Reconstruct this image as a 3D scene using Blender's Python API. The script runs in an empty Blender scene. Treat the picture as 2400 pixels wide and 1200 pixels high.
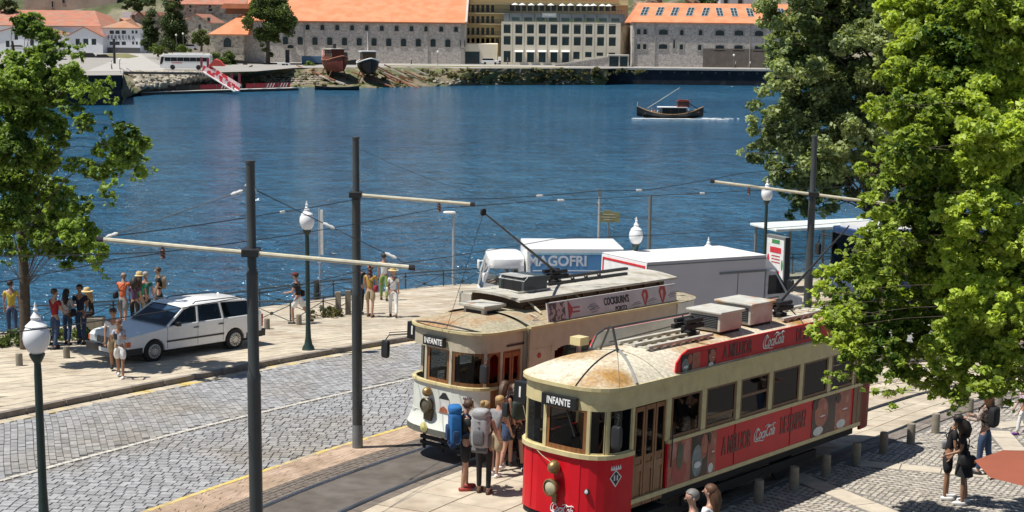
import bpy, bmesh, math, random
import numpy as np
from math import sin, cos, pi, radians, sqrt, atan2
from mathutils import Vector, Matrix, Euler
random.seed(11); rng = np.random.default_rng(7)
sc = bpy.context.scene
COL = sc.collection
# ------------------------------------------------------------------ camera
FPX = 3400.0; CAMZ = 15.0; PITCH = math.atan(540/3400); ROLL = .011
fwv = Vector((0, cos(PITCH), -sin(PITCH))); up0 = Vector((0, sin(PITCH), cos(PITCH))); ri0 = Vector((1, 0, 0))
riv = ri0*cos(ROLL) + up0*sin(ROLL); upv = up0*cos(ROLL) - ri0*sin(ROLL)
CAM = Vector((0, 0, CAMZ))
cd = bpy.data.cameras.new('camera'); cam = bpy.data.objects.new('camera', cd); COL.objects.link(cam)
cd.sensor_width = 36; cd.lens = 36*FPX/2400; cd.clip_start = .5; cd.clip_end = 5000
m3 = Matrix((riv, upv, -fwv)).transposed()
cam.matrix_world = Matrix.Translation(CAM) @ m3.to_4x4()
sc.camera = cam
# ------------------------------------------------------------------ light
SUN_EL = 66; sun_to = Vector((-cos(radians(SUN_EL)), -.095, sin(radians(SUN_EL)))).normalized()
w = bpy.data.worlds.new('World'); sc.world = w; w.use_nodes = True
nt = w.node_tree; nt.nodes.clear()
sky = nt.nodes.new('ShaderNodeTexSky'); sky.sky_type = 'NISHITA'; sky.sun_disc = False
sky.sun_elevation = radians(SUN_EL); sky.sun_rotation = math.atan2(sun_to.x, sun_to.y); sky.altitude = 50
sky.air_density = 1.0; sky.dust_density = .6; sky.ozone_density = 2.0
bg = nt.nodes.new('ShaderNodeBackground'); bg.inputs[1].default_value = .06
wo = nt.nodes.new('ShaderNodeOutputWorld'); nt.links.new(sky.outputs[0], bg.inputs[0]); nt.links.new(bg.outputs[0], wo.inputs[0])
sl = bpy.data.lights.new('sun', 'SUN'); sl.energy = 5.0; sl.angle = radians(.5); sl.color = (1, .955, .88)
so = bpy.data.objects.new('sun', sl); COL.objects.link(so); so.rotation_euler = sun_to.to_track_quat('Z', 'Y').to_euler(); so.location = (0, 0, 60)
sc.view_settings.view_transform = 'Standard'; sc.view_settings.look = 'None'; sc.view_settings.exposure = 0.25
sc.view_settings.gamma = 1; sc.view_settings.use_curve_mapping = False
sc.render.engine = 'CYCLES'
try:
    sc.cycles.max_bounces = 6; sc.cycles.transparent_max_bounces = 10
except Exception: pass
TMP = bpy.data.scenes.new('bench')
def bake(o):
    """evaluated mesh of a temporary object, worked out in a scratch scene so that it stays fast"""
    TMP.collection.objects.link(o); vl = TMP.view_layers[0]; vl.update(); dg = vl.depsgraph
    me = bpy.data.meshes.new_from_object(o.evaluated_get(dg)); d = o.data; bpy.data.objects.remove(o)
    (bpy.data.curves if isinstance(d, bpy.types.Curve) else bpy.data.meshes).remove(d); return me
# ------------------------------------------------------------------ places
K = .0549; H0 = 7.3; WZ = 1.4; PZ = 5.25
def gz(y): return CAMZ - H0 - K*y
def ray(px, py): return fwv + riv*((px-1200)/FPX) + upv*((600-py)/FPX)
def G(px, py, dz=0):
    d = ray(px, py); t = (-H0+dz)/(d.z + K*d.y); return CAM + d*t
def ZP(px, py, z):
    d = ray(px, py); return CAM + d*((z-CAMZ)/d.z)
def AT(px, py, Y):
    d = ray(px, py); return CAM + d*(Y/d.y)
# ------------------------------------------------------------------ materials
def S(r, g, b):
    f = lambda c: (c/255/12.92) if c/255 <= .04045 else ((c/255+.055)/1.055)**2.4
    return (f(r), f(g), f(b), 1)
MATS = {}
def mat(name, rgb=None, rough=.6, metal=0., var=.12, scale=6., bump=0., bscale=30., rgb2=None, thr=(.45, .6), sc2=3., emit=None, island=0., spec=.5, stretch=None, coat=0., objrand=0.):
    if name in MATS: return MATS[name]
    m = bpy.data.materials.new(name); m.use_nodes = True; n = m.node_tree.nodes; L = m.node_tree.links
    b = n['Principled BSDF']; b.inputs['Roughness'].default_value = rough; b.inputs['Metallic'].default_value = metal
    b.inputs['Specular IOR Level'].default_value = spec
    if coat: b.inputs['Coat Weight'].default_value = coat; b.inputs['Coat Roughness'].default_value = .08
    tc = n.new('ShaderNodeTexCoord'); src = tc.outputs['Object']
    if stretch:
        mp = n.new('ShaderNodeMapping'); mp.inputs['Scale'].default_value = stretch; L.new(src, mp.inputs[0]); src = mp.outputs[0]
    no = n.new('ShaderNodeTexNoise'); no.inputs['Scale'].default_value = scale; no.inputs['Detail'].default_value = 5; L.new(src, no.inputs['Vector'])
    hs = n.new('ShaderNodeMapRange'); hs.inputs['From Min'].default_value = .3; hs.inputs['From Max'].default_value = .7
    hs.inputs['To Min'].default_value = 1-var; hs.inputs['To Max'].default_value = 1+var; L.new(no.outputs['Fac'], hs.inputs['Value'])
    col = n.new('ShaderNodeRGB'); col.outputs[0].default_value = tuple(rgb[:3])+(1,); cs = col.outputs[0]
    if rgb2:
        n2 = n.new('ShaderNodeTexNoise'); n2.inputs['Scale'].default_value = sc2; n2.inputs['Detail'].default_value = 6; L.new(src, n2.inputs['Vector'])
        r2 = n.new('ShaderNodeMapRange'); r2.inputs['From Min'].default_value = thr[0]; r2.inputs['From Max'].default_value = thr[1]; L.new(n2.outputs['Fac'], r2.inputs['Value'])
        mx = n.new('ShaderNodeMixRGB'); L.new(r2.outputs[0], mx.inputs[0]); L.new(cs, mx.inputs[1]); mx.inputs[2].default_value = tuple(rgb2[:3])+(1,); cs = mx.outputs[0]
    v = n.new('ShaderNodeVectorMath'); v.operation = 'SCALE'; L.new(cs, v.inputs[0]); L.new(hs.outputs[0], v.inputs['Scale'])
    out = v.outputs[0]
    if island or objrand:
        g = n.new('ShaderNodeNewGeometry') if island else n.new('ShaderNodeObjectInfo')
        rs = g.outputs['Random Per Island'] if island else g.outputs['Random']
        q = island or objrand
        r3 = n.new('ShaderNodeMapRange'); r3.inputs['To Min'].default_value = 1-q; r3.inputs['To Max'].default_value = 1+q; L.new(rs, r3.inputs['Value'])
        v2 = n.new('ShaderNodeVectorMath'); v2.operation = 'SCALE'; L.new(out, v2.inputs[0]); L.new(r3.outputs[0], v2.inputs['Scale']); out = v2.outputs[0]
    L.new(out, b.inputs['Base Color'])
    if bump:
        n3 = n.new('ShaderNodeTexNoise'); n3.inputs['Scale'].default_value = bscale; n3.inputs['Detail'].default_value = 6; L.new(src, n3.inputs['Vector'])
        bp = n.new('ShaderNodeBump'); bp.inputs['Strength'].default_value = bump; bp.inputs['Distance'].default_value = .02; L.new(n3.outputs['Fac'], bp.inputs['Height']); L.new(bp.outputs[0], b.inputs['Normal'])
    if emit:
        b.inputs['Emission Color'].default_value = tuple(rgb[:3])+(1,); b.inputs['Emission Strength'].default_value = emit
    MATS[name] = m; return m
def glass(name, tint=(.55, .6, .6), refl=1.5, rough=.03):
    if name in MATS: return MATS[name]
    m = bpy.data.materials.new(name); m.use_nodes = True; n = m.node_tree.nodes; L = m.node_tree.links; n.clear()
    o = n.new('ShaderNodeOutputMaterial'); mx = n.new('ShaderNodeMixShader'); t = n.new('ShaderNodeBsdfTransparent'); gl = n.new('ShaderNodeBsdfGlossy')
    fr = n.new('ShaderNodeFresnel'); fr.inputs[0].default_value = refl; t.inputs[0].default_value = tuple(tint)+(1,); gl.inputs['Roughness'].default_value = rough
    L.new(fr.outputs[0], mx.inputs[0]); L.new(t.outputs[0], mx.inputs[1]); L.new(gl.outputs[0], mx.inputs[2]); L.new(mx.outputs[0], o.inputs[0])
    MATS[name] = m; return m
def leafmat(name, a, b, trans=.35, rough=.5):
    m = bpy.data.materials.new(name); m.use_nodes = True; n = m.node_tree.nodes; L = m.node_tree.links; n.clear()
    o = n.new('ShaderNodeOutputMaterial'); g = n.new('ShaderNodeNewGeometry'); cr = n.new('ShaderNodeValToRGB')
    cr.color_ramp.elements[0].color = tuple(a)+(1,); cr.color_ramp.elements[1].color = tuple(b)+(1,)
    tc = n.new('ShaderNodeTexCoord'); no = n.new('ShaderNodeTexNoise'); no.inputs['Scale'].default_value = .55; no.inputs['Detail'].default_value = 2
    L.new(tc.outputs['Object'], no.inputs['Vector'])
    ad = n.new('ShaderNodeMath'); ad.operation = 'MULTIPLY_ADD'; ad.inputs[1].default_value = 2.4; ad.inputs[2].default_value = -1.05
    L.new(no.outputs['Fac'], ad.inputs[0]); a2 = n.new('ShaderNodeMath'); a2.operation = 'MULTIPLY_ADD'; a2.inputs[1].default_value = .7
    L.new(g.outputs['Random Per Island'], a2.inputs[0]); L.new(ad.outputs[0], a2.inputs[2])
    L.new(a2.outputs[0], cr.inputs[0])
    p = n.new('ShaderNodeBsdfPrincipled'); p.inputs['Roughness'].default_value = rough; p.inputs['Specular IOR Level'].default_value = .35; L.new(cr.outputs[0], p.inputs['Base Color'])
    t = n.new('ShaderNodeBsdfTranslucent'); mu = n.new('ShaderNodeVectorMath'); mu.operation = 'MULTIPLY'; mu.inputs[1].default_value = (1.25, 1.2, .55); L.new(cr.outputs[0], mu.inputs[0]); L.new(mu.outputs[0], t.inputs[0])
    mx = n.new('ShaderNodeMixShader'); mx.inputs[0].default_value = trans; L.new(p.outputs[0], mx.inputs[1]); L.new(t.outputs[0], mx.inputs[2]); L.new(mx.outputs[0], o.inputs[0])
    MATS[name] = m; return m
# ------------------------------------------------------------------ mesh builder
class MB:
    def __init__(s): s.v = []; s.f = []; s.mi = []; s.T = None
    def add(s, vs, fs, m=0):
        b = len(s.v)
        if s.T is not None: vs = [s.T @ Vector(p) for p in vs]
        s.v += [tuple(p) for p in vs]; s.f += [tuple(b+i for i in f) for f in fs]; s.mi += [m]*len(fs); return s
    def box(s, x0, x1, y0, y1, z0, z1, m=0):
        return s.add([(x0,y0,z0),(x1,y0,z0),(x1,y1,z0),(x0,y1,z0),(x0,y0,z1),(x1,y0,z1),(x1,y1,z1),(x0,y1,z1)],
                     [(0,3,2,1),(4,5,6,7),(0,1,5,4),(1,2,6,5),(2,3,7,6),(3,0,4,7)], m)
    def bar(s, a, b, w, h=None, m=0, up=(0,0,1)):
        h = h or w; a = Vector(a); b = Vector(b); d = (b-a).normalized(); u = Vector(up)
        if abs(d.dot(u)) > .98: u = Vector((1,0,0))
        r = d.cross(u).normalized()*(w/2); u = r.cross(d).normalized()*(h/2)
        return s.add([a-r-u,a+r-u,a+r+u,a-r+u,b-r-u,b+r-u,b+r+u,b-r+u], [(0,1,2,3),(4,7,6,5),(0,4,5,1),(1,5,6,2),(2,6,7,3),(3,7,4,0)], m)
    def tube(s, pts, r, n=8, m=0, cap=True):
        pts = [Vector(p) for p in pts]; rs = r if isinstance(r, (list, tuple)) else [r]*len(pts)
        vs = []; u = None
        for i, p in enumerate(pts):
            d = (pts[min(i+1, len(pts)-1)]-pts[max(i-1, 0)]).normalized()
            if u is None:
                u = d.cross(Vector((0,0,1)) if abs(d.z) < .9 else Vector((1,0,0))).normalized()
            u = (u - d*u.dot(d)).normalized(); v = d.cross(u)
            for k in range(n):
                a = 2*pi*k/n; vs.append(p+(u*cos(a)+v*sin(a))*rs[i])
        fs = [(i*n+k, i*n+(k+1)%n, (i+1)*n+(k+1)%n, (i+1)*n+k) for i in range(len(pts)-1) for k in range(n)]
        if cap: fs += [tuple(range(n))[::-1], tuple((len(pts)-1)*n+k for k in range(n))]
        return s.add(vs, fs, m)
    def lathe(s, prof, n=16, c=(0,0,0), m=0, axis='z'):
        vs = []
        for r, z in prof:
            for k in range(n):
                a = 2*pi*k/n; q = (r*cos(a), r*sin(a), z)
                if axis == 'x': q = (q[2], q[0], q[1])
                if axis == 'y': q = (q[0], q[2], q[1])
                vs.append((q[0]+c[0], q[1]+c[1], q[2]+c[2]))
        fs = [(i*n+k, i*n+(k+1)%n, (i+1)*n+(k+1)%n, (i+1)*n+k) for i in range(len(prof)-1) for k in range(n)]
        fs += [tuple(range(n))[::-1], tuple((len(prof)-1)*n+k for k in range(n))]
        return s.add(vs, fs, m)
    def prism(s, pts, z0, z1, m=0, ax='z'):
        n = len(pts); f = {'z': lambda p, z: (p[0], p[1], z), 'y': lambda p, z: (p[0], z, p[1]), 'x': lambda p, z: (z, p[0], p[1])}[ax]
        return s.add([f(p, z0) for p in pts]+[f(p, z1) for p in pts], [tuple(range(n))[::-1], tuple(range(n, 2*n))]+[(i, (i+1)%n, n+(i+1)%n, n+i) for i in range(n)], m)
    def sup(s, c, r, e=.5, n=14, k=9, m=0, R=None):   # superellipsoid
        vs = []; P = lambda x, q: math.copysign(abs(x)**q, x)
        for i in range(k+1):
            a = -pi/2+pi*i/k
            for j in range(n):
                b = 2*pi*j/n
                q = Vector((r[0]*P(cos(a), e)*P(cos(b), e), r[1]*P(cos(a), e)*P(sin(b), e), r[2]*P(sin(a), e)))
                if R is not None: q = R @ q
                vs.append(q+Vector(c))
        return s.add(vs, [(i*n+j, i*n+(j+1)%n, (i+1)*n+(j+1)%n, (i+1)*n+j) for i in range(k) for j in range(n)], m)
    def grid(s, rows, m=0):
        w = len(rows[0]); vs = [p for r in rows for p in r]
        return s.add(vs, [(i*w+j, i*w+j+1, (i+1)*w+j+1, (i+1)*w+j) for i in range(len(rows)-1) for j in range(w-1)], m)
    def mesh(s, name, mats, smooth=False):
        me = bpy.data.meshes.new(name); me.from_pydata(s.v, [], s.f)
        for m in (mats if isinstance(mats, (list, tuple)) else [mats]): me.materials.append(m)
        me.polygons.foreach_set('material_index', s.mi)
        bm = bmesh.new(); bm.from_mesh(me); bmesh.ops.recalc_face_normals(bm, faces=bm.faces); bm.to_mesh(me); bm.free()
        if smooth:
            me.polygons.foreach_set('use_smooth', [True]*len(me.polygons))
            try: me.set_sharp_from_angle(angle=radians(38))
            except Exception: pass
        return me
    def build(s, name, mats, parent=None, smooth=False, **kw):
        return link(name, s.mesh(name, mats, smooth), parent, **kw)
def link(name, me, parent=None, label=None, cat=None, group=None, kind=None, loc=None, bevel=0):
    o = bpy.data.objects.new(name, me); COL.objects.link(o)
    if parent: o.parent = parent
    if loc: o.location = loc
    tag(o, label, cat, group, kind)
    if bevel:
        b = o.modifiers.new('bevel', 'BEVEL'); b.width = bevel; b.segments = 2; b.limit_method = 'ANGLE'; b.angle_limit = radians(40)
    return o
def tag(o, label=None, cat=None, group=None, kind=None):
    if label: o['label'] = label
    if cat:
        o['category'] = cat; o['kind'] = 'thing'
    if group: o['group'] = group
    if kind: o['kind'] = kind
    return o
def thing(name, label, cat, loc=(0,0,0), rz=0, group=None, ry=0):
    o = bpy.data.objects.new(name, None); COL.objects.link(o); o.location = loc; o.rotation_euler = (0, ry, rz); o.empty_display_size = .2
    return tag(o, label, cat, group)
def clone(o, loc=None, rz=None, label=None, parent=None):
    c = o.copy(); COL.objects.link(c)
    if parent: c.parent = parent
    if loc is not None: c.location = loc
    if rz is not None: c.rotation_euler = (c.rotation_euler[0], c.rotation_euler[1], rz)
    if label: c['label'] = label
    for ch in list(o.children): clone(ch, parent=c)
    return c
def text(s, size, m, parent, M, name='lettering', ext=.003, sx=1., shear=0., off=0., align='CENTER'):
    cu = bpy.data.curves.new('txt', 'FONT'); cu.body = s; cu.size = size; cu.extrude = ext; cu.shear = shear; cu.offset = off; cu.align_x = align; cu.align_y = 'CENTER'; cu.resolution_u = 3
    t = bpy.data.objects.new('txt', cu); me = bake(t)
    me.name = name; me.transform(M @ Matrix.Diagonal((sx, 1, 1, 1))); me.materials.clear(); me.materials.append(m)
    return link(name, me, parent)
def frame(o, x, y):   # matrix with given x (reading direction) and y (up) axes
    x = Vector(x).normalized(); y = Vector(y).normalized(); z = x.cross(y).normalized(); y = z.cross(x)
    return Matrix.Translation(Vector(o)) @ Matrix((x, y, z)).transposed().to_4x4()
def smooth_line(P, n=8):
    P = [Vector(p) for p in P]; out = []
    for i in range(len(P)-1):
        p0 = P[max(i-1, 0)]; p1 = P[i]; p2 = P[i+1]; p3 = P[min(i+2, len(P)-1)]
        for k in range(n):
            t = k/n; out.append(.5*((2*p1)+(p2-p0)*t+(2*p0-5*p1+4*p2-p3)*t*t+(3*p1-p0-3*p2+p3)*t**3))
    out.append(P[-1]); return out
# ================================================================== materials
M_granite = mat('granite_slab', (.50,.435,.335), .75, var=.16, scale=3, bump=.3, bscale=60, objrand=.11, rgb2=(.36,.28,.20), thr=(.5,.75), sc2=.9)
M_granite_i = mat('granite_paving', (.49,.43,.335), .75, var=.14, scale=3, bump=.3, bscale=60, island=.12, rgb2=(.38,.29,.2), thr=(.5,.75), sc2=.9)
M_kerb = mat('kerb_stone', (.20,.17,.145), .8, var=.25, scale=5, bump=.4, objrand=.15)
M_sett = mat('sett', (.305,.305,.31), .7, var=.2, scale=7, bump=.4, bscale=50, island=.19, rgb2=(.27,.25,.22), sc2=.4, thr=(.45,.7))
M_settl = mat('sett_single', (.305,.305,.31), .7, var=.2, scale=7, bump=.4, bscale=50, objrand=.18)
M_joint = mat('joint_earth', (.17,.16,.15), .95, var=.3, scale=20, bump=.3)
M_terra = mat('terracotta_paving', (.36,.26,.18), .85, var=.18, scale=4, bump=.3, rgb2=(.46,.34,.25), sc2=1.6, island=.07)
M_asph = mat('dark_asphalt', (.105,.090,.075), .9, var=.22, scale=3, bump=.4, bscale=80, rgb2=(.125,.11,.095), sc2=.8)
M_brick = mat('dark_brick', (.17,.14,.115), .85, var=.2, scale=9, bump=.3, island=.25)
M_plaza = mat('limestone_sett', (.42,.38,.32), .75, var=.15, scale=9, bump=.3, island=.22)
M_band = mat('pale_band_stone', (.50,.44,.35), .75, var=.12, scale=4, bump=.2, objrand=.07)
M_yline = mat('worn_yellow_paint', (.62,.46,.12), .7, var=.25, scale=8, rgb2=(.40,.33,.24), thr=(.45,.6), sc2=3)
M_wline = mat('white_line_sett', (.55,.52,.46), .7, var=.2, scale=7, island=.15)
M_rail = mat('rail_steel', (.22,.24,.28), .28, .9, var=.2)
M_raild = mat('rail_groove', (.03,.028,.026), .8)
M_pole = mat('pole_paint', (.052,.058,.058), .45, var=.15, scale=3, bump=.08)
M_poleg = mat('pole_band_grey', (.16,.17,.17), .6, var=.1)
M_green = mat('lamp_green_iron', (.018,.042,.036), .4, var=.2)
M_arm = mat('arm_cream', (.60,.56,.42), .45, var=.15, scale=8)
M_wire = mat('wire_dark', (.02,.02,.02), .5)
M_ins = mat('insulator_white', (.7,.7,.68), .35)
M_iron = mat('rail_iron', (.05,.065,.07), .5, var=.2, scale=6)
M_globe = mat('globe_frosted', (.85,.86,.87), .12, var=.02, coat=.5)
M_bol = mat('bollard_granite', (.24,.215,.17), .85, var=.18, scale=8, bump=.4, objrand=.12)
M_white = mat('white_paint', (.82,.82,.81), .3, var=.04, coat=.3)
M_dkp = mat('dark_plastic', (.02,.021,.023), .45)
M_tyre = mat('tyre_rubber', (.018,.018,.018), .8)
M_alu = mat('wheel_silver', (.55,.55,.54), .35, .6)
M_red = mat('tram_red', (.62,.008,.018), .38, var=.08, scale=2, spec=.3)
M_cream = mat('tram_cream', (.62,.53,.28), .42, var=.1, scale=5, rgb2=(.48,.39,.2), thr=(.55,.75), sc2=3)
M_beige = mat('tram_beige', (.48,.43,.315), .45, var=.1, scale=4)
M_ivory = mat('tram_ivory', (.66,.68,.62), .35, var=.07, scale=3)
M_wood = mat('varnished_wood', (.25,.105,.035), .35, var=.3, scale=4, stretch=(6,6,1), coat=.2)
M_woodd = mat('dark_wood', (.16,.075,.028), .4, var=.3, scale=4, stretch=(6,6,1))
M_roofr = mat('rusty_canvas_roof', (.60,.55,.43), .85, var=.28, scale=16, bump=.4, bscale=14, rgb2=(.36,.20,.06), thr=(.47,.68), sc2=1.1)
M_roofo = mat('ochre_canvas_roof', (.37,.33,.23), .85, var=.25, scale=14, bump=.4, bscale=14, rgb2=(.36,.19,.08), thr=(.45,.62), sc2=1.0)
M_deck = mat('roof_deck_grey', (.48,.46,.40), .8, var=.14, scale=5, rgb2=(.33,.29,.22), thr=(.5,.7), sc2=1.6)
M_under = mat('underframe_black', (.012,.012,.013), .75)
M_brass = mat('aged_brass', (.30,.20,.09), .4, .6, var=.25)
M_lens = mat('lamp_lens', (.50,.45,.30), .12, var=.1)
M_sign = mat('sign_black', (.012,.013,.014), .4)
M_let = mat('lettering_white', (.78,.78,.76), .5)
M_letb = mat('lettering_black', (.02,.015,.015), .5)
M_letd = mat('lettering_dark_red', (.12,.004,.012), .4)
M_skinl = mat('skin_light', (.44,.25,.175), .5, var=.06)
M_skint = mat('skin_tan', (.33,.17,.10), .5, var=.06)
M_int = mat('tram_interior', (.05,.03,.018), .6)
M_glassd = glass('tram_glass', (.30,.32,.32), 1.38)
M_glassc = glass('clear_glass', (.8,.86,.86), 1.4)
M_glassw = mat('far_window_glass', (.028,.055,.062), .12, var=.3, scale=.4)
M_glassk = mat('car_window_dark', (.012,.016,.02), .06, var=.1)
M_bark = mat('bark', (.085,.065,.048), .9, var=.3, scale=8, bump=.8, bscale=14)
M_stone = mat('grey_rubble_wall', (.56,.51,.46), .9, var=.22, scale=.9, bump=.6, bscale=3, rgb2=(.33,.29,.27), thr=(.46,.66), sc2=2.2, stretch=(1,1,1.7))
M_stone2 = mat('dressed_stone', (.37,.345,.31), .9, var=.1, scale=.6)
M_stoneb = mat('buff_stone_wall', (.52,.46,.37), .9, var=.22, scale=.5, rgb2=(.22,.19,.15), thr=(.5,.64), sc2=.9, stretch=(1,1,1.6))
M_otile = mat('orange_tile', (.66,.265,.135), .85, var=.09, scale=.5, bump=.5, bscale=4, rgb2=(.60,.22,.10), sc2=.35)
M_rtile = mat('red_tile', (.42,.165,.105), .85, var=.15, scale=.5, rgb2=(.34,.20,.14), thr=(.45,.65), sc2=.3)
M_wwall = mat('white_render', (.84,.86,.89), .85, var=.06, scale=.3)
M_hotel = mat('hotel_render', (.76,.69,.55), .85, var=.08, scale=.3)
M_yel = mat('balcony_yellow', (.58,.50,.30), .8, var=.06)
M_dark = mat('dark_frame', (.022,.026,.03), .5)
M_quay = mat('quay_wall_dark', (.016,.020,.028), .9, var=.35, scale=.4, bump=.6, bscale=2, rgb2=(.045,.047,.047), thr=(.55,.7), sc2=.5, stretch=(1,1,2))
M_conc = mat('pale_concrete', (.50,.47,.42), .85, var=.08, scale=.3)
M_road2 = mat('far_road', (.31,.295,.27), .9, var=.1, scale=.15)
M_grass = mat('rough_grass', (.14,.15,.05), .95, var=.3, scale=.6, rgb2=(.24,.19,.10), sc2=.25, bump=1, bscale=2)
M_bank = mat('muddy_bank', (.20,.165,.11), .95, var=.3, scale=.5, rgb2=(.10,.115,.045), thr=(.44,.58), sc2=.3, bump=1, bscale=1.5)
M_rock = mat('boulder', (.36,.32,.25), .9, var=.2, scale=1.2, objrand=.25, bump=.5, bscale=3)
M_rocki = mat('boulder_mass', (.30,.27,.21), .9, var=.2, scale=1.2, island=.4)
M_rust = mat('rusty_beam', (.25,.10,.055), .8, var=.25, scale=1)
M_hull = mat('hull_black', (.014,.013,.013), .4)
M_hullr = mat('hull_red_brown', (.20,.045,.03), .6, var=.2, scale=1)
M_cloth_w = mat('canvas_white', (.76,.75,.72), .8)
# ================================================================== water
def water():
    m = bpy.data.materials.new('river_water'); m.use_nodes = True; n = m.node_tree.nodes; L = m.node_tree.links
    b = n['Principled BSDF']; b.inputs['Roughness'].default_value = .10; b.inputs['IOR'].default_value = 1.33; b.inputs['Specular IOR Level'].default_value = .5
    tc = n.new('ShaderNodeTexCoord')
    big = n.new('ShaderNodeTexNoise'); mp0 = n.new('ShaderNodeMapping'); mp0.inputs['Scale'].default_value = (.012,.03,1); L.new(tc.outputs['Object'], mp0.inputs[0]); L.new(mp0.outputs[0], big.inputs['Vector']); big.inputs['Scale'].default_value = 1; big.inputs['Detail'].default_value = 4
    cr = n.new('ShaderNodeValToRGB'); cr.color_ramp.elements[0].position = .35; cr.color_ramp.elements[1].position = .7
    cr.color_ramp.elements[0].color = (.013,.080,.158,1); cr.color_ramp.elements[1].color = (.026,.115,.205,1); L.new(big.outputs['Fac'], cr.inputs[0]); L.new(cr.outputs[0], b.inputs['Base Color'])
    hs = []
    for sc_, sx, sy, wt in ((1., .9, 1.3, 1.0), (1., 2.3, 3.2, .42), (1., .3, .5, .9)):
        mp = n.new('ShaderNodeMapping'); mp.inputs['Scale'].default_value = (sx, sy, 1); mp.inputs['Rotation'].default_value = (0, 0, radians(-8)); L.new(tc.outputs['Object'], mp.inputs[0])
        no = n.new('ShaderNodeTexNoise'); no.inputs['Scale'].default_value = sc_; no.inputs['Detail'].default_value = 3; L.new(mp.outputs[0], no.inputs['Vector'])
        mu = n.new('ShaderNodeMath'); mu.operation = 'MULTIPLY'; mu.inputs[1].default_value = wt; L.new(no.outputs['Fac'], mu.inputs[0]); hs.append(mu)
    a = n.new('ShaderNodeMath'); L.new(hs[0].outputs[0], a.inputs[0]); L.new(hs[1].outputs[0], a.inputs[1])
    a2 = n.new('ShaderNodeMath'); L.new(a.outputs[0], a2.inputs[0]); L.new(hs[2].outputs[0], a2.inputs[1])
    cr2 = n.new('ShaderNodeMapRange'); cr2.inputs['From Min'].default_value = .95; cr2.inputs['From Max'].default_value = 1.38; cr2.inputs['To Min'].default_value = .68; cr2.inputs['To Max'].default_value = 1.38; L.new(a2.outputs[0], cr2.inputs['Value'])
    vs = n.new('ShaderNodeVectorMath'); vs.operation = 'SCALE'; L.new(cr.outputs[0], vs.inputs[0]); L.new(cr2.outputs[0], vs.inputs['Scale']); L.new(vs.outputs[0], b.inputs['Base Color'])  # ripple light painted into the base colour: crests lighter, troughs darker
    bp = n.new('ShaderNodeBump'); bp.inputs['Strength'].default_value = 1; bp.inputs['Distance'].default_value = .8; L.new(a2.outputs[0], bp.inputs['Height']); L.new(bp.outputs[0], b.inputs['Normal'])
    return m
M_water = water()
wb = MB(); wb.add([(-900,-40,WZ),(900,-40,WZ),(900,395,WZ),(-900,395,WZ)], [(0,1,2,3)]); wb.build('water', M_water, kind='structure')
# ================================================================== near ground (one sloping shelf above the river)
def drape(pts, dz): return [(p[0], p[1], gz(p[1])+dz) for p in pts]
def strip(name, A, B, dz, m, th=0, parent=None, kind=None, label=None):
    if len(A) != len(B): A = resample(A, 160); B = resample(B, 160)
    A = [Vector(a[:2]) for a in A]; B = [Vector(b[:2]) for b in B]; mb = MB()
    mb.grid([drape(A, dz), drape(B, dz)])
    if th: mb.grid([drape(A, dz), drape(A, dz-th)]); mb.grid([drape(B, dz), drape(B, dz-th)])
    return mb.build(name, m, parent, kind=kind)
def g2(px, py): p = G(px, py); return (p.x, p.y)
EDGE = [(-90,-3),(-60,22),(-30,36.5),(-17.5,43.2),(-13,46.6),(-9.6,49.6),(-6.6,53.2),(-3.7,56.5),(-1.2,58.2),(5,60.6),(14.8,63.9),(30,68),(60,74),(110,80)]
gb = MB(); n = len(EDGE)
top = [(x, y, gz(y)-.03) for x, y in EDGE]; back = [(x, -30, gz(-30)-.03) for x, y in EDGE]
gb.grid([back, top]); gb.build('ground', M_joint, kind='structure')
qb = MB(); qb.grid([[(x, y+.02, gz(y)+.10) for x, y in EDGE], [(x, y+.9, WZ-2) for x, y in EDGE]]); 
cop = qb.build('quay_wall', M_quay, kind='structure')
# reference lines (plan)
HD = radians(50); ux, uy = cos(HD), sin(HD); nx, ny = -sin(HD), cos(HD)
def T1(s, y): return (.5+s*ux+y*nx, 29.4+s*uy+y*ny)
def T2(s, y): return (3.9+s*ux+y*nx, 25.5+s*uy+y*ny)
KERB = smooth_line([Vector((*p, 0)) for p in [(-33,-6),(-22,14.5),(-16.4,24.9),(-11.74,32.35),(-7.25,38.89),(-3.15,44.08),(1.2,48.2),(7,51.6),(16,55),(30,59),(60,65)]], 10)
WHITE = smooth_line([Vector((*p, 0)) for p in [(-28,-8),(-19,10),(-13.6,20.3),(-9.84,26.97),(-6.18,33.06),(-1.6,39.2),(3.2,44),(9,47.6),(18,51),(32,55),(62,61)]], 10)
YEL = smooth_line([Vector((*p, 0)) for p in [(-23,-10),(-14,8),(-9.2,19.2),(-5.24,27.04),(-2.31,31.89),(1.3,36.7),(6,40.9),(12,44),(20,47),(34,51),(64,57)]], 10)
L1o = smooth_line([Vector((*p, 0)) for p in [(-20,-9.5),(-12,5.5),(-7.6,17.2),(-4.48,25.27),(-1.61,30.32),(1.05,33.75),(4.2,37.5),(8.5,41.2),(14,43.9),(24,46.5),(40,49)]], 10)
def offs(P, d):
    out = []
    for i, p in enumerate(P):
        t = (P[min(i+1, len(P)-1)]-P[max(i-1, 0)]).normalized(); out.append(Vector((p.x+t.y*d, p.y-t.x*d, 0)))
    return out
L1i = offs(L1o, 1.435); BRK = offs(L1o, -.62); L1k = offs(L1o, 1.75)
L2n = smooth_line([Vector((*p, 0)) for p in [(-11,4),(-7,11.5),(.6,21.6),(4.4,27),(8.57,31.87),(10.11,33.8),(12.6,36.4),(17,39.4),(24,42),(40,45)]], 10)
L2f = offs(L2n, -1.435)
RK = offs(L2n, .42)
PLAN_MAX_Y = 80
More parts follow.
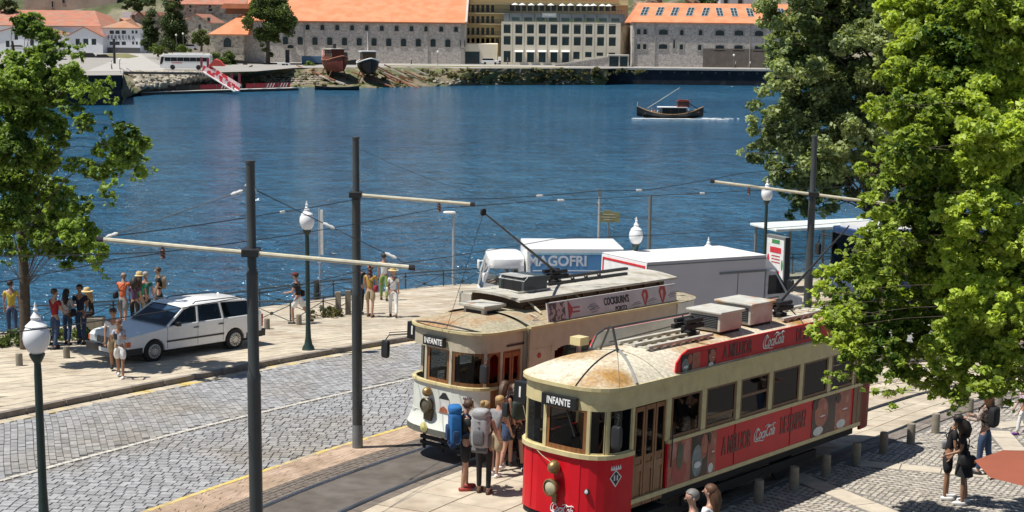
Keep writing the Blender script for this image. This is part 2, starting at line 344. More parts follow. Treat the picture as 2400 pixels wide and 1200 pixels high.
EDL = smooth_line([Vector((x-.05, y-.1, 0)) for x, y in EDGE[1:]], 6)
def resample(P, n):
    d = [0]
    for i in range(1, len(P)): d.append(d[-1]+(P[i]-P[i-1]).length)
    xs = np.interp(np.linspace(0, d[-1], n), d, [p.x for p in P]); ys = np.interp(np.linspace(0, d[-1], n), d, [p.y for p in P])
    return [Vector((x, y, 0)) for x, y in zip(xs, ys)]
def project(p):
    v = Vector(p)-CAM; w_ = v.dot(fwv)
    return (1200+FPX*v.dot(riv)/w_, 600-FPX*v.dot(upv)/w_) if w_ > .1 else (-9e3, -9e3)
def seen(x, y, m=60):
    q = project((x, y, gz(y))); return -m < q[0] < 2400+m and -m < q[1] < 1200+m
# sheets: road, far pavement, strips
road = strip('road', KERB, resample(YEL, len(KERB)), -.012, M_joint, kind='structure')
pave = strip('pavement', resample(EDL, 120), resample(KERB, 120), .105, M_joint, kind='structure')
isl = strip('tram_platform', resample(L1k, 90), resample(L2f, 90), -.004, M_joint, kind='structure')
mid = strip('track_strip', resample(YEL, 90), resample(L1k, 90), -.008, M_joint, kind='structure')
plz = MB(); rk = resample(RK, 60); plz.grid([drape(rk, -.006), [(p.x+40, p.y-25, gz(p.y-25)-.006) for p in rk]]); plaza = plz.build('plaza', M_joint, kind='structure')
tr2 = strip('track_bed', resample(L2f, 60), resample(RK, 60), -.0065, M_joint, kind='structure')
def stone(mb, P4, dz, h, inset=.012, m=0, jit=.0):
    """one paving stone: four plan corners, top raised to dz with chamfered sides"""
    c = sum((Vector(p) for p in P4), Vector((0,0)))/4; j = random.uniform(-jit, jit)
    lo = []; hi = []
    for p in P4:
        p = Vector(p); e = (c-p); L = e.length or 1; q = p+e*(inset/L); q2 = p+e*((inset+.012)/L)
        lo.append((q.x, q.y, gz(q.y)+dz-h)); hi.append((q2.x, q2.y, gz(q2.y)+dz+j))
    mb.add(lo+hi, [(4,5,6,7),(0,1,5,4),(1,2,6,5),(2,3,7,6),(3,0,4,7)], m)
def lerp(a, b, t): return Vector((a.x+(b.x-a.x)*t, a.y+(b.y-a.y)*t))
def pieces(cells, name, dz, h, mstuff, msingle, parent, n=300, jit=.004, inset=.012, stuffname=None):
    """cells: plan quads; the n that show largest become single parts, the rest one joined part"""
    vis = []
    for c in cells:
        x = sum(p[0] for p in c)/4; y = sum(p[1] for p in c)/4
        if seen(x, y): vis.append((y, c))
    vis.sort(key=lambda t: t[0]); mb = MB()
    for i, (y, c) in enumerate(vis):
        if i < n:
            b = MB(); stone(b, c, dz, h, inset, 0, jit); b.build(name, msingle, parent)
        else: stone(mb, c, dz, h, inset, 0, jit)
    if mb.v: mb.build(stuffname or (name+'_mass'), mstuff, parent, kind='stuff')
def band_cells(A, B, across, along, jit=.12, shift=.5, rowdir='across'):
    """cells between two lines: 'across' widths between A and B, 'along' length"""
    na = 400; A = resample(A, na); B = resample(B, na); L = sum((A[i+1]-A[i]).length for i in range(na-1)); out = []
    W = sum((A[i]-B[i]).length for i in range(0, na, 20))/len(range(0, na, 20)); nr = max(1, round(W/across))
    Ap = np.array([(p.x, p.y) for p in A]); Bp = np.array([(p.x, p.y) for p in B]); u = np.linspace(0, L, na)
    def pt(s, t):
        a = np.array([np.interp(s, u, Ap[:,0]), np.interp(s, u, Ap[:,1])]); b = np.array([np.interp(s, u, Bp[:,0]), np.interp(s, u, Bp[:,1])]); return a+(b-a)*t
    for r in range(nr):
        t0, t1 = r/nr, (r+1)/nr; s = random.random()*along
        while s < L-along:
            l = along*random.uniform(1-jit, 1+jit); m_ = pt(s+l/2, (t0+t1)/2)
            if seen(m_[0], m_[1]): out.append([tuple(pt(s, t0)), tuple(pt(s, t1)), tuple(pt(s+l, t1)), tuple(pt(s+l, t0))])
            s += l
    return out
def col_cells(A, B, width, length, jit=.15):
    """columns running from A to B (setts laid across the road)"""
    na = 400; A = resample(A, na); B = resample(B, na); u = np.linspace(0, sum((A[i+1]-A[i]).length for i in range(na-1)), na); out = []
    Ap = np.array([(p.x, p.y) for p in A]); Bp = np.array([(p.x, p.y) for p in B])
    def pt(s, t):
        a = np.array([np.interp(s, u, Ap[:,0]), np.interp(s, u, Ap[:,1])]); b = np.array([np.interp(s, u, Bp[:,0]), np.interp(s, u, Bp[:,1])]); return a+(b-a)*t
    s = 0.
    while s < u[-1]-width:
        a = pt(s, 0); b = pt(s, 1); D = np.hypot(*(b-a)); w_ = width*random.uniform(.92, 1.08); t = -random.random()*length
        while t < D:
            l = length*random.uniform(1-jit, 1+jit); t0, t1 = max(t, 0)/D, min(t+l, D)/D
            mm = pt(s+w_/2, (t0+t1)/2)
            if t1-t0 > .03/D and seen(mm[0], mm[1]): out.append([tuple(pt(s, t0)), tuple(pt(s, t1)), tuple(pt(s+w_, t1)), tuple(pt(s+w_, t0))])
            t += l
        s += w_
    return out
def inpoly(x, y, P):
    c = False; j = len(P)-1
    for i in range(len(P)):
        a, b = P[i], P[j]
        if (a[1] > y) != (b[1] > y) and x < (b[0]-a[0])*(y-a[1])/(b[1]-a[1])+a[0]: c = not c
        j = i
    return c
def grid_cells(A, B, course_px, width, length, jit=.18):
    """coursed setts in the band between lines A and B, courses parallel to the ground direction seen between two points"""
    a, b = Vector(g2(*course_px[0])), Vector(g2(*course_px[1])); e = (b-a).normalized(); f = Vector((-e.y, e.x)); out = []
    P = [(p.x, p.y) for p in resample(A, 60)]+[(p.x, p.y) for p in resample(B, 60)][::-1]
    us = [Vector(p).dot(e) for p in P]; vs = [Vector(p).dot(f) for p in P]; v = min(vs)
    while v < max(vs):
        h = width*random.uniform(.9, 1.1); u = min(us)+random.random()*length; wob = random.random()*6
        while u < max(us):
            l = length*random.uniform(1-jit, 1+jit); c = e*(u+l/2)+f*(v+h/2)
            if seen(c.x, c.y, 40) and inpoly(c.x, c.y, P):
                w0 = .03*sin(u*.9+wob*.1); w1 = .03*sin((u+l)*.9+wob*.1)
                out.append([tuple(e*u+f*(v+w0)), tuple(e*(u+l)+f*(v+w1)), tuple(e*(u+l)+f*(v+h+w1)), tuple(e*u+f*(v+h+w0))])
            u += l
        v += h
    return out
def clipS(P, s0, s1):
    return [p for p in P if s0 <= p.y <= s1]
lo, hi = 17, 66
Kc, Wc, Yc, L1oc, L1ic, BRc, L1kc, L2nc, L2fc, RKc, EDc = [clipS(P, lo, hi) for P in (KERB, WHITE, YEL, L1o, L1i, BRK, L1k, L2n, L2f, RK, EDL)]
GUT = offs(Kc, .42); WL = offs(Wc, .11)
far_cells = grid_cells(GUT, offs(Wc, -.1), ((215,945),(256,1056)), .15, .32); near_cells = grid_cells(offs(WL, .08), offs(Yc, -.2), ((300,1100),(540,1108)), .20, .21, .25)
pieces(near_cells+far_cells, 'sett', .012, .05, M_sett, M_settl, road, 300, .006, .007)
gut_cells = band_cells(offs(Kc, .05), GUT, .37, .6); pieces(gut_cells, 'gutter_stone', .01, .05, mat('gutter_stone', (.46,.40,.30), .8, var=.2, scale=2, objrand=.1, rgb2=(.55,.42,.14), thr=(.55,.63), sc2=1.5), mat('gutter_stone', None), road, 120, .003)
pieces(band_cells(offs(Wc, -.05), WL, .15, .22), 'white_sett', .014, .05, M_wline, mat('white_line_sett', None), road, 150, .003)
yl = strip('yellow_line', offs(Yc, -.17), offs(Yc, -.05), .016, M_yline, parent=road)
# kerb
kc = band_cells(offs(Kc, -.14), offs(Kc, .04), .2, 1.05, .1)
pieces(kc, 'kerbstone', .15, .2, M_kerb, M_kerb, pave, 120, .004, inset=.006)
# far pavement slabs
fe = resample(EDc, 200)
pieces(band_cells(EDc, offs(Kc, -.15), .62, 1.05, .2), 'slab', .135, .05, M_granite_i, M_granite, pave, 300, .003, .006)
# terracotta strip, brick strip, asphalt between rails
pieces(band_cells(offs(Yc, -.05), BRc, .62, 1.3), 'strip_slab', .012, .04, M_terra, M_terra, mid, 120, .002, .004)
pieces(band_cells(BRc, offs(L1oc, -.05), .115, .22, .25), 'paving_brick', .012, .04, M_brick, M_brick, mid, 200, .004, .006)
strip('asphalt_infill', offs(L1oc, .06), offs(L1ic, -.06), .008, M_asph, parent=mid)
pieces(band_cells(offs(L1ic, .08), L1kc, .24, .8), 'edge_stone', .014, .04, M_brick, M_brick, mid, 60, .002, .006)
pieces(band_cells(L1kc, offs(L2fc, -.07), .74, 1.15, .2), 'platform_slab', .02, .05, M_granite_i, M_granite, isl, 300, .003, .006)
pieces(band_cells(offs(L2fc, .07), offs(L2nc, -.07), .45, .8, .15), 'track_slab', .01, .05, M_granite_i, M_granite, tr2, 150, .003, .006)
pieces(band_cells(offs(L2nc, .07), RKc, .17, .9), 'edge_kerb', .02, .05, M_kerb, M_kerb, tr2, 60, .003, .006)
for P, nm in ((L1oc, mid), (L1ic, mid), (L2nc, tr2), (L2fc, tr2)):
    mb = MB()
    P = resample(P, 90)
    for a, b, z, mi in ((-.055, .0, .02, 0), (0, .035, .006, 1), (.035, .06, .018, 0)):
        A = offs(P, a); B = offs(P, b); mb.grid([drape(A, z), drape(B, z)], mi)
    mb.build('rail', [M_rail, M_raild], nm)
# plaza setts with pale bands
def plcells():
    out = []; bands = []
    th = radians(50-8); e = Vector((cos(th), sin(th))); f = Vector((-sin(th), cos(th))); o = Vector(g2(1900, 1170))
    bl = [((1830,1100),(2060,1195)), ((2010,1085),(2225,1105)), ((2340,1010),(2395,1075)), ((2330,1000),(2400,992))]
    bseg = [(Vector(g2(*a)), Vector(g2(*b))) for a, b in bl]
    rkp = [(p.x, p.y) for p in RKc]
    def side(x, y):
        return min(((x-p[0])**2+(y-p[1])**2, (x-p[0]), (y-p[1])) for p in rkp)
    N = 70
    for i in range(-60, 110):
        for j in range(-70, 70):
            c = o+e*(i*.19+random.uniform(-.02, .02))+f*(j*.125)
            if i % 2: c = c+f*.06
            if not seen(c.x, c.y, 20): continue
            dx = None
            best = min(rkp, key=lambda p: (c.x-p[0])**2+(c.y-p[1])**2); k = rkp.index(best)
            t = Vector(rkp[min(k+1, len(rkp)-1)])-Vector(rkp[max(k-1, 0)]); cr = t.x*(c.y-best[1])-t.y*(c.x-best[0])
            if cr > -.12*t.length: continue
            if any(abs(((b-a).normalized().x*(c.y-a.y)-(b-a).normalized().y*(c.x-a.x))) < .3 and -.2 < (c-a).dot((b-a).normalized()) < (b-a).length+3 for a, b in bseg): continue
            ang = .5*sin(i*.35)+random.uniform(-.15, .15); ca, sa = cos(ang), sin(ang); E = e*ca+f*sa; F = f*ca-e*sa
            a, b = .082, .052
            out.append([tuple(c-E*a-F*b), tuple(c+E*a-F*b), tuple(c+E*a+F*b), tuple(c-E*a+F*b)])
    for a, b in bseg:
        d = (b-a).normalized(); q = Vector((-d.y, d.x))*.25; L = (b-a).length+3; s = 0
        while s < L:
            l = random.uniform(.7, 1.1); p0 = a+d*s; p1 = a+d*min(s+l, L); bands.append([tuple(p0-q), tuple(p1-q), tuple(p1+q), tuple(p0+q)]); s += l
    return out, bands
pc, bc = plcells()
pieces(pc, 'plaza_sett', .004, .03, M_plaza, mat('limestone_single', (.42,.38,.32), .75, var=.15, scale=9, bump=.3, objrand=.2), plaza, 300, .005, .004)
pieces(bc, 'band_slab', .010, .04, M_band, M_band, plaza, 80, .002, .004)
# cross band and tangent pavement behind the platform already covered by slabs
# ================================================================== trams
def arc_end(xn, xs, y0, y1, n=3., k=16, sgn=1):
    """superellipse end: from (xs,y0) round the nose xn to (xs,y1)"""
    yc = (y0+y1)/2; b = (y1-y0)/2; a = xs-xn; out = []
    for i in range(k+1):
        t = -pi/2+pi*i/k; c, s_ = cos(t), sin(t)
        out.append((xs-a*abs(c)**(2/n), yc+b*math.copysign(abs(s_)**(2/n), s_)))
    return out
def plan(xn, xs, xe, xr, y0, y1, n=3.):
    """closed outline starting at the near rear corner, along the near side, round the nose, along the far side and round the rear"""
    f = arc_end(xn, xs, y0, y1, n); r = arc_end(xr, xe, y1, y0, n)[0:]
    r = [(xe+(xr-xe)*((xe-x)/(xe-xr) if xe != xr else 0), y) for x, y in arc_end(xr, xe, y1, y0, n)]
    near = [(xe+(xs-xe)*t/8, y0) for t in range(8)]; far = [(xs+(xe-xs)*t/8, y1) for t in range(1, 8)]
    return near+f+far+r
def alen(P):
    d = [0.]
    for i in range(1, len(P)): d.append(d[-1]+math.hypot(P[i][0]-P[i-1][0], P[i][1]-P[i-1][1]))
    return d
def cut(P, a, b):
    d = alen(P); xs = [p[0] for p in P]; ys = [p[1] for p in P]
    ts = [a]+[t for t in d if a < t < b]+[b]
    return [(float(np.interp(t, d, xs)), float(np.interp(t, d, ys))) for t in ts]
def at_xy(P, x, y):
    d = alen(P); best = (9e9, 0)
    for i in range(len(P)-1):
        ax, ay = P[i]; bx, by = P[i+1]; L2 = (bx-ax)**2+(by-ay)**2
        if L2 < 1e-9: continue
        t = max(0, min(1, ((x-ax)*(bx-ax)+(y-ay)*(by-ay))/L2)); q = (ax+(bx-ax)*t-x)**2+(ay+(by-ay)*t-y)**2
        if q < best[0]: best = (q, d[i]+t*(d[i+1]-d[i]))
    return best[1]
def inset(P, d):
    out = []
    for i, p in enumerate(P):
        a = P[max(i-1, 0)]; b = P[min(i+1, len(P)-1)]; tx, ty = b[0]-a[0], b[1]-a[1]; L = math.hypot(tx, ty) or 1
        out.append((p[0]-ty/L*d, p[1]+tx/L*d))
    return out
# outline runs near side towards the nose (-x) so outward normal is (-ty.. ) -> sign fixed here
def wall(mb, P, z0, z1, t=.05, m=0, o=0., z0b=None, z1b=None):
    """wall strip following P, outer face pushed out by o, thickness t inwards"""
    A = inset(P, o); B = inset(P, o-t); n = len(P)
    vs = [(x, y, z0) for x, y in A]+[(x, y, z1) for x, y in A]+[(x, y, z0) for x, y in B]+[(x, y, z1) for x, y in B]
    fs = []
    for i in range(n-1):
        fs += [(i, i+1, n+i+1, n+i), (2*n+i, 3*n+i, 3*n+i+1, 2*n+i+1), (n+i, n+i+1, 3*n+i+1, 3*n+i), (i, 2*n+i, 2*n+i+1, i+1)]
    fs += [(0, n, 3*n, 2*n), (n-1, 3*n-1, 4*n-1, 2*n-1)]
    mb.add(vs, fs, m)
def window(root, P, a, b, z0, z1, fm, gm, fw=.05, sash=False, arch=False, name='window'):
    seg = cut(P, a, b); f = MB()
    wall(f, cut(P, a, a+fw), z0, z1, .04, 0, -.006); wall(f, cut(P, b-fw, b), z0, z1, .04, 0, -.006)
    wall(f, cut(P, a+fw, b-fw), z0, z0+fw*1.4, .04, 0, -.006); wall(f, cut(P, a+fw, b-fw), z1-fw*.8, z1, .04, 0, -.006)
    if sash: wall(f, cut(P, a+fw, b-fw), z0+sash, z0+sash+.05, .03, 0, -.012)
    if arch:
        mid = cut(P, a+fw, b-fw); h = .09; n = len(mid); d = alen(mid)
        for i in range(8):
            t0, t1 = i/8, (i+1)/8; q = abs((t0+t1)/2-.5)*2; wall(f, cut(mid, t0*d[-1], t1*d[-1]), z1-fw*.8-h*q**2.2-.002, z1-fw*.8, .038, 0, -.008)
    w_ = f.build(name, fm, root)
    g = MB(); wall(g, cut(P, a+fw*.6, b-fw*.6), z0+fw, z1-fw*.5, .008, 0, -.022); g.build('pane', gm, w_)
    return w_
def plane_root(name, label, cat, fn):
    p = fn(0, 0); o = thing(name, label, cat, (p[0], p[1], gz(p[1])), HD, None, 0)
    o.rotation_euler = Euler((0, math.atan(K*sin(HD)), HD)); return o
def ring(P, z0, z1, t, o, mb, m=0): wall(mb, P+[P[0]], z0, z1, t, m, o)
def cola(parent, M, s, m, name='script_logo'):
    """flowing white script of the two words with long swashes"""
    t = text('Coca', s, m, parent, M @ Matrix.Translation((-s*.62, .01*s, 0)), name, .003, .62, .42, .012*s)
    text('Cola', s, m, parent, M @ Matrix.Translation((s*.62, .04*s, 0)), name, .003, .62, .42, .012*s)
    b = MB(); 
    for pts in ([(-1.25,.30),(-1.38,.05),(-1.33,-.28),(-1.1,-.38),(-.75,-.36),(-.35,-.45),(-.1,-.42)], [(-.05,.38),(.3,.52),(.7,.40),(1.1,.52),(1.35,.44)], [(-1.25,.30),(-.95,.46),(-.8,.3)]):
        q = [Vector((x*s, y*s, 0)) for x, y in pts]; q = smooth_line(q, 5); b.tube([M @ p for p in q], [.02*s+.035*s*sin(pi*i/(len(q)-1)) for i in range(len(q))], 5)
    b.build(name, m, parent)
def crest(parent, M, s, mb_, mw):
    b = MB(); b.T = M; b.prism([(0,-.5*s),(.42*s,0),(0,.42*s),(-.42*s,0)], .001, .006, 0); b.prism([(0,-.4*s),(.33*s,0),(0,.33*s),(-.33*s,0)], .006, .009, 1)
    for x in (-.1, .1): b.box((x-.045)*s, (x+.045)*s, -.15*s, .13*s, .009, .012, 0)
    for i in range(5):
        x = (-.3+.15*i)*s; b.prism([(x-.07*s,.46*s),(x+.07*s,.46*s),(x,.66*s)], .001, .007, 0)
    b.box(-.34*s, .34*s, .40*s, .47*s, .001, .007, 0)
    b.build('crest', [mw, mb_], parent)
def people_ad(parent, pl, rnd, m):
    """flat printed picture panel: soft face shapes on dark ground, pl maps (u,v)->3D"""
    pass
M_adk = mat('ad_dark_print', (.035,.022,.024), .25, var=.5, scale=4, spec=.25)
M_ads = mat('ad_skin_print', (.40,.13,.085), .3, var=.35, scale=5, spec=.25)
M_adp = mat('ad_pink_print', (.50,.22,.18), .3, var=.2, scale=5, spec=.25)
M_adg = mat('ad_glass_print', (.20,.25,.27), .3, var=.4, scale=6, spec=.25)
M_adgr = mat('ad_green_print', (.03,.07,.04), .3, var=.4, scale=8)
M_adl = mat('ad_lip_print', (.35,.015,.02), .3, var=.1)
M_shell = mat('vent_grey_paint', (.50,.49,.44), .6, var=.15, scale=5, rgb2=(.42,.25,.12), thr=(.56,.7), sc2=2.5)

# ---------------- red tram ----------------
R2 = plane_root('tram', 'red and cream tram with black route board nearest the plaza, first of the two trams', 'tram', T2)
A_, B_ = 0., 2.15
P2 = plan(-3.86, -2.95, 5.35, 6.2, A_, B_, 3.1)
def L2(x, y): return at_xy(P2, x, y)
xe2 = alen(P2)[-1]
end0 = L2(-2.95, 0); farc = L2(-2.95, 2.15)
# body shell
b = MB(); wall(b, cut(P2, end0-.02, farc+.02), .50, 1.56, .06, 0); b.build('front_panel', M_red, R2)
b = MB(); wall(b, cut(P2, end0-.05, farc+.05), .40, .50, .05, 0, -.02); wall(b, cut(P2, end0-.05, farc+.05), .30, .40, .05, 0, -.14); b.build('bumper', M_under, R2)
b = MB(); wall(b, cut(P2, end0, farc), 1.56, 1.635, .10, 0, .045); b.build('belt_rail', M_cream, R2, bevel=.012)
for yy in (.5, 1.6):
    b = MB(); c = L2(-3.8, yy); wall(b, cut(P2, c-.012, c+.012), .55, 1.55, .02, 0, .008); b.build('panel_seam', M_red, R2)
b = MB(); wall(b, cut(P2, 0, end0)+[], .70, .78, .06, 0, .012); wall(b, cut(P2, L2(-1.93, 0)*0, L2(-1.93, 0)), 1.56, 1.625, .07, 0, .02); b.build('side_moulding', M_cream, R2)
b = MB(); wall(b, cut(P2, farc, xe2), .60, 1.6, .05); b.build('far_side_panel', M_red, R2)
b = MB(); wall(b, cut(P2, 0, L2(-1.93, 0)), .78, 1.56, .05); side2 = b.build('side_panel', M_red, R2)
b = MB(); wall(b, cut(P2, 0, xe2), 2.36, 2.72, .06, 0, 0); b.build('letter_board', M_cream, R2)
b = MB(); ring(P2, 2.70, 2.76, .10, .07, b); b.build('gutter', M_cream, R2)
# rear and far windows simple posts
for c, z_ in [(L2(x, 0), 1.62) for x in (5.35, 4.95, 3.86, 2.69, 1.51, .35, -.82, -1.93)]+[(L2(x, 2.15), 1.5) for x in (5.35, 4.95, 3.86, 2.69, 1.51, .35, -.82, -1.93)]+[(L2(6.15, y), 1.5) for y in (.12, .72, 1.43, 2.03)]:
    b = MB(); wall(b, cut(P2, max(c-.07, 0), min(c+.07, xe2)), z_, 2.37, .07); b.build('window_post', M_cream, R2)
b = MB(); wall(b, cut(P2, L2(5.35, 2.15), xe2), .60, 1.62, .05); b.build('rear_panel', M_woodd, R2)
b = MB(); b.T = None
wall(b, cut(P2, 0, L2(5.0, 0)), 0.74, 1.6, .05, 0, .01)
for x in (5.35, 5.18, 5.0): c = L2(x, 0); wall(b, cut(P2, max(c-.03,0), c+.03), .78, 2.36, .05, 0, .015)
b.build('rear_door', M_woodd, R2)
xs = [(-1.84,-.93,0),(-.74,.25,.17),(.43,1.43,.38),(1.60,2.61,0),(2.78,3.77,0),(3.95,4.88,0)]
for a, c, s_ in xs:
    window(R2, P2, L2(c, 0), L2(a, 0), 1.625, 2.36, M_woodd, M_glassd, .045, s_ or False)
for a, c, s_ in xs: 
    g = MB(); wall(g, cut(P2, L2(a, 2.15)+.05, L2(c, 2.15)-.05), 1.62, 2.36, .01, 0, -.02); g.build('far_pane', M_glassd, R2)
# front posts and windows
def post2(x, y, w_=.06, m=M_cream):
    b = MB(); c = L2(x, y); wall(b, cut(P2, c-w_/2, c+w_/2), 1.62, 2.38, .07, 0, .005); b.build('pillar', m, R2)
for x, y in [(-3.41,1.96),(-3.78,1.30),(-3.82,.36),(-3.60,.04),(-2.98,0)]: post2(x, y)
post2(-3.62, 1.80, .045)
def fw2(p, q, fm=M_wood, fw=.05): 
    a, c = L2(*p), L2(*q); window(R2, P2, min(a, c), max(a, c), 1.635, 2.37, fm, M_glassd, fw, name='windscreen')
fw2((-3.8,1.26),(-3.82,.40), M_wood, .055); fw2((-3.81,.33),(-3.66,.07), M_cream, .015); fw2((-3.56,.03),(-3.02,0), M_cream, .015); fw2((-3.60,1.76),(-3.76,1.34), M_cream, .015); fw2((-3.43,1.94),(-3.60,1.83), M_cream, .012)
# folding door near side
a, c = L2(-1.98, 0), L2(-2.90, 0)
for k in range(3):
    u0 = a+(c-a)*k/3+.01; u1 = a+(c-a)*(k+1)/3-.01; d = MB()
    wall(d, cut(P2, u0, u0+.05), .62, 2.33, .045, 0, -.03); wall(d, cut(P2, u1-.05, u1), .62, 2.33, .045, 0, -.03)
    for z0, z1 in ((.62,.74),(1.22,1.34),(2.25,2.33),(1.42,1.48)): wall(d, cut(P2, u0+.05, u1-.05), z0, z1, .045, 0, -.03)
    wall(d, cut(P2, u0+.05, u1-.05), .74, 1.22, .02, 0, -.045); wall(d, cut(P2, u0+.05, u1-.05), 1.34, 1.42, .02, 0, -.045)
    dd = d.build('door_leaf', M_wood, R2); g = MB(); wall(g, cut(P2, u0+.05, u1-.05), 1.48, 2.25, .01, 0, -.045); g.build('pane', M_glassd, dd)
d = MB(); d.tube([(-1.86,-.05,1.15),(-1.86,-.06,1.5),(-1.86,-.05,1.85)], .013, 6); d.build('handrail', M_dkp, R2)
d = MB(); wall(d, cut(P2, L2(-1.92, 0), L2(-1.80, 0)+.12), .62, 1.56, .05, 0, .006); d.build('corner_pillar', M_woodd, R2)
d = MB(); d.box(-2.95, -1.95, -.06, .5, .42, .50); d.build('door_step', M_under, R2)
# roof: dome over outline
def roof(root, P, cx0, cx1, yc, rise, z, mats, zend=.0, seam=True, over=.05, m=0, name='roof', power=.5):
    Q = inset(P, over); rows = []; n = 9
    for k in range(n+1):
        t = k/n; row = []
        for x, y in Q+[Q[0]]:
            sx = min(max(x, cx0), cx1); px = sx+(x-sx)*(1-t); py = yc+(y-yc)*(1-t); h = rise*(1-(1-t)**2.3)
            row.append((px, py, z+h))
        rows.append(row)
    b = MB(); b.grid(rows, m); return b.build(name, mats, root, smooth=True)
roof(R2, P2, -2.2, 4.6, 1.075, .33, 2.755, M_roofr)
def arcline(P, over, cx0, cx1, yc, rise, z, a, n=10, up=.012):
    """curve on the roof surface from outline position a to the crown"""
    Q = inset(P, over); x, y = cut(Q, a, a+.001)[0]; out = []
    for k in range(n+1):
        t = k/n; sx = min(max(x, cx0), cx1); out.append((sx+(x-sx)*(1-t), yc+(y-yc)*(1-t), z+rise*(1-(1-t)**2.3)+up))
    return out
b = MB()
b.tube(arcline(P2, .05, -2.2, 4.6, 1.075, .33, 2.755, L2(-3.8, .7)), .011, 5); b.build('roof_cable', M_dkp, R2)
b = MB(); b.tube(arcline(P2, .05, -2.2, 4.6, 1.075, .33, 2.755, L2(-3.0, 0), 8, .015), .03, 6); b.build('roof_batten', mat('batten_grey', (.25,.25,.24), .7), R2)
for xx in (-3.45, -2.2): b = MB(); b.tube(arcline(P2, .05, -2.2, 4.6, 1.075, .33, 2.755, L2(xx, 0), 8, .004), .006, 4); b.build('roof_seam', mat('seam', (.25,.2,.13), .9), R2)
_n0 = set(R2.children)
# trestle on roof front
b = MB()
b.bar((-2.35,.72,3.17),(-2.35,1.62,3.17), .05, .04); 
for y, yy in ((.92,1.12),(1.35,1.18)): b.bar((-2.35,y,3.18),(-2.3,yy,3.62), .035)
b.build('pole_rest', M_pole, R2)
b = MB(); b.box(-2.75,-2.5,1.5,1.75,3.28,3.42); b.build('junction_box', M_cream, R2)
# planks on roof, trolley base, air-con units
b = MB()
for y in (.72, 1.05, 1.40):
    b.bar((-1.75,y,3.24),(.35,y,3.24), .09, .05)
for i in range(7): b.bar((-1.65+i*.3,.66,3.20),(-1.65+i*.3,1.46,3.20), .07, .04)
b.build('roof_walkway', M_deck, R2)
b = MB()
for y in (.72, 1.40): b.bar((2.95,y,3.24),(4.9,y,3.24), .09, .05)
for i in range(7): b.bar((3.1+i*.28,.66,3.20),(3.1+i*.28,1.46,3.20), .07, .04)
b.build('roof_walkway', M_deck, R2)
def trolley_base(root, x, y, z):
    b = MB(); b.lathe([(.16,0),(.16,.05),(.06,.07),(.06,.2),(.12,.22),(.12,.27),(.03,.3)], 10, (x,y,z)); b.box(x-.38,x+.3,y-.16,y-.08,z+.12,z+.2); b.box(x-.38,x+.3,y+.08,y+.16,z+.12,z+.2)
    for yy in (-.12, .12): b.lathe([(.045,-.3),(.045,.25)], 8, (x,y+yy,z+.26), 0, 'x')
    return b.build('trolley_base', M_under, root)
trolley_base(R2, .05, 1.07, 3.24); trolley_base(R2, 3.4, 1.07, 3.24)
def aircon(x0, x1, y0, y1, z0, z1):
    b = MB(); b.box(x0,x1,y0,y1,z0,z1-.05); b.box(x0-.05,x1+.05,y0-.05,y1+.05,z1-.05,z1); o = b.build('air_conditioner', M_shell, R2, bevel=.015)
    g = MB()
    for i in range(7):
        z = z0+.06+i*(z1-z0-.16)/7; g.add([(x0-.02,y0+.07,z),(x0-.02,y1-.07,z),(x0+.03,y1-.07,z+.03),(x0+.03,y0+.07,z+.03)], [(0,1,2,3)])
    g.box(x0-.006,x0-.003,y0+.06,y1-.06,z0+.05,z1-.1); g.build('louvre', mat('louvre_dark',(.05,.055,.055),.5), o)
    l = MB(); l.box(x0+.03,x1-.03,y0+.03,y1-.03,z0-.09,z0+.001); l.build('plinth', M_under, o)
aircon(.62, 1.40, .72, 1.5, 3.24, 3.62); aircon(1.78, 2.62, .76, 1.62, 3.24, 3.66)
b = MB()
b.tube(smooth_line([(.5,.5,3.12),(.2,.42,3.1),(-.2,.55,3.14),(-.5,.9,3.26)], 5), .015, 5); b.tube(smooth_line([(2.9,.5,3.12),(3.3,.42,3.12),(3.6,.7,3.2),(3.5,1.07,3.5)], 5), .014, 5); b.build('roof_cable', M_dkp, R2)
b = MB(); b.sup((-1.55,.62,3.06), (.22,.13,.07), .4); b.build('roof_vent', M_cream, R2, True); b = MB(); b.sup((1.35,.47,3.02), (.22,.1,.05), .4); b.build('roof_vent', M_cream, R2, True)
# trolley poles
b = MB(); tip = Matrix.Rotation(0, 4, 'Z')

_d = ray(1985, 515); _n = Vector((sin(HD), -cos(HD), 0)); _p0 = Vector((*T2(0, .6), 0)); _q = CAM+_d*((_p0-CAM).dot(_n)/_d.dot(_n)); bpy.context.view_layer.update(); _t = R2.matrix_world.inverted() @ _q
b.tube([(3.4,1.07,3.52), _t], [.035,.016], 6); b.build('trolley_pole', M_dkp, R2)
for _o in set(R2.children)-_n0:
    for _p in [_o]+list(_o.children): _p.data.transform(Matrix.Translation((0,0,-.12)))
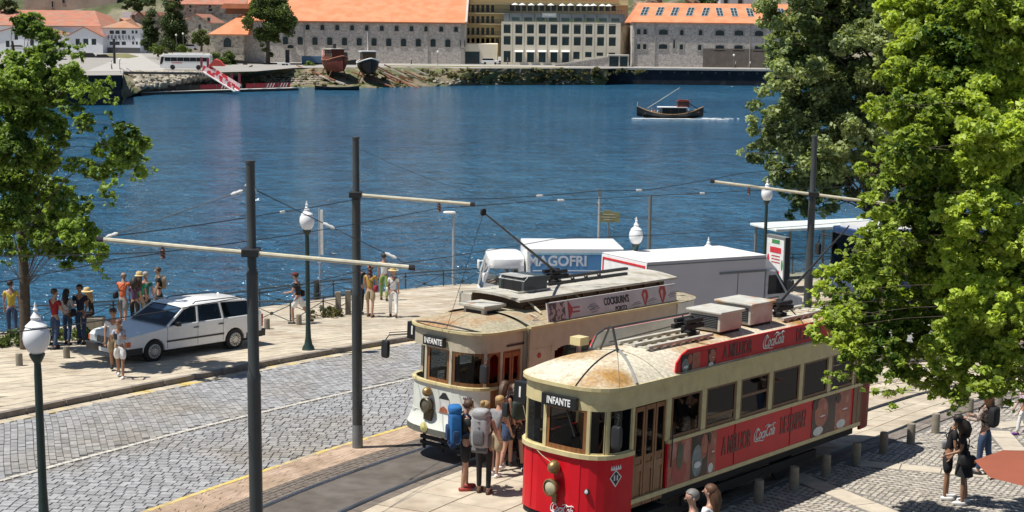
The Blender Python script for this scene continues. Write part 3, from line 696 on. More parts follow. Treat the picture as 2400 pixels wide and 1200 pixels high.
# roof advert boards
def board_roof(y, side):
    b = MB(); z0, z1 = 2.74, 3.15; prof = [(-1.82,z0),(5.05,z0),(5.15,z1-.1),(5.0,z1),(-1.45,z1),(-1.65,z1-.07),(-1.79,z0+.22)]
    b.prism(prof, y, y+.03, 0, 'y'); return b.build('advert_board', M_red, R2)
bn = board_roof(-.01, -1)
M_bback = mat('board_back_grey', (.50,.49,.49), .6, var=.08)
b = MB(); pr_ = [(-1.75,2.72),(4.95,2.78),(5.05,3.05),(4.9,3.2),(-1.35,3.2),(-1.6,3.12),(-1.73,2.95)]; b.prism(pr_, 2.10, 2.12, 0, 'y'); fb = b.build('far_advert_board', M_red, R2)
b = MB(); b.prism(pr_, 2.08, 2.099, 0, 'y'); b.build('board_back', M_bback, fb)
b = MB(); b.tube([(-1.75,2.06,2.7),(-1.73,2.06,2.97),(-1.6,2.06,3.16),(-1.35,2.06,3.24),(4.9,2.06,3.24)], .022, 6); b.tube([(1.2,2.06,2.9),(1.2,2.06,3.24)], .018, 5); b.tube([(-1.4,1.9,3.02),(1.2,1.75,3.16)], .014, 5); b.build('board_frame', M_pole, fb)
def on_side(x, z, y): return frame((x, y, z), (1,0,0), (0,0,1))   # reading towards +x, facing -y
text('A MELHOR', .33, M_letd, bn, on_side(.20, 2.95, -.014), sx=.62, off=.012)
cola(bn, on_side(1.5, 2.96, -.016), .29, M_let)
text('DE SEMPRE?', .33, M_letd, bn, on_side(2.85, 2.95, -.014), sx=.58, off=.01)
def adpics(parent, x0, z0, z1, y, specs):
    for (a, c, m, kind) in specs:
        b = MB(); b.box(x0+a, x0+c, y-.004, y, z0, z1)
        b.build('printed_picture', m, parent)
        w_ = c-a; h = z1-z0; cx = x0+(a+c)/2; cz = (z0+z1)/2
        def blob(px, pz, rx, rz, m2, dy=.007, e=1., rot=0):
            q = MB(); q.prism([(cx+px*w_+rx*w_*cos(t+rot), cz+pz*h+rz*h*sin(t)) for t in [2*pi*k/18 for k in range(18)]], y-dy, y-dy+.002, 0, 'y'); q.build('printed_shape', m2, parent)
        if kind == 'face':
            blob(.05,.1,.42,.40,M_ads); blob(.15,-.02,.25,.06,M_adl,.010); blob(.12,.0,.18,.02,M_let,.012); blob(.25,.25,.08,.1,M_adp,.010); blob(-.35,.35,.16,.14,M_adk,.010); blob(-.1,-.38,.3,.12,M_let,.010)
        if kind == 'bottle':
            blob(0,-.25,.33,.24,M_adl); blob(0,.15,.13,.34,M_adgr,.010); blob(-.3,.3,.15,.2,M_adp,.008); blob(.3,.2,.14,.28,M_adp,.008)
        if kind == 'cup':
            blob(-.12,-.1,.3,.38,M_adg); blob(.25,.2,.2,.3,M_ads,.009); blob(-.1,-.2,.2,.08,M_let,.012); blob(.3,0,.1,.04,M_adl,.011)
adpics(bn, -1.66, 2.76, 3.07, -.012, [(0,.36,M_adk,'cup'),(.36,.60,M_ads,None),(.60,.85,M_red,None),(.85,1.12,M_adk,'face')])
yS = -.004
adpics(side2, -1.90, .79, 1.55, yS, [(0,.72,M_ads,'bottle'),(.72,1.28,M_adk,'cup'),(1.28,1.55,M_ads,'face')])
adpics(side2, 3.0, .79, 1.55, yS, [(.22,.9,M_adk,'face'),(.9,1.2,M_adk,None),(1.2,1.85,M_ads,'face')])
text('A MELHOR', .46, M_letd, side2, on_side(.36, 1.18, yS-.001), sx=.45, off=.012)
cola(side2, on_side(1.38, 1.20, yS-.003), .29, M_let)
text('DE SEMPRE?', .46, M_letd, side2, on_side(2.46, 1.22, yS-.001), sx=.42, off=.012)
b = MB(); b.box(.28,.30,yS-.006,yS,.79,1.55); b.box(2.35,2.37,yS-.006,yS,.79,1.55); b.build('panel_joint', M_letd, side2)
# front details
def nose(P, x, y, z, o=.0):
    """frame on the outer skin of the nose at plan position, facing outwards; reading direction as seen from outside"""
    a = at_xy(P, x, y); p, q = cut(P, a-.02, a+.02)[0], cut(P, a-.02, a+.02)[-1]
    t = Vector((q[0]-p[0], q[1]-p[1], 0)).normalized()      # runs from near side to far side = right to left seen from outside
    nrm = Vector((-t.y, t.x, 0)); c = Vector(((p[0]+q[0])/2, (p[1]+q[1])/2, z))+nrm*o
    return frame(c, -t, (0,0,1)), nrm
F, nr = nose(P2, -3.86, .98, 1.02); F2, _ = nose(P2, -3.86, .98, 1.35)
b = MB(); b.T = F; b.lathe([(.085,0),(.085,.05),(.13,.10),(.15,.16),(.15,.19),(.13,.2),(.13,.17)], 20); b.box(-.05,.05,-.28,-.12,.0,.05); hl = b.build('headlamp', M_brass, R2, True)
b = MB(); b.T = F; b.lathe([(.128,.165),(.10,.185),(.0,.195)], 18); b.build('lens', M_lens, hl, True)
b = MB(); b.T = F2; b.sup((0,0,.09), (.11,.11,.12), 1.); b.lathe([(.12,.06),(.12,.09)], 16); b.build('gong', M_brass, R2, True)
for y, x in ((.33,-3.82),(1.93,-3.45)):
    Fm, _ = nose(P2, x, y, 1.02); b = MB(); b.T = Fm; b.lathe([(.05,0),(.05,.03),(.04,.04)], 14, m=0); b.lathe([(.035,.035),(.03,.05),(.0,.055)], 12, m=1); b.build('marker_lamp', [M_dkp, M_let], R2)
Fc, _ = nose(P2, -3.84, .82, .64); cola(R2, Fc @ Matrix.Translation((0,0,.005)), .19, M_let); Fc2, _ = nose(P2, -3.84, .82, .535)
text('Sabor Original', .05, M_let, R2, Fc2 @ Matrix.Translation((0,0,.004)))
Fe, _ = nose(P2, -3.38, .0, 1.24); crest(R2, Fe, .32, M_dkp, M_let)
def destboard(root, P, x, y, z, wd, o):
    Fd, _ = nose(P, x, y, z); b = MB(); b.T = Fd @ Matrix.Translation((0,0,o)); b.box(-wd/2,wd/2,-.10,.10,-.03,.05); s_ = b.build('destination_board', M_sign, root, bevel=.008)
    text('INFANTE', .165, M_let, s_, Fd @ Matrix.Translation((0,-.005,o+.052)), sx=.8, off=.004)
destboard(R2, P2, -3.82, .95, 2.46, .78, .03)
def routebox(root, x, y, z, P):
    Fd, _ = nose(P, -3.7, 1.05, z); R = Fd.to_3x3().to_4x4(); M0 = Matrix.Translation((x, y, z)) @ R
    b = MB(); b.T = M0; b.box(-.16,.14,-.18,.18,-.12,.03); s_ = b.build('route_number_box', M_sign, root, bevel=.01); text('1', .25, M_let, s_, M0 @ Matrix.Translation((-.01,0,.033)), off=.007)
    c = MB(); c.T = M0; c.tube([(.1,.05,-.05),(.3,.12,-.1)], .012, 5); c.build('bracket', M_dkp, root)
routebox(R2, -3.52, 2.2, 2.36, P2)
def mirror(root, a, knee, head, r=(.05,.10,.19), name='mirror'):
    b = MB(); b.tube([a, knee, Vector(head)+Vector((0,0,.2))], .014, 6); b.tube([Vector(a)+Vector((0,0,.05)), Vector(knee)+Vector((0,0,.05)), Vector(knee)], .01, 5); s_ = b.build(name, M_dkp, root)
    c = MB(); c.sup(head, r, .35, 12, 8); c.build('mirror_head', M_dkp, s_, True)
mirror(R2, (-3.45,.02,2.28), (-3.62,-.18,2.30), (-3.66,-.17,2.0)); mirror(R2, (-3.35,2.15,2.25), (-3.55,2.5,2.28), (-3.6,2.5,2.02), (.04,.07,.13))
b = MB(); Fw, _ = nose(P2, -3.82, .75, 2.1, .02); b.T = Fw; b.bar((-.05,.24,0),(.16,-.18,.01), .02); b.build('wiper', M_dkp, R2)
b = MB(); b.tube(smooth_line([(-3.55,2.12,2.15),(-3.6,1.9,1.75),(-3.88,1.45,1.55),(-3.95,1.05,1.42)], 5), .008, 4); b.build('gong_cord', mat('rope', (.4,.32,.2), .9), R2)
# interior
def interior(root, xa, xb, y0, y1, floor=.72, seats=True):
    b = MB(); b.box(xa,xb,y0+.05,y1-.05,floor-.06,floor); b.box(xa,xb,y0+.08,y1-.08,2.42,2.46); b.build('floor', M_int, root)
    if seats:
        x = xa+1.5
        while x < xb-1.2:
            for yy in (y0+.15, y1-.95):
                s_ = MB(); s_.box(x,x+.42,yy,yy+.8,floor+.4,floor+.47); s_.box(x+.40,x+.46,yy,yy+.8,floor+.45,floor+.95); s_.build('bench_seat', M_wood, root)
            x += .8
interior(R2, -3.0, 5.4, 0, 2.15)
b = MB(); b.box(-2.0,-1.95,.06,2.1,.7,2.4); b.box(4.95,5.0,.06,2.1,.7,2.4)
for q_ in ((-2.0,-1.96,.06,.7),(-2.0,-1.96,1.45,2.1),(4.95,5.0,.06,.75),(4.95,5.0,1.4,2.1)): bk = MB(); bk.box(*q_,.7,2.42); bk.build('bulkhead', M_wood, R2)
b = MB(); b.box(-3.3,-3.0,1.2,1.5,.72,1.75); b.sup((-3.15,1.35,1.8), (.15,.15,.08), .8); b.build('controller', M_brass, R2)
# underframe and truck
def truck(root, xa, xb, y0, y1):
    b = MB(); b.box(xa,xb,y0+.25,y1-.25,.45,.70); b.box(xa+1.8,xb-1.8,y0+.12,y0+.2,.28,.45); b.box(xa+1.8,xb-1.8,y1-.2,y1-.12,.28,.45); b.build('underframe', M_under, root)
    for x in (xa+2.9, xb-2.9):
        for y in (y0+.30, y1-.38):
            w_ = MB(); w_.lathe([(.38,0),(.38,.03),(.35,.04),(.35,.09),(.1,.1)], 20, (x,y,.38), 0, 'y'); w_.build('wheel', M_under, root)
truck(R2, -3.0, 5.5, 0, 2.15)
b = MB(); wall(b, cut(P2, .1, L2(-1.9, 0)), .52, .70, .04, 0, -.12); b.build('skirt', M_under, R2)

# ---------------- white tram ----------------
R1 = plane_root('tram', 'white and beige older tram with tall roof deck, standing behind the red one', 'tram', T1)
y0, y1 = .10, 2.28
P1 = plan(-1.80, -1.05, -.38, 6.6, y0, y1, 3.0)          # front platform
PB = [(5.15,-.02),(-.36,-.02)]; PBf = [(-.36,2.36),(5.15,2.36)]
PR = plan(-.36, -.36, 5.15, 6.5, -.02, 2.36, 3.0)
def L1(x, y): return at_xy(P1, x, y)
e0, e1 = L1(-.38, y0), L1(-.38, y1)
fr = cut(P1, e0, e1)
b = MB(); wall(b, cut(P1, L1(-1.25,y0), L1(-1.05,y1)+.3), .78, 1.58, .05); wall(b, cut(P1, e0+.0, L1(-1.25,y0)), 1.22, 1.58, .05); b.build('front_panel', M_ivory, R1)
b = MB()     # flared apron
Q = cut(P1, L1(-1.25,y0), L1(-1.05,y1)+.3); rows = []
for o, z in ((0,1.0),(.02,.90),(.08,.76),(.12,.68),(.12,.55)): rows.append([(x, y, z) for x, y in inset(Q, o)])
b.grid(rows[:4], 0); b.grid(rows[3:], 1); b.grid([rows[4], [(x, y, .55) for x, y in inset(Q, .0)]], 1); b.build('apron', [M_ivory, mat('buffer_grey', (.13,.13,.11), .6)], R1, True)
b = MB()
for z in (.26, .38): b.box(-1.72,-1.66,.55,1.75,z,z+.07)
for y in (.6, 1.15, 1.7): b.box(-1.66,-1.62,y-.03,y+.03,.15,.5)
b.build('lifeguard', M_under, R1)
b = MB(); wall(b, cut(P1, e0, e1), 1.575, 1.645, .09, 0, .04); b.build('belt_rail', M_cream, R1, bevel=.01)
b = MB(); wall(b, fr, 2.34, 2.74, .06); b.build('letter_board', M_beige, R1)
b = MB(); wall(b, fr, 2.72, 2.77, .12, 0, .08); b.build('gutter', M_cream, R1)
b = MB(); wall(b, PB, .78, 1.6, .05); wall(b, PBf, .78, 1.6, .05); b.build('side_panel', M_ivory, R1)
b = MB(); wall(b, PB, 2.30, 2.76, .06); wall(b, PBf, 2.30, 2.76, .06); b.build('letter_board', M_beige, R1)
b = MB(); wall(b, PB, 2.75, 2.80, .12, 0, .07); wall(b, PBf, 2.75, 2.80, .12, 0, .07); b.build('gutter', M_cream, R1)
for q_ in ((-.36,-.30,-.02,.35),(-.36,-.30,2.0,2.36),(5.1,5.16,-.02,2.36)): b = MB(); b.box(*q_,.78,2.76); b.build('bulkhead', M_beige, R1)
b = MB(); wall(b, [(.42,-.02),(-.36,-.02)], 1.6, 2.31, .06); b.build('corner_panel', M_beige, R1)
b = MB(); b.lathe([(.055,0),(.055,.012)], 16, (.02,-.036,2.15), 0, 'y'); b.build('hydrant_sign', mat('sign_red', (.45,.03,.03), .5), R1)
for i in range(5):
    a = .5+i*.93
    c0 = alen(PB)[-1]-(a+.86+.36); c1 = alen(PB)[-1]-(a+.36)
    window(R1, PB, c0, c1, 1.62, 2.30, M_beige, M_glassd, .05, False, True)
for i in range(6):
    for ya, yb in ((-.03,.03),(2.3,2.36)): b = MB(); b.box(.44+i*.93-.02,.44+i*.93+.05,ya,yb,1.6,2.31); b.build('window_post', M_beige, R1)
b = MB(); b.add([(.75,-.05,1.98),(1.75,-.05,1.98),(1.75,-.42,1.86),(.75,-.42,1.86)], [(0,1,2,3)]); b.add([(.75,-.05,1.97),(1.75,-.05,1.97),(1.75,-.42,1.85),(.75,-.42,1.85)], [(3,2,1,0)]); b.build('awning_panel', mat('pale_blue_panel', (.62,.74,.76), .4), R1)
def post1(x, y, w_=.07, z0=1.62, m=M_beige, z1=2.36):
    b = MB(); c = L1(x, y); wall(b, cut(P1, c-w_/2, c+w_/2), z0, z1, .07, 0, .004); b.build('pillar', m, R1)
for x, y in [(-.42,y0),(-1.05,y0),(-1.48,.15),(-1.79,.86),(-1.76,1.58),(-1.2,2.24),(-.42,y1)]: post1(x, y)
b = MB(); wall(b, cut(P1, L1(-1.02,y0), L1(-1.30,y0)), .78, 1.58, .05, 0, .004); b.build('corner_pillar', M_wood, R1)
b = MB(); c = L1(-1.28, y0); wall(b, cut(P1, c-.035, c+.055), .78, 1.58, .05, 0, .006); b.build('corner_pillar', M_wood, R1)
def fw1(p, q, fm, arch=False):
    a, c = L1(*p), L1(*q); window(R1, P1, min(a, c)+.03, max(a, c)-.03, 1.645, 2.35, fm, M_glassd, .05, False, arch, 'windscreen')
fw1((-1.05,y0),(-1.45,.14), M_wood, True); fw1((-1.48,.15),(-1.79,.83), M_woodd, True); fw1((-1.79,.88),(-1.76,1.55), M_wood, False); fw1((-1.05,y0),(-.45,y0), M_wood, True)
a, c = L1(-.46, y0), L1(-1.01, y0)
for k in range(2):
    u0 = a+(c-a)*k/2+.008; u1 = a+(c-a)*(k+1)/2-.008; d = MB()
    wall(d, cut(P1, u0, u0+.05), .62, 2.30, .045, 0, .008); wall(d, cut(P1, u1-.05, u1), .62, 2.30, .045, 0, .008)
    for z0, z1 in ((.62,.74),(1.30,1.44),(2.2,2.30)): wall(d, cut(P1, u0+.05, u1-.05), z0, z1, .045, 0, .008)
    wall(d, cut(P1, u0+.05, u1-.05), .74, 1.30, .02, 0, -.006)
    dd = d.build('door_leaf', M_wood, R1); g = MB(); wall(g, cut(P1, u0+.05, u1-.05), 1.44, 2.2, .01, 0, -.01); g.build('pane', M_glassd, dd)
roof(R1, cut(P1, e0, e1)+[(-.30,y1),(-.30,y0)], -.32, -.30, 1.19, .19, 2.76, M_roofo, over=.07)
b = MB()
nn = 9
for t0 in range(0, 1):
    rows = []
    for j in range(17):
        y = -.08+2.52*j/16; h = .20*(1-abs((y-1.17)/1.26)**2.4); rows.append([(-.34, y, 2.79+h), (5.15, y, 2.79+h)])
    b.grid(rows)
b.build('roof', M_roofo, R1, True)
rp = [p for p in PR if p[0] > 5.1]; rear = cut(PR, at_xy(PR, 5.15, 2.36), at_xy(PR, 6.5, 1.17)*1.0)
rp = arc_end(-6.5, -5.15, -.02, 2.36, 3.0); rp = [(-x, y) for x, y in rp]
b = MB(); rpi = [(x, y) for x, y in rp][::-1]; wall(b, rpi, .78, 1.6, .05); wall(b, rpi, 2.32, 2.74, .05); b.build('rear_panel', M_ivory, R1)
b = MB()
for k in (0, 4, 8, 12, 16):
    x, y = rpi[k]; b.box(x-.05, x+.03, y-.04, y+.04, 1.6, 2.33)
b.build('pillar', M_beige, R1)
rows = []
for k in range(8):
    t = k/7; rows.append([(5.15+(x+.08-5.15)*(1-t), 1.17+(y*1.03-1.17)*(1-t), 2.76+.20*(1-(1-t)**2.3)) for x, y in rp])
b = MB(); b.grid(rows); b.build('rear_roof', M_roofo, R1, True)
_n0 = set(R1.children)
# roof vent, deck, banner, compressor box
b = MB(); b.box(-.66,-.10,1.0,1.60,3.02,3.26); b.box(-.73,-.02,.93,1.68,3.26,3.32); v = b.build('roof_ventilator', M_shell, R1, bevel=.012)
for (xa, xb, ya, yb) in ((-.667,-.662,1.08,1.52),(-.56,-.2,.993,.998)): g = MB(); g.box(xa,xb,ya,yb,3.1,3.2); g.build('grille', M_under, v)
b = MB(); b.box(-.7,0,1.02,1.7,2.95,3.03); b.build('ventilator_base', M_under, R1)
b = MB(); rows = []
for j in range(9):
    y = .62+1.85*j/8; h = .10*(1-abs((y-1.5)/.95)**2); rows.append([(.0+.05*abs(j-4)/4, y, 3.40+h), (6.0, y, 3.40+h)])
b.grid(rows); b.grid([[(x, y, z-.05) for x, y, z in r] for r in rows]); b.grid([rows[0], [(x, y, z-.05) for x, y, z in rows[0]]]); b.grid([[r[0] for r in rows], [(r[0][0], r[0][1], r[0][2]-.05) for r in rows]])
b.build('roof_deck', M_deck, R1)
b = MB(); b.box(.35,5.7,.8,2.3,3.02,3.38); b.build('clerestory', mat('clerestory_brown', (.10,.065,.04), .7), R1)
b = MB()
for i in range(9): b.box(.6+i*.6,.62+i*.6,.72,.8,3.05,3.38)
b.box(.4,5.6,.74,.78,3.18,3.22); b.build('clerestory_rib', M_woodd, R1)
b = MB(); b.box(.0,.06,2.3,2.36,3.1,3.42); b.box(.0,.03,2.0,2.36,3.15,3.38); b.build('deck_bracket', M_deck, R1)
for x, y in ((.7,.95),(3.3,2.2)): b = MB(); b.tube([(x,y,3.47),(x,y,3.55),(x+.28,y,3.55),(x+.28,y,3.47)], .01, 5); b.build('grab_handle', M_pole, R1)
for _o in set(R1.children)-_n0:
    for _p in [_o]+list(_o.children): _p.data.transform(Matrix.Translation((0,0,-.19)))
bn1 = MB(); bn1.add([(.30,-.02,2.76),(5.12,-.02,2.76),(5.12,.06,3.21),(.30,.06,3.21),(.30,.01,2.76),(5.12,.01,2.76),(5.12,.09,3.21),(.30,.09,3.21)], [(0,1,2,3),(7,6,5,4),(0,4,5,1),(3,2,6,7),(0,3,7,4),(1,5,6,2)])
bn1 = bn1.build('advert_board', mat('banner_white', (.60,.58,.57), .5, var=.12, scale=2), R1)
def on_b(x, t, o=.004): return frame((x, .03+.29*t-o*.77, 2.80+.36*t+o*.62*0), (1,0,0), (0,.29,.36))
def ob(x, t, o=.006):
    n_ = Vector((0,-.45,.08)).normalized(); p = Vector((x, -.02+.08*t, 2.76+.45*t))+n_*o; return frame(p, (1,0,0), (0,.08,.45))
text("COCKBURN'S", .23, M_letb, bn1, ob(2.75,.62), sx=.66, off=.004); text('PORTO', .13, M_letb, bn1, ob(2.9,.22), off=.002)
M_blr = mat('print_red', (.45,.05,.04), .5); M_blg = mat('print_grey', (.25,.24,.23), .5)
b = MB(); b.T = ob(.62,.5,.004); b.box(-.27,.27,-.21,.21,0,.003,0); b.build('printed_picture', mat('print_pink', (.55,.42,.38), .5, rgb2=(.12,.08,.08), thr=(.48,.52), sc2=9), bn1)
for x, t, s_ in ((1.1,.5,.2),): b = MB(); b.T = ob(x,t,.004); b.prism([(-.1,-.2),(-.1,.22),(.05,.05),(.05,-.03)], 0, .003); b.box(.05,.3,.03,.06,0,.003); b.box(.05,.3,-.06,-.03,0,.003); b.build('printed_shape', M_blr, bn1)
for x, s_ in ((3.85,1.),(4.55,1.15)):
    b = MB(); b.T = ob(x,.52,.004); b.prism([(-.02*s_,-.19*s_),(-.13*s_,.08*s_),(-.06*s_,.19*s_),(.10*s_,.17*s_),(.13*s_,.02*s_)], 0, .003, 0); b.prism([(-.02*s_,-.10*s_),(-.07*s_,.08*s_),(-.02*s_,.13*s_),(.03*s_,.08*s_)], .003, .005, 1); b.build('printed_shape', [M_blr, mat('print_rose', (.6,.4,.36), .5)], bn1)
for x, t in ((1.85,.5),(1.95,.35),(3.5,.25),(4.1,.3),(4.95,.45)):
    b = MB(); b.T = ob(x,t,.004); b.bar((-.18,0,0),(.18,.02,0), .012); b.bar((-.1,.04,0),(.12,.06,0), .01); b.bar((-.12,-.05,0),(.1,-.03,0), .01); b.build('printed_shape', M_blg, bn1)
_n0 = set(R1.children)
for x in (.45, 2.1, 3.9): b = MB(); b.bar((x,.33,3.14),(x+.12,.85,3.34), .035); b.build('banner_strut', M_arm, R1)
b = MB(); b.add([(5.1,-.02,2.80),(5.55,.1,2.80),(5.12,.32,3.14)], [(0,1,2)]); b.add([(.28,.0,2.80),(.05,.1,2.80),(.28,.32,3.1)], [(0,1,2)]); b.build('banner_gusset', M_deck, R1)
b = MB()
for y in (.15, .3, .45): b.box(-.28,.2,y,y+.05,2.86+y*.3,2.93+y*.3)
b.box(-.25,-.2,.1,.55,2.85,3.05); b.tube([(-.2,.15,3.0),(.1,.15,3.12),(.15,.4,3.15)], .015, 5); b.box(-.1,.25,.1,.5,3.02,3.05); b.build('roof_step', M_deck, R1)
M_cgr = mat('case_slate', (.055,.07,.075), .4, var=.15)
b = MB(); b.prism([(.02,3.48),(.02,3.80),(.12,3.90),(.72,3.90),(.72,3.48)][::-1], 1.15, 1.75, 0, 'x') if 0 else b.prism([(.62,3.46),(.62,3.72),(.72,3.80),(1.42,3.80),(1.42,3.46)], 1.0, 1.75, 0, 'y'); cb = b.build('compressor_case', M_cgr, R1, bevel=.01)
b = MB(); b.box(.6,1.0,1.02,1.73,3.797,3.812); b.add([(.615,.99,3.72),(.74,.99,3.81),(.74,1.76,3.81),(.615,1.76,3.72)], [(0,1,2,3)]); b.build('case_lid', mat('case_grey', (.42,.42,.40), .5), cb)
b = MB(); b.box(.61,.617,1.08,1.67,3.50,3.70); b.build('case_opening', M_under, cb)
b = MB(); b.tube([(.45,1.0,3.5),(.45,1.8,3.5)], .02, 6); b.tube([(.45,1.0,3.5),(1.5,.98,3.5)], .02, 6); b.build('mounting_rail', M_deck, R1)
trolley_base(R1, 2.3, 1.5, 3.5)
b = MB(); b.bar((1.8,1.9,3.52),(5.6,1.9,3.52), .1, .05); b.bar((1.8,1.3,3.53),(4.8,1.3,3.53), .07, .05)
for i in range(4): b.sup((2.2+i*.5,1.3,3.58), (.05,.05,.04), 1., 8, 5)
b.build('roof_walkway', M_dkp, R1)
b = MB(); b.tube([(2.35,1.5,3.72),(-2.35,-.45,5.47)], [.035,.015], 7); b.build('trolley_pole', M_dkp, R1)
b = MB(); b.sup((-2.40,-.47,5.49), (.07,.035,.07), .6); b.build('trolley_wheel', M_under, R1)
for _o in set(R1.children)-_n0:
    for _p in [_o]+list(_o.children): _p.data.transform(Matrix.Translation((0,0,-.19)))
b = MB(); b.tube([(-2.38,-.46,5.28),(-1.9,.9,2.80)], .006, 4); b.build('trolley_rope', M_dkp, R1)
F, _ = nose(P1, -1.8, 1.40, 1.15); F2, _ = nose(P1, -1.8, 1.42, 1.42)
b = MB(); b.T = F; b.lathe([(.10,0),(.10,.06),(.15,.10),(.16,.16),(.14,.18),(.14,.15)], 20); b.box(-.11,.11,-.32,-.1,0,.09); hl = b.build('headlamp', mat('lamp_bronze', (.10,.08,.05), .45, .4), R1, True)
b = MB(); b.T = F; b.lathe([(.138,.15),(.0,.18)], 16); b.build('lens', mat('lens_dark', (.10,.09,.06), .1), hl)
b = MB(); b.T = F2; b.sup((0,0,.09), (.10,.10,.11), 1.); b.build('gong', M_brass, R1, True)
Fe, _ = nose(P1, -1.66, .45, 1.28); crest(R1, Fe, .26, M_dkp, mat('crest_plum', (.12,.06,.10), .5))
Fe, _ = nose(P1, -1.76, 1.0, 1.32); b = MB(); b.T = Fe; b.prism([(-.15,0),(.15,0),(.04,.13),(-.04,.13)], .0, .015, 0); b.box(-.15,.15,-.28,0,.0,.012, 1); b.prism([(-.12,-.28),(.12,-.28),(.1,-.2),(0,-.14),(-.1,-.2)], .012, .016, 2); b.build('printed_picture', [M_dkp, mat('print_pale', (.62,.62,.60), .4), mat('print_russet', (.35,.12,.06), .5)], R1)
Fe, _ = nose(P1, -1.7, 1.75, .95); text("COCKBURN'S", .10, mat('lettering_faded', (.35,.40,.37), .5), R1, Fe @ Matrix.Translation((0,0,.005)), sx=.9); Fe, _ = nose(P1, -1.72, 1.7, .83); text("PORTO", .07, mat('lettering_faded'), R1, Fe @ Matrix.Translation((0,0,.03)), sx=.9)
Fe, _ = nose(P1, -1.8, 1.45, .68); b = MB(); b.T = Fe; b.lathe([(.11,.13),(.02,.16)], 12); b.build('buffer_boss', mat('pale_yellow_paint', (.62,.55,.22), .5), R1)
destboard(R1, P1, -1.79, 1.28, 2.49, .62, .05); routebox(R1, -1.45, 2.32, 2.52, P1)
mirror(R1, (-1.45,.1,2.25), (-1.62,-.02,2.2), (-1.66,.02,1.97)); mirror(R1, (-1.3,2.3,2.45), (-1.75,2.75,2.40), (-1.8,2.8,2.1))
interior(R1, -.9, 5.1, 0, 2.36); truck(R1, -1.2, 5.8, 0, 2.36)
b = MB(); b.box(-1.45,-1.15,1.0,1.35,.72,1.85); b.sup((-1.3,1.18,1.9), (.14,.14,.06), .8); b.build('controller', M_brass, R1)
b = MB(); b.box(-1.2,-.38,.12,2.26,.62,.70); b.build('platform_floor', M_under, R1)
# roof hatch trim lines of front roof
Pf = cut(P1, e0, e1)
b = MB()
q = smooth_line([(-1.72,1.95,2.86),(-1.85,1.5,2.92),(-1.85,1.0,2.93),(-1.72,.5,2.88),(-1.45,.14,2.80)], 6); b.tube([p-Vector((0,0,.06)) for p in q], .018, 6); b.build('roof_batten', M_dkp, R1)

# true widths: both bodies are narrower than drawn above
for R_, k_ in ((R2, .90), (R1, .95)):
    done = set()
    for o in list(R_.children_recursive):
        if o.type == 'MESH' and o.data.name not in done:
            done.add(o.data.name); o.data.transform(Matrix.Diagonal((1, k_, 1, 1)))
# ================================================================== poles, lamps, wires
def V(p, dz=0): return Vector((p[0], p[1], gz(p[1])+dz))
def catenary_pole(x, y, h, arm, label, hang, cols=(3.5, 5.2), lean=0):
    r = thing('catenary_pole', label, 'pole', V((x, y)), 0, 'black overhead line poles')
    b = MB(); c1, c2 = cols
    b.lathe([(.108,0),(.108,c1-.08),(.114,c1),(.09,c1+.06),(.09,c2-.05),(.096,c2),(.073,c2+.05),(.07,h-.05),(.078,h-.04),(.078,h),(.02,h+.01)], 16); b.build('mast', M_pole, r, True)
    b = MB(); b.lathe([(.113,.0),(.113,.5),(.109,.52)], 16); b.build('mast_base', M_poleg, r, True)
    if arm:
        (ax, ay, az), (bx, by, bz) = [Vector(q)-Vector((x, y, gz(y))) for q in arm]
        b = MB(); off = Vector((0, -.13, 0)); b.tube([Vector((ax, ay, az))+off, Vector((bx, by, bz))+off], .036, 8); a_ = b.build('cross_arm', M_arm, r, True)
        for e in ((ax, ay, az), (bx, by, bz)):
            d = (Vector((bx, by, bz))-Vector((ax, ay, az))).normalized()*.05; b = MB(); b.tube([Vector(e)+off-d, Vector(e)+off+d], .046, 8); b.build('arm_cap', M_dkp, a_)
        t = (-ax)/(bx-ax) if bx != ax and ax*bx < 0 else (0 if abs(ax) < abs(bx) else 1)
        zc = az+(bz-az)*t; b = MB(); b.box(-.13,.13,-.2,.11,zc-.06,zc+.06); b.build('clamp', M_dkp, r, bevel=.01)
        for t in hang:
            p = Vector((ax+(bx-ax)*t, ay+(by-ay)*t, az+(bz-az)*t))+off
            b = MB(); b.lathe([(.015,0),(.02,-.06),(.045,-.08),(.03,-.11),(.045,-.14),(.03,-.17),(.05,-.2),(.02,-.22)], 8, p); b.build('hanger_insulator', mat('insulator_brown', (.12,.05,.035), .4), a_, True)
    return r
Y1 = 22.3; a1, a2 = AT(240,558,Y1), AT(967,624,Y1); p1 = AT(590,590,Y1); P1x = p1.x; h1 = AT(583,376,Y1).z-gz(Y1)
catenary_pole(P1x, Y1, h1, (a1, a2), 'tall black overhead line pole with cream arms on both sides in the left foreground', (.2, .865), (AT(592,880,Y1).z-gz(Y1), AT(590,640,Y1).z-gz(Y1)))
Y2 = 29.94; b1, b2 = AT(838,455,Y2), AT(1108,477,Y2); h2 = AT(838,321,Y2).z-gz(Y2); P2x = AT(836,700,Y2).x
catenary_pole(P2x, Y2, h2, (b1, b2), 'black overhead line pole on the brown paving strip, its arm reaching over the white tram', (.71,), (3.38, 5.35))
Y3 = 36.2; c1, c2 = AT(1668,424,Y3), AT(2075,476,Y3); h3 = AT(1908,318,Y3).z-gz(Y3); P3x = AT(1902,500,Y3).x
catenary_pole(P3x, Y3, h3, (c1, c2), 'black overhead line pole rising behind the red tram in front of the bus shelter', (.21,), (AT(1895,640,Y3).z-gz(Y3), AT(1905,470,Y3).z-gz(Y3)))
Y4 = 44.5; h4 = AT(2080,308,Y4).z-gz(Y4)
catenary_pole(AT(2075,400,Y4).x, Y4, h4, None, 'thinner black pole half hidden by leaves, rightmost of the overhead line poles', (), (3.2, 5.))
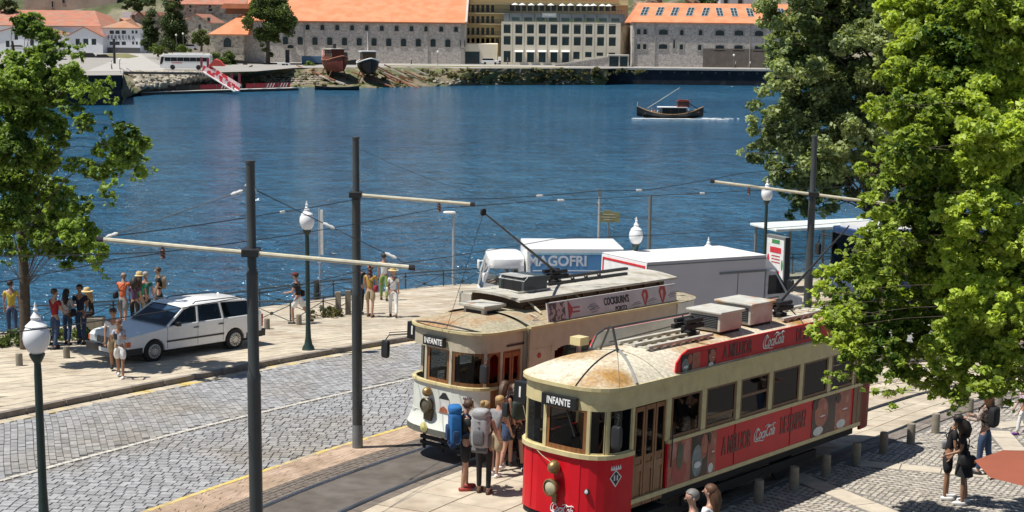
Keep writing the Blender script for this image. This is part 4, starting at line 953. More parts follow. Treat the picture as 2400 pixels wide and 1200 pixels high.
def lamp(x, y, h, label):
    r = thing('street_lamp', label, 'street lamp', V((x, y)), 0, 'green iron lamp posts with acorn globes')
    hp = h-.90
    b = MB(); b.lathe([(.24,0),(.24,.10),(.19,.14),(.17,.22),(.12,.30),(.10,.42),(.085,.5),(.07,.9),(.062,hp-.3),(.055,hp-.12)], 16); b.build('post', M_green, r, True)
    b = MB(); b.lathe([(.055,hp-.12),(.09,hp-.06),(.12,hp),(.13,hp+.04),(.10,hp+.05)], 16); b.build('lamp_holder', M_green, r, True)
    b = MB(); b.lathe([(.10,hp+.05),(.16,hp+.11),(.205,hp+.21),(.222,hp+.31),(.205,hp+.42),(.165,hp+.49)], 20); b.build('globe', M_globe, r, True)
    b = MB(); b.lathe([(.17,hp+.48),(.175,hp+.51),(.12,hp+.56),(.075,hp+.60),(.085,hp+.65),(.05,hp+.70),(.03,hp+.74),(.045,hp+.78),(.02,hp+.82),(.022,hp+.85),(.008,hp+.90)], 14); b.build('finial', M_globe, r, True)
    return r
p = G(723,830); lh = AT(716,470,p.y).z-gz(p.y); lamp(p.x, p.y, lh, 'dark green lamp post with white acorn globe at the kerb, between the two near poles')
yL = 23.2; q = AT(82,708,yL); lamp(q.x+.0, yL, q.z-gz(yL), 'nearest lamp post, its large white globe in front of the people at the left tree')
q = AT(1491,540,44.6); lamp(q.x, 44.6, AT(1491,508,44.6).z-gz(44.6), 'lamp post with white globe rising in front of the grey box lorry')
q = AT(1799,418,55.); lamp(q.x, 55., q.z-gz(55.), 'lamp post beside the poster panel, globe crossed by the cream arm')
q = AT(1661,555,57.5); lamp(q.x, 57.5, q.z-gz(57.5), 'lamp post of which only the small globe top shows above the grey lorry roof')
def wire(pts, r=.008, sag=.15, label='', ins=(), name='overhead_wire'):
    out = []
    for i in range(len(pts)-1):
        a, b_ = Vector(pts[i]), Vector(pts[i+1]); L = (b_-a).length
        for k in range(10):
            t = k/10; q = a.lerp(b_, t); q.z -= sag*4*t*(1-t)*min(L/12, 1.5); out.append(q)
    out.append(Vector(pts[-1])); b = MB(); b.tube(out, r, 5)
    r_ = thing(name, label, 'cable', pts[0]); b.v = [tuple(Vector(v)-Vector(pts[0])) for v in b.v]; b.build('cable', M_wire, r_)
    for t in ins:
        a = out[int(t*(len(out)-1))]; b_ = out[min(int(t*(len(out)-1))+1, len(out)-1)]; d = (b_-a).normalized(); m_ = MB(); m_.T = Matrix.Translation(-Vector(pts[0]))
        m_.tube([a-d*.10, a-d*.05, a, a+d*.05, a+d*.10], [.012,.03,.02,.03,.012], 7); m_.build('insulator', M_ins, r_, True)
    return r_
top1 = AT(588,440,Y1)
wire([a1+Vector((.15,0,.05)), top1], .0075, .02, 'stay wire from the near black pole down to the left end of its arm', (.05,.93))
wire([top1, a2+Vector((-.1,0,.05))], .0075, .02, 'stay wire from the near black pole down to the right end of its arm', (.07,.5,.95))
s2 = AT(838,466,Y2); s3 = AT(1905,400,Y3)
wire([a1+Vector((.12,0,.03)), AT(640,500,26.5), s2], .0085, .05, 'span wire from the left arm end to the second black pole', (.55,))
wire([s2, AT(1165,465,31), AT(1405,447,33), AT(1520,445,34), AT(1745,405,36), s3+Vector((0,0,.1))], .0085, .05, 'upper span wire crossing the river view between the second and third poles', (.28,.58))
wire([AT(-60,600,16), AT(385,590,Y1), AT(700,548,26), AT(1028,488,Y2), AT(1245,472,31.5), AT(1570,456,34), AT(1753,447,Y3), AT(2100,430,42)], .0075, .03, 'contact wire hung under the cream arms across the river view', (.60,.78))
wire([AT(-60,790,15), AT(600,690,24), AT(868,628,Y1+6), AT(1300,560,33), AT(1990,520,43), AT(2150,505,47)], .0075, .05, 'lower contact wire passing in front of the nearest lamp globe')
wire([AT(-60,672,18), AT(270,608,21.5), AT(385,592,22.0)], .0075, .04, 'short wire running out of the picture at the left tree trunk')
wire([AT(848,352,Y2), AT(1100,450,36), AT(1600,520,52), AT(1800,560,60)], .005, .1, 'thin stay wire sloping down from the top of the second pole')
# ================================================================== other posts
def simple_post(px, py0, py1, Y, rad, m, label, name='post', extra=None, cat='post'):
    a, b_ = AT(px, py1, Y), AT(px, py0, Y); z0 = min(a.z, gz(Y)) if a.z < gz(Y)+1.5 else a.z
    r = thing(name, label, cat, (a.x, Y, z0)); h = b_.z-z0; m_ = MB(); m_.lathe([(rad,0),(rad*.8,h)], 8); m_.build('pole', m, r, True)
    if extra: extra(r, h)
    return r
def head(r, h):
    b = MB(); b.sup((-.16,0,h+.03), (.26,.11,.06), .7); b.build('lamp_head', M_white, r, True)
simple_post(1062, 500, 672, 57.6, .055, mat('galvanised', (.45,.47,.48), .5, .3), 'slim pale street light with flat white head at the river fence', 'street_light', head, 'street light')
def flag(r, h):
    b = MB(); b.box(.02,.14,-.02,.02,h-1.75,h-.1); b.box(-.02,.14,-.015,.015,h-.1,h-.06); b.build('banner', M_cloth_w, r)
simple_post(750, 488, 700, 53.5, .035, mat('galvanised'), 'thin post carrying a narrow white banner at the river edge', 'banner_post', flag, 'banner')
def rig(r, h):
    b = MB(); b.box(-.05,.05,-.05,.05,h-.1,h+.22); b.bar((-.14,0,h-.45),(.14,0,h-.45), .05); b.build('bracket', M_poleg, r)
simple_post(1403, 455, 560, 60.6, .06, mat('galvanised'), 'pale mast with small bracket top behind the delivery lorry', 'mast', rig, 'mast')
simple_post(1521, 458, 590, 60.9, .085, M_poleg, 'plain grey pole behind the lorries, right of the sign', 'post')
def board(r, h):
    b = MB(); b.box(-.48,.48,-.02,.02,h-.02,h+.42); b.prism([(-.2,h+.42),(.2,h+.42),(.05,h+.5),(-.2,h+.5)], -.02, .02, 0, 'y'); s_ = b.build('sign_board', mat('olive_sign', (.22,.23,.12), .6), r)
    for i, w_ in enumerate((.5,.66,.4)): c = MB(); c.box(-w_/2,w_/2,-.026,-.022,h+.30-i*.11,h+.33-i*.11); c.build('lettering_line', mat('sign_pale', (.5,.5,.4), .6), s_)
simple_post(1425, 520, 575, 60.8, .035, M_poleg, 'low olive green notice sign on a post at the water edge', 'notice_sign', board, 'sign')
b = MB()
def bollard(x, y, h=.62, r0=.1, label='', grp='stone bollards', m=None):
    b = MB(); b.lathe([(r0,0),(r0,.02),(r0*.97,h-.03),(r0*.9,h)], 14); b.v = [tuple(v) for v in b.v]
    o = b.build('bollard', m or M_bol, None, True); o.location = V((x, y)); return tag(o, label, 'bollard', grp)
bl = ['at the far right end of the plaza row','under the yellow leaf sprays, second from the far end of the row','sunlit on the plaza kerb, left of the kissing couple','sunlit beside the rail, first one clear of the tram shadow','at the rear corner of the red tram, half in shade','just behind the rear corner of the red tram','in the tram shadow, third behind the long haired woman','in the tram shadow, second behind the long haired woman','in the tram shadow right behind the long haired woman']
for (x, y), l in zip([(12.1,34.9),(11.0,33.75),(9.68,32.0),(8.82,30.91),(7.99,30.01),(7.17,29.0),(6.32,27.96),(5.48,26.92),(4.63,25.92)], bl):
    bollard(x, y, .46, .092, 'short granite bollard '+l)
for (x, y), l in zip([(-13.37,38.49),(-12.46,39.73),(-7.8,45.4),(-6.93,46.4)], ['in the tree shade behind the nearest lamp post','in the tree shade right of the man in red','right behind the white estate car','beside the lamp post at the railing']):
    bollard(x, y, .47, .095, 'low grey granite bollard '+l, 'low bollards on the river pavement')
bollard(*g2(742,702), .75, .11, 'dark iron bollard by the far railing above the lamp post foot', 'low bollards on the river pavement', M_pole)
# ================================================================== railings with crossed panels
def railing(P, h, label, seg=1.75, zoff=0, m=M_iron):
    P = [Vector((p[0], p[1], 0)) for p in P]; L = sum((P[i+1]-P[i]).length for i in range(len(P)-1)); n = max(2, round(L/seg)); R_ = resample(P, n+1)
    o = R_[0]; r = thing('railing', label, 'railing', (o.x, o.y, gz(o.y)+zoff))
    q = [Vector((p.x-o.x, p.y-o.y, gz(p.y)-gz(o.y))) for p in R_]; U = Vector((0,0,1))
    b = MB(); b.tube([p+U*h for p in q], .028, 6); b.build('top_rail', m, r); b = MB(); b.tube([p+U*.12 for p in q], .02, 5); b.build('bottom_rail', m, r)
    b = MB(); b.tube([p+U*(h-.13) for p in q], .013, 5); b.build('upper_rail', m, r)
    pm = MB(); pm.lathe([(.03,0),(.026,h),(.0,h+.03)], 6); pmesh = pm.mesh('railing_post', m)
    for p in q: link('railing_post', pmesh, r, loc=p)
    for i in range(n):
        a, c = q[i], q[i+1]; b = MB(); o_ = (a+c)/2
        b.bar(a+U*.13-o_, c+U*(h-.14)-o_, .022); b.bar(a+U*(h-.14)-o_, c+U*.13-o_, .0215); b.lathe([(.06,-.02),(.06,.02)], 10, U*((h-.01)/2), 0, 'y'); k = b.build('cross_brace', m, r, loc=o_)
    return r
railing([(-30,35.9),(-17.5,42.6),(-13,45.6),(-11.2,46.6)], .95, 'dark iron railing behind the people at the left tree')
railing([(-11.2,46.6),(-9.8,47.2),(-7.67,46.7),(-6.6,47.9),(-5.4,49.2)], .82, 'low iron railing with crossed bars running behind the white estate car', 1.5)
railing([(-10.9,47.6),(-9.2,50.3),(-6.5,53.6),(-3.7,56.45),(-1.2,58.0)], .93, 'river edge railing rising to the right behind the strolling visitors', 1.75, -.18)
railing([(-1.2,58.0),(5,60.3),(14.8,63.5),(30,67.5)], 1.0, 'river edge railing behind the lorries and the bus shelter', 2.0)
sg = MB(); 
for (x, y) in [g2(793,748), g2(816,745)]:
    b = MB(); b.box(-.09,.09,-.07,.07,0,.95); o = b.build('gate_post', M_bol); o.location = V((x, y)); tag(o, 'stone gate post at the end of the low railing, %s of the pair' % ('left' if x < -5.7 else 'right'), 'post', 'gate posts')
# ================================================================== white estate car
def estate_car():
    wf, wr = G(362,858), G(551,828); d = (wr-wf); d.z = 0; hd = atan2(d.y, d.x)
    r = thing('estate_car', 'white boxy estate car with roof rails parked on the river pavement', 'car', V((wf.x, wf.y), .10), hd); r.rotation_euler = Euler((0, math.atan(K*sin(hd)), hd))
    WB = d.length; W = 1.74; xf, xr = -.92, WB+1.02
    # local: x rearwards, y 0 (near side) .. W, body lofted from side profile sections
    low = [(xf,.30),(xf,.68),(xf+.1,.79),(.35,.93),(.75,.97),(xr-.1,1.0),(xr,.95),(xr+.02,.45),(xr-.05,.30)]
    b = MB(); y0_, y1_ = .06, W-.06
    def arch(cx, R=.36, n=8): return [(cx+R*cos(pi*k/n), .30+R*sin(pi*k/n)*1.02) for k in range(n+1)][::-1]
    # side skin polygon with wheel arches (n-gon prism), tapered by offset rows
    side = [(xf+.02,.30)]+[(p[0], p[1]) for p in arch(0)]+[(p[0], p[1]) for p in arch(WB)]+[(xr-.05,.30),(xr+.02,.48),(xr,.93),(xr-.08,1.0),(.75,.985),(.30,.93),(xf+.12,.80),(xf,.70)]
    b.prism(side, .0, W, 0, 'y'); body = b.build('body', M_white, r, bevel=.03)
    # cabin
    g0 = [(.42,.97),(1.12,1.40),(1.35,1.455),(2.4,1.475),(xr-.45,1.43),(xr-.02,1.0)]
    def ins(z): return .03+max(0, z-.97)*.30
    b = MB(); prof = [(1.10,1.395),(1.35,1.455),(2.4,1.478),(xr-.50,1.44),(xr-.42,1.40)]
    rows = [[(x, ins(z)-.02+ (W-2*ins(z)+.04)*t, z+(.03*sin(pi*t))) for t in (0,.04,.15,.5,.85,.96,1)] for x, z in prof]
    b.grid(rows); b.grid([[(x, y, z-.04) for x, y, z in rr] for rr in rows]); 
    for e in (0, 6): b.grid([[rr[e] for rr in rows], [(rr[e][0], rr[e][1], rr[e][2]-.04) for rr in rows]])
    b.build('roof', M_white, r, True)
    def pil(name, x0, z0, x1, z1, wd):
        for s_ in (0, 1):
            b = MB(); ya, yb = ins(z0), ins(z1); ya, yb = (ya, yb) if s_ == 0 else (W-ya, W-yb)
            b.bar((x0, ya, z0), (x1, yb, z1), wd, .05, up=(1,0,0) if abs(x1-x0) < .3 else (0,1,0)); b.build(name, M_white, r)
    pil('windscreen_pillar', .45,.96,1.12,1.41,.05); pil('door_pillar', 1.50,.96,1.56,1.45,.07); pil('door_pillar', 2.42,.96,2.38,1.46,.08); pil('rear_pillar', xr-.05,.97,xr-.42,1.42,.11)
    b = MB(); cab = [(.45,.98),(1.12,1.395),(1.35,1.43),(xr-.45,1.41),(xr-.06,.98)]
    vs = [(x, ins(z)+.02, z) for x, z in cab]+[(x, W-ins(z)-.02, z) for x, z in cab]; n = len(cab)
    b.add(vs, [tuple(range(n)), tuple(range(n, 2*n)), (0,1,n+1,n), (n-2,n-1,2*n-1,2*n-2)]); b.build('window_glass', glass('car_glass', (.22,.26,.28), 1.5), r)
    for x in (1.25, 2.35):
        for y in (.28, .98): q = MB(); q.box(x,x+.5,y,y+.48,.95,1.05); q.box(x+.42,x+.55,y,y+.48,1.0,1.28); q.box(x+.44,x+.53,y+.14,y+.34,1.28,1.38); q.build('seat', M_poleg, r)
    b = MB(); b.add([(.50,.16,1.005),(1.10,.26,1.385),(1.10,W-.26,1.385),(.50,W-.16,1.005)], [(0,1,2,3)]); b.build('windscreen', mat('windscreen_blue', (.03,.07,.125), .05, coat=.5, var=.5, scale=3), r)
    for s_, nm in ((0, -1), (1, 1)):
        y = -.012 if s_ == 0 else W+.0
        b = MB(); b.box(.42,WB-.42,y,y+.012,.52,.57); b.build('side_strip', M_dkp, r)
        b = MB(); b.box(xf+.0,-.40,y,y+.012,.28,.47); b.box(WB+.42,xr+.0,y,y+.012,.30,.47); b.build('bumper_side', M_dkp, r)
        for x in (1.35, 2.25): b = MB(); b.box(x,x+.17,y-.012,y+.005,.83,.86); b.build('door_handle', M_dkp, r)
        for x in (.44, 1.50, 2.42): b = MB(); b.box(x,x+.009,y+.007,y+.013,.36,.96); b.build('door_seam', M_poleg, r)
    b = MB(); b.sup((.72,-.10,1.02), (.07,.10,.06), .4); b.build('wing_mirror', M_dkp, r, True); b = MB(); b.sup((.72,W+.10,1.02), (.07,.10,.06), .4); b.build('wing_mirror', M_dkp, r, True)
    b = MB(); b.box(xf-.10,xf+.03,-.01,W+.01,.27,.48); b.build('front_bumper', M_dkp, r, bevel=.02); b = MB(); b.box(xr-.03,xr+.14,-.01,W+.01,.30,.52); b.build('rear_bumper', M_dkp, r, bevel=.02)
    b = MB(); b.box(xf-.02,xf+.01,.42,W-.42,.52,.70); b.build('grille', mat('grille_grey', (.08,.10,.12), .35, .5), r)
    for y in (.08, W-.40): b = MB(); b.box(xf-.02,xf+.02,y,y+.32,.53,.69); b.build('headlight', mat('headlight_glass', (.45,.5,.52), .08), r)
    for y in (-.012, W-.07): b = MB(); b.box(xf-.01,xf+.12,y,y+.08,.53,.67); b.build('indicator', mat('amber', (.6,.12,.03), .3), r)
    b = MB(); b.box(xf-.12,xf-.10,.62,1.12,.31,.42); b.build('number_plate', M_let, r)
    for y in (-.005, W-.02): b = MB(); b.box(xr-.02,xr+.03,y,y+.025,.6,.97); b.build('tail_light', mat('tail_red', (.35,.02,.02), .3), r)
    for y in (.25, W-.29):
        b = MB(); b.tube([(1.5,y,1.47),(1.6,y,1.53),(3.2,y,1.52),(3.3,y,1.46)], .015, 5); b.build('roof_rail', M_dkp, r)
    b = MB(); b.bar((.5,.3,1.01),(.62,.95,1.05), .012); b.bar((.5,.9,1.01),(.62,1.5,1.05), .012); b.build('wiper', M_dkp, r)
    b = MB(); b.box(xf+.3,xr-.3,.22,W-.22,.2,.34); b.box(-.38,.38,.18,W-.18,.25,.66); b.box(WB-.38,WB+.38,.18,W-.18,.25,.66); b.build('underbody', M_under, r)
    for x in (0, WB):
        for y, sg_ in ((.0, -1), (W-.19, 1)):
            w_ = MB(); w_.lathe([(.2,0),(.30,0),(.318,.03),(.318,.16),(.30,.19),(.2,.19)], 24, (x, y, .318), 0, 'y'); w_ = w_.build('wheel', M_tyre, r, True)
            yy = y-.03 if sg_ < 0 else y+.19; h_ = MB(); h_.lathe([(.0,.0),(.06,.0),(.07,.012),(.19,.004),(.205,.015),(.205,.03)], 22, (x, yy, .318), 0, 'y'); h_ = h_.build('hubcap', M_alu, w_, True)
            for k in range(14): pass
            s_ = MB()
            for k in range(14):
                a = 2*pi*k/14; c, s2_ = cos(a), sin(a); s_.bar((x+.10*c, yy-.002, .318+.10*s2_), (x+.18*c, yy-.002, .318+.18*s2_), .018, .012, up=(0,1,0))
            s_.build('hubcap_slot', M_dkp, w_)
    return r
estate_car()
# ================================================================== lorries
def box_on(a, b_, top_h, name):
    pass
def lorry_grey():
    h = 2.75; A = Vector(g2(0,0)); P = lambda px, py: Vector(G(px, py, h)[:2])
    n0, n1, f0 = P(1512,617), P(1778,600), P(1395,600); d = (n1-n0).normalized(); hd = atan2(d.y, d.x); W = 2.2; L = (n1-n0).length+.25
    r = thing('box_lorry', 'plain grey-white box lorry with red bordered rear doors, parked behind the trams', 'lorry', V(n0), hd)
    r.rotation_euler = Euler((0, math.atan(K*sin(hd)), hd))
    b = MB(); b.box(0,L,0,W,.75,h); b.build('cargo_box', mat('lorry_grey', (.50,.49,.52), .5, var=.05, scale=1), r, bevel=.03)
    b = MB(); b.box(.0,L,-.006,W+.006,h,h+.02); b.build('box_roof', mat('lorry_roof', (.78,.76,.73), .6, var=.08, scale=1), r)
    b = MB(); b.box(-.02,0,.0,W,1.0,h-.03); b.build('rear_door', M_white, r)
    b = MB(); y0_, y1_, z0, z1 = .06, W-.06, 1.1, h-.1
    for (a, c, e, f_) in ((y0_,y1_,z1-.07,z1),(y0_,y0_+.06,z0,z1-.07),(y1_-.06,y1_,z0,z1-.07)): b.box(-.03,-.02,a,c,e,f_)
    b.build('reflective_border', mat('signal_red', (.6,.03,.04), .4), r)
    b = MB(); b.box(.0,.012,-.012,.0,.75,h); b.box(L-1.15,L-1.13,-.012,-.001,.75,h-.45); b.box(L-1.9,L-.05,-.03,-.001,h-.5,h-.44); b.box(0,L,-.012,-.001,h-.1,h-.07); b.build('door_track', M_poleg, r)
    b = MB(); b.prism([(L+.1,.5),(L+.1,2.3),(L+.5,2.25),(L+1.1,1.5),(L+1.75,1.3),(L+1.85,.5)], .05, W-.05, 0, 'y'); b.build('cab', mat('cab_silver', (.48,.49,.51), .35), r, bevel=.05)
    b = MB(); b.add([(L+.56,.12,2.2),(L+1.10,.12,1.55),(L+1.10,W-.12,1.55),(L+.56,W-.12,2.2)], [(0,1,2,3)]); b.v = [(x+.03, y, z+.03) for x, y, z in b.v]; b.build('windscreen', M_glassk, r)
    b = MB(); b.prism([(L+.2,1.5),(L+.2,2.1),(L+.5,2.1),(L+.95,1.5)], .03, .045, 0, 'y'); b.build('side_window', M_glassk, r)
    b = MB(); b.prism([(L+.02,2.3),(L+.05,2.75),(L+.7,2.2),(L+.6,2.15)], .15, W-.15, 0, 'y'); b.build('wind_deflector', M_white, r)
    b = MB(); b.sup((L+1.0,-.12,1.75), (.06,.12,.2), .4); b.build('mirror', M_dkp, r, True)
    b = MB(); b.box(.1,L+1.6,.3,W-.3,.45,.75); b.build('chassis', M_under, r)
    for x in (.9, L+1.2):
        for y in (.05, W-.3): w_ = MB(); w_.lathe([(.2,0),(.38,0),(.4,.04),(.4,.2),(.38,.25)], 18, (x, y, .4), 0, 'y'); w_.build('wheel', M_tyre, r, True)
lorry_grey()
def lorry_blue():
    h = 2.85; P = lambda px, py: Vector(G(px, py, h)[:2])
    n0 = P(1234,582); hd = radians(5); W = 2.2; L = 3.1
    r = thing('delivery_lorry', 'white refrigerated delivery lorry with blue lettered side, cab facing left', 'lorry', V(n0, .0), hd); r.rotation_euler = Euler((0, math.atan(K*sin(hd)), hd))
    b = MB(); b.box(0,L,0,W,.8,h); bx = b.build('cargo_box', M_white, r, bevel=.03)
    b = MB(); b.box(.12,L-.05,-.006,-.001,1.0,h-.16); b.build('printed_side', mat('print_blue', (.09,.26,.48), .35, var=.25, scale=1.2, rgb2=(.25,.45,.58), thr=(.5,.6), sc2=.7), bx)
    b = MB(); b.box(.12,L-.05,-.009,-.006,h-.2,h-.14); b.build('printed_stripe', mat('print_cyan', (.35,.62,.72), .35), bx); b = MB(); b.box(.2,2.6,-.010,-.006,2.12,2.15); b.build('printed_stripe', M_let, bx)
    text('MAGOFRI', .46, mat('lettering_pale_blue', (.72,.76,.80), .4), bx, frame((.98,-.009,2.43),(1,0,0),(0,0,1)), sx=.95, off=.012)
    b = MB(); b.prism([(1.2+1.05*cos(pi*k/16), 1.15+.92*sin(pi*k/16)) for k in range(17)], -.012, -.008, 0, 'y'); b.build('printed_arc', mat('print_grey_blue', (.42,.45,.52), .4, var=.3, scale=3), bx)
    for x, z, rx, m_ in ((.8,1.55,.16,M_blr),(1.25,1.7,.2,mat('print_slate', (.12,.15,.18), .4)),(1.7,1.55,.18,M_ads),(2.0,1.45,.14,mat('print_slate')),(.55,1.5,.14,M_adp)):
        b = MB(); b.prism([(x+rx*cos(2*pi*k/9)*(.7+.3*random.random()), z+rx*1.2*sin(2*pi*k/9)) for k in range(9)], -.016, -.012, 0, 'y'); b.build('printed_shape', m_, bx)
    before = set(r.children)
    cab = [(-1.95,.5),(-1.98,1.2),(-1.85,1.75),(-1.62,2.28),(-1.45,2.38),(-.2,2.42),(-.1,2.3),(-.1,.5)]
    sd = MB(); sd.prism(cab[:3]+[(-1.80,1.45),(-.12,1.45)][0:0]+[(-.1,1.42),(-.1,.5)], .05, .10, 0, 'y'); sd.prism(cab[:3]+[(-.1,1.42),(-.1,.5)], W-.1, W-.05, 0, 'y')
    sd.box(-.35,-.1,.05,.10,1.42,2.3); sd.box(-.35,-.1,W-.1,W-.05,1.42,2.3)
    sd.bar((-1.85,.08,1.75),(-1.60,.08,2.3), .07); sd.bar((-1.85,W-.08,1.75),(-1.60,W-.08,2.3), .07); sd.box(-1.98,-1.90,.05,W-.05,.5,1.3); sd.box(-.14,-.1,.1,W-.1,.5,2.3); sd.build('cab', M_white, r)
    b = MB(); b.sup((-.86,W/2,2.34), (.82,W/2-.02,.20), .35, 20, 8); b.build('cab_roof', M_white, r, True)
    b = MB(); b.add([(-1.93,.12,1.3),(-1.62,.15,2.22),(-1.62,W-.15,2.22),(-1.93,W-.12,1.3)], [(0,1,2,3)]); b.build('windscreen', M_glassc, r)
    b = MB(); b.add([(-1.78,.075,1.44),(-1.58,.075,2.2),(-.36,.075,2.2),(-.36,.075,1.44)], [(0,1,2,3)]); b.build('side_window', M_glassc, r)
    b = MB(); b.box(-.9,-.4,.3,.9,.9,1.3); b.box(-.45,-.3,.3,.9,1.2,2.0); b.build('seat', M_under, r); b = MB(); b.box(-1.8,-1.4,.1,W-.1,1.1,1.5); b.build('dashboard', M_dkp, r)
    b = MB(); b.tube([(-1.3+.06*sin(a), .6+.22*cos(a), 1.55+.2*sin(a)) for a in [2*pi*k/14 for k in range(15)]], .02, 5); b.build('steering_wheel', M_dkp, r)
    for y in (-.2, W+.2): b = MB(); b.sup((-1.9,y,1.95), (.06,.12,.15), .5); b.tube([(-1.7,max(min(y,W),0),2.1),(-1.9,y,2.05)], .02, 5); b.build('mirror', M_white, r, True)
    b = MB(); b.prism([(-1.1,1.32),(-.75,1.32),(-.92,1.1)], .03, .048, 0, 'y'); b.build('door_emblem', mat('emblem_blue', (.03,.07,.25), .4), r); b = MB(); b.box(-1.15,-.7,.04,.049,1.03,1.08); b.build('door_lettering', mat('lettering_grey_blue', (.3,.4,.55), .5), r)
    b = MB(); b.box(-2.0,-1.96,.1,.3,.8,1.15); b.box(-2.0,-1.96,W-.3,W-.1,.8,1.15); b.build('indicator', mat('signal_red'), r)
    for o in set(r.children)-before:
        o.data.transform(Matrix.Diagonal((.72, 1, 1, 1)))
    b = MB(); b.box(-1.3,L,.3,W-.3,.5,.8); b.build('chassis', M_under, r)
    for x in (-.8, 2.3):
        for y in (.05, W-.3): w_ = MB(); w_.lathe([(.2,0),(.38,0),(.4,.04),(.4,.2),(.38,.25)], 18, (x, y, .4), 0, 'y'); w_.build('wheel', M_tyre, r, True)
    return r, n0, hd
LB, LBp, LBh = lorry_blue()
# ================================================================== poster panel, bus shelter, bus
def poster():
    Y = 52.; a = AT(1797,548,Y); bq = AT(1841,556,Y-.9); bot = AT(1825,690,Y-.5); z0 = gz(Y); d = Vector((bq.x-a.x, bq.y-a.y, 0)); W = d.length; hd = atan2(d.y, d.x); H = a.z-z0
    r = thing('poster_panel', 'lit advertising panel with white fruit drink poster beside the bus shelter', 'advertising panel', V((a.x, a.y)), hd)
    b = MB(); b.box(0,W,0,.22,.25,H); b.box(.1,W-.1,.03,.19,0,.25); b.build('case', M_poleg, r, bevel=.02)
    b = MB(); b.box(W,W+.01,.0,.22,.3,H-.02); b.build('edge_strip', M_dkp, r)
    b = MB(); b.box(.05,W-.06,-.008,-.001,.42,H-.12); p_ = b.build('poster', mat('poster_white', (.74,.75,.74), .3), r)
    ph = H-.54
    def disc(u, v, rx, rz, m_): q = MB(); q.prism([(.05+(W-.11)*u+rx*cos(2*pi*k/14), .42+ph*v+rz*sin(2*pi*k/14)) for k in range(14)], -.014, -.009, 0, 'y'); q.build('printed_shape', m_, p_)
    Mg, Mr, Ml = mat('poster_green', (.05,.25,.08), .4), mat('poster_red', (.6,.03,.05), .4), mat('poster_lilac', (.35,.3,.6), .4)
    disc(.10,.66,.07,.2,Mr); disc(.9,.3,.08,.2,Mr); disc(.93,.6,.05,.2,Mg); disc(.05,.1,.06,.14,Mg); disc(.2,.33,.1,.2,Ml); disc(.7,.06,.12,.12,Ml)
    for u0, u1, v0, v1, m_ in ((.28,.75,.05,.3,Mr),(.34,.7,.18,.27,Mg),(.36,.72,.33,.45,Mg),(.3,.78,.4,.5,Mr),(.2,.85,.78,.87,Mr),(.3,.75,.93,.99,Mg)):
        q = MB(); q.box(.05+(W-.11)*u0,.05+(W-.11)*u1,-.016,-.010,.42+ph*v0,.42+ph*v1); q.build('printed_shape', m_, p_)
    for v in (.72,.67,.62): q = MB(); q.box(.05+(W-.11)*.3,.05+(W-.11)*.8,-.013,-.009,.42+ph*v,.42+ph*(v+.018)); q.build('lettering_line', M_blr, p_)
poster()
def shelter():
    P = lambda px, py, h: Vector(G(px, py, h)[:2]); h = 2.45
    a = Vector((10.6,56.5)); d = Vector((cos(radians(22)), sin(radians(22)))); hd = radians(22); L = 5.2; W = 1.5
    q = AT(1800,536,56.5); a = Vector((q.x, 56.5)); H = q.z-gz(56.5)
    r = thing('bus_shelter', 'glass bus shelter with flat white roof at the river railing', 'bus shelter', V(a), hd)
    b = MB(); b.box(-.1,L,-.75,W-.3,H-.02,H+.08); b.build('roof', mat('shelter_roof', (.66,.72,.71), .4), r, bevel=.02)
    for x in (.1, 1.7, 3.3, 4.9): b = MB(); b.box(x-.04,x+.04,W-.5,W-.42,0,H); b.build('upright', M_poleg, r)
    for x in (.16, 1.76, 3.36): b = MB(); b.box(x,x+1.48,W-.47,W-.46,.25,H-.1); b.build('pane', M_glassc, r)
    b = MB(); b.box(.8,4.2,.55,.95,.42,.47); b.box(1,1.08,.7,.8,0,.42); b.box(3.9,3.98,.7,.8,0,.42); b.build('bench', M_poleg, r)
shelter()
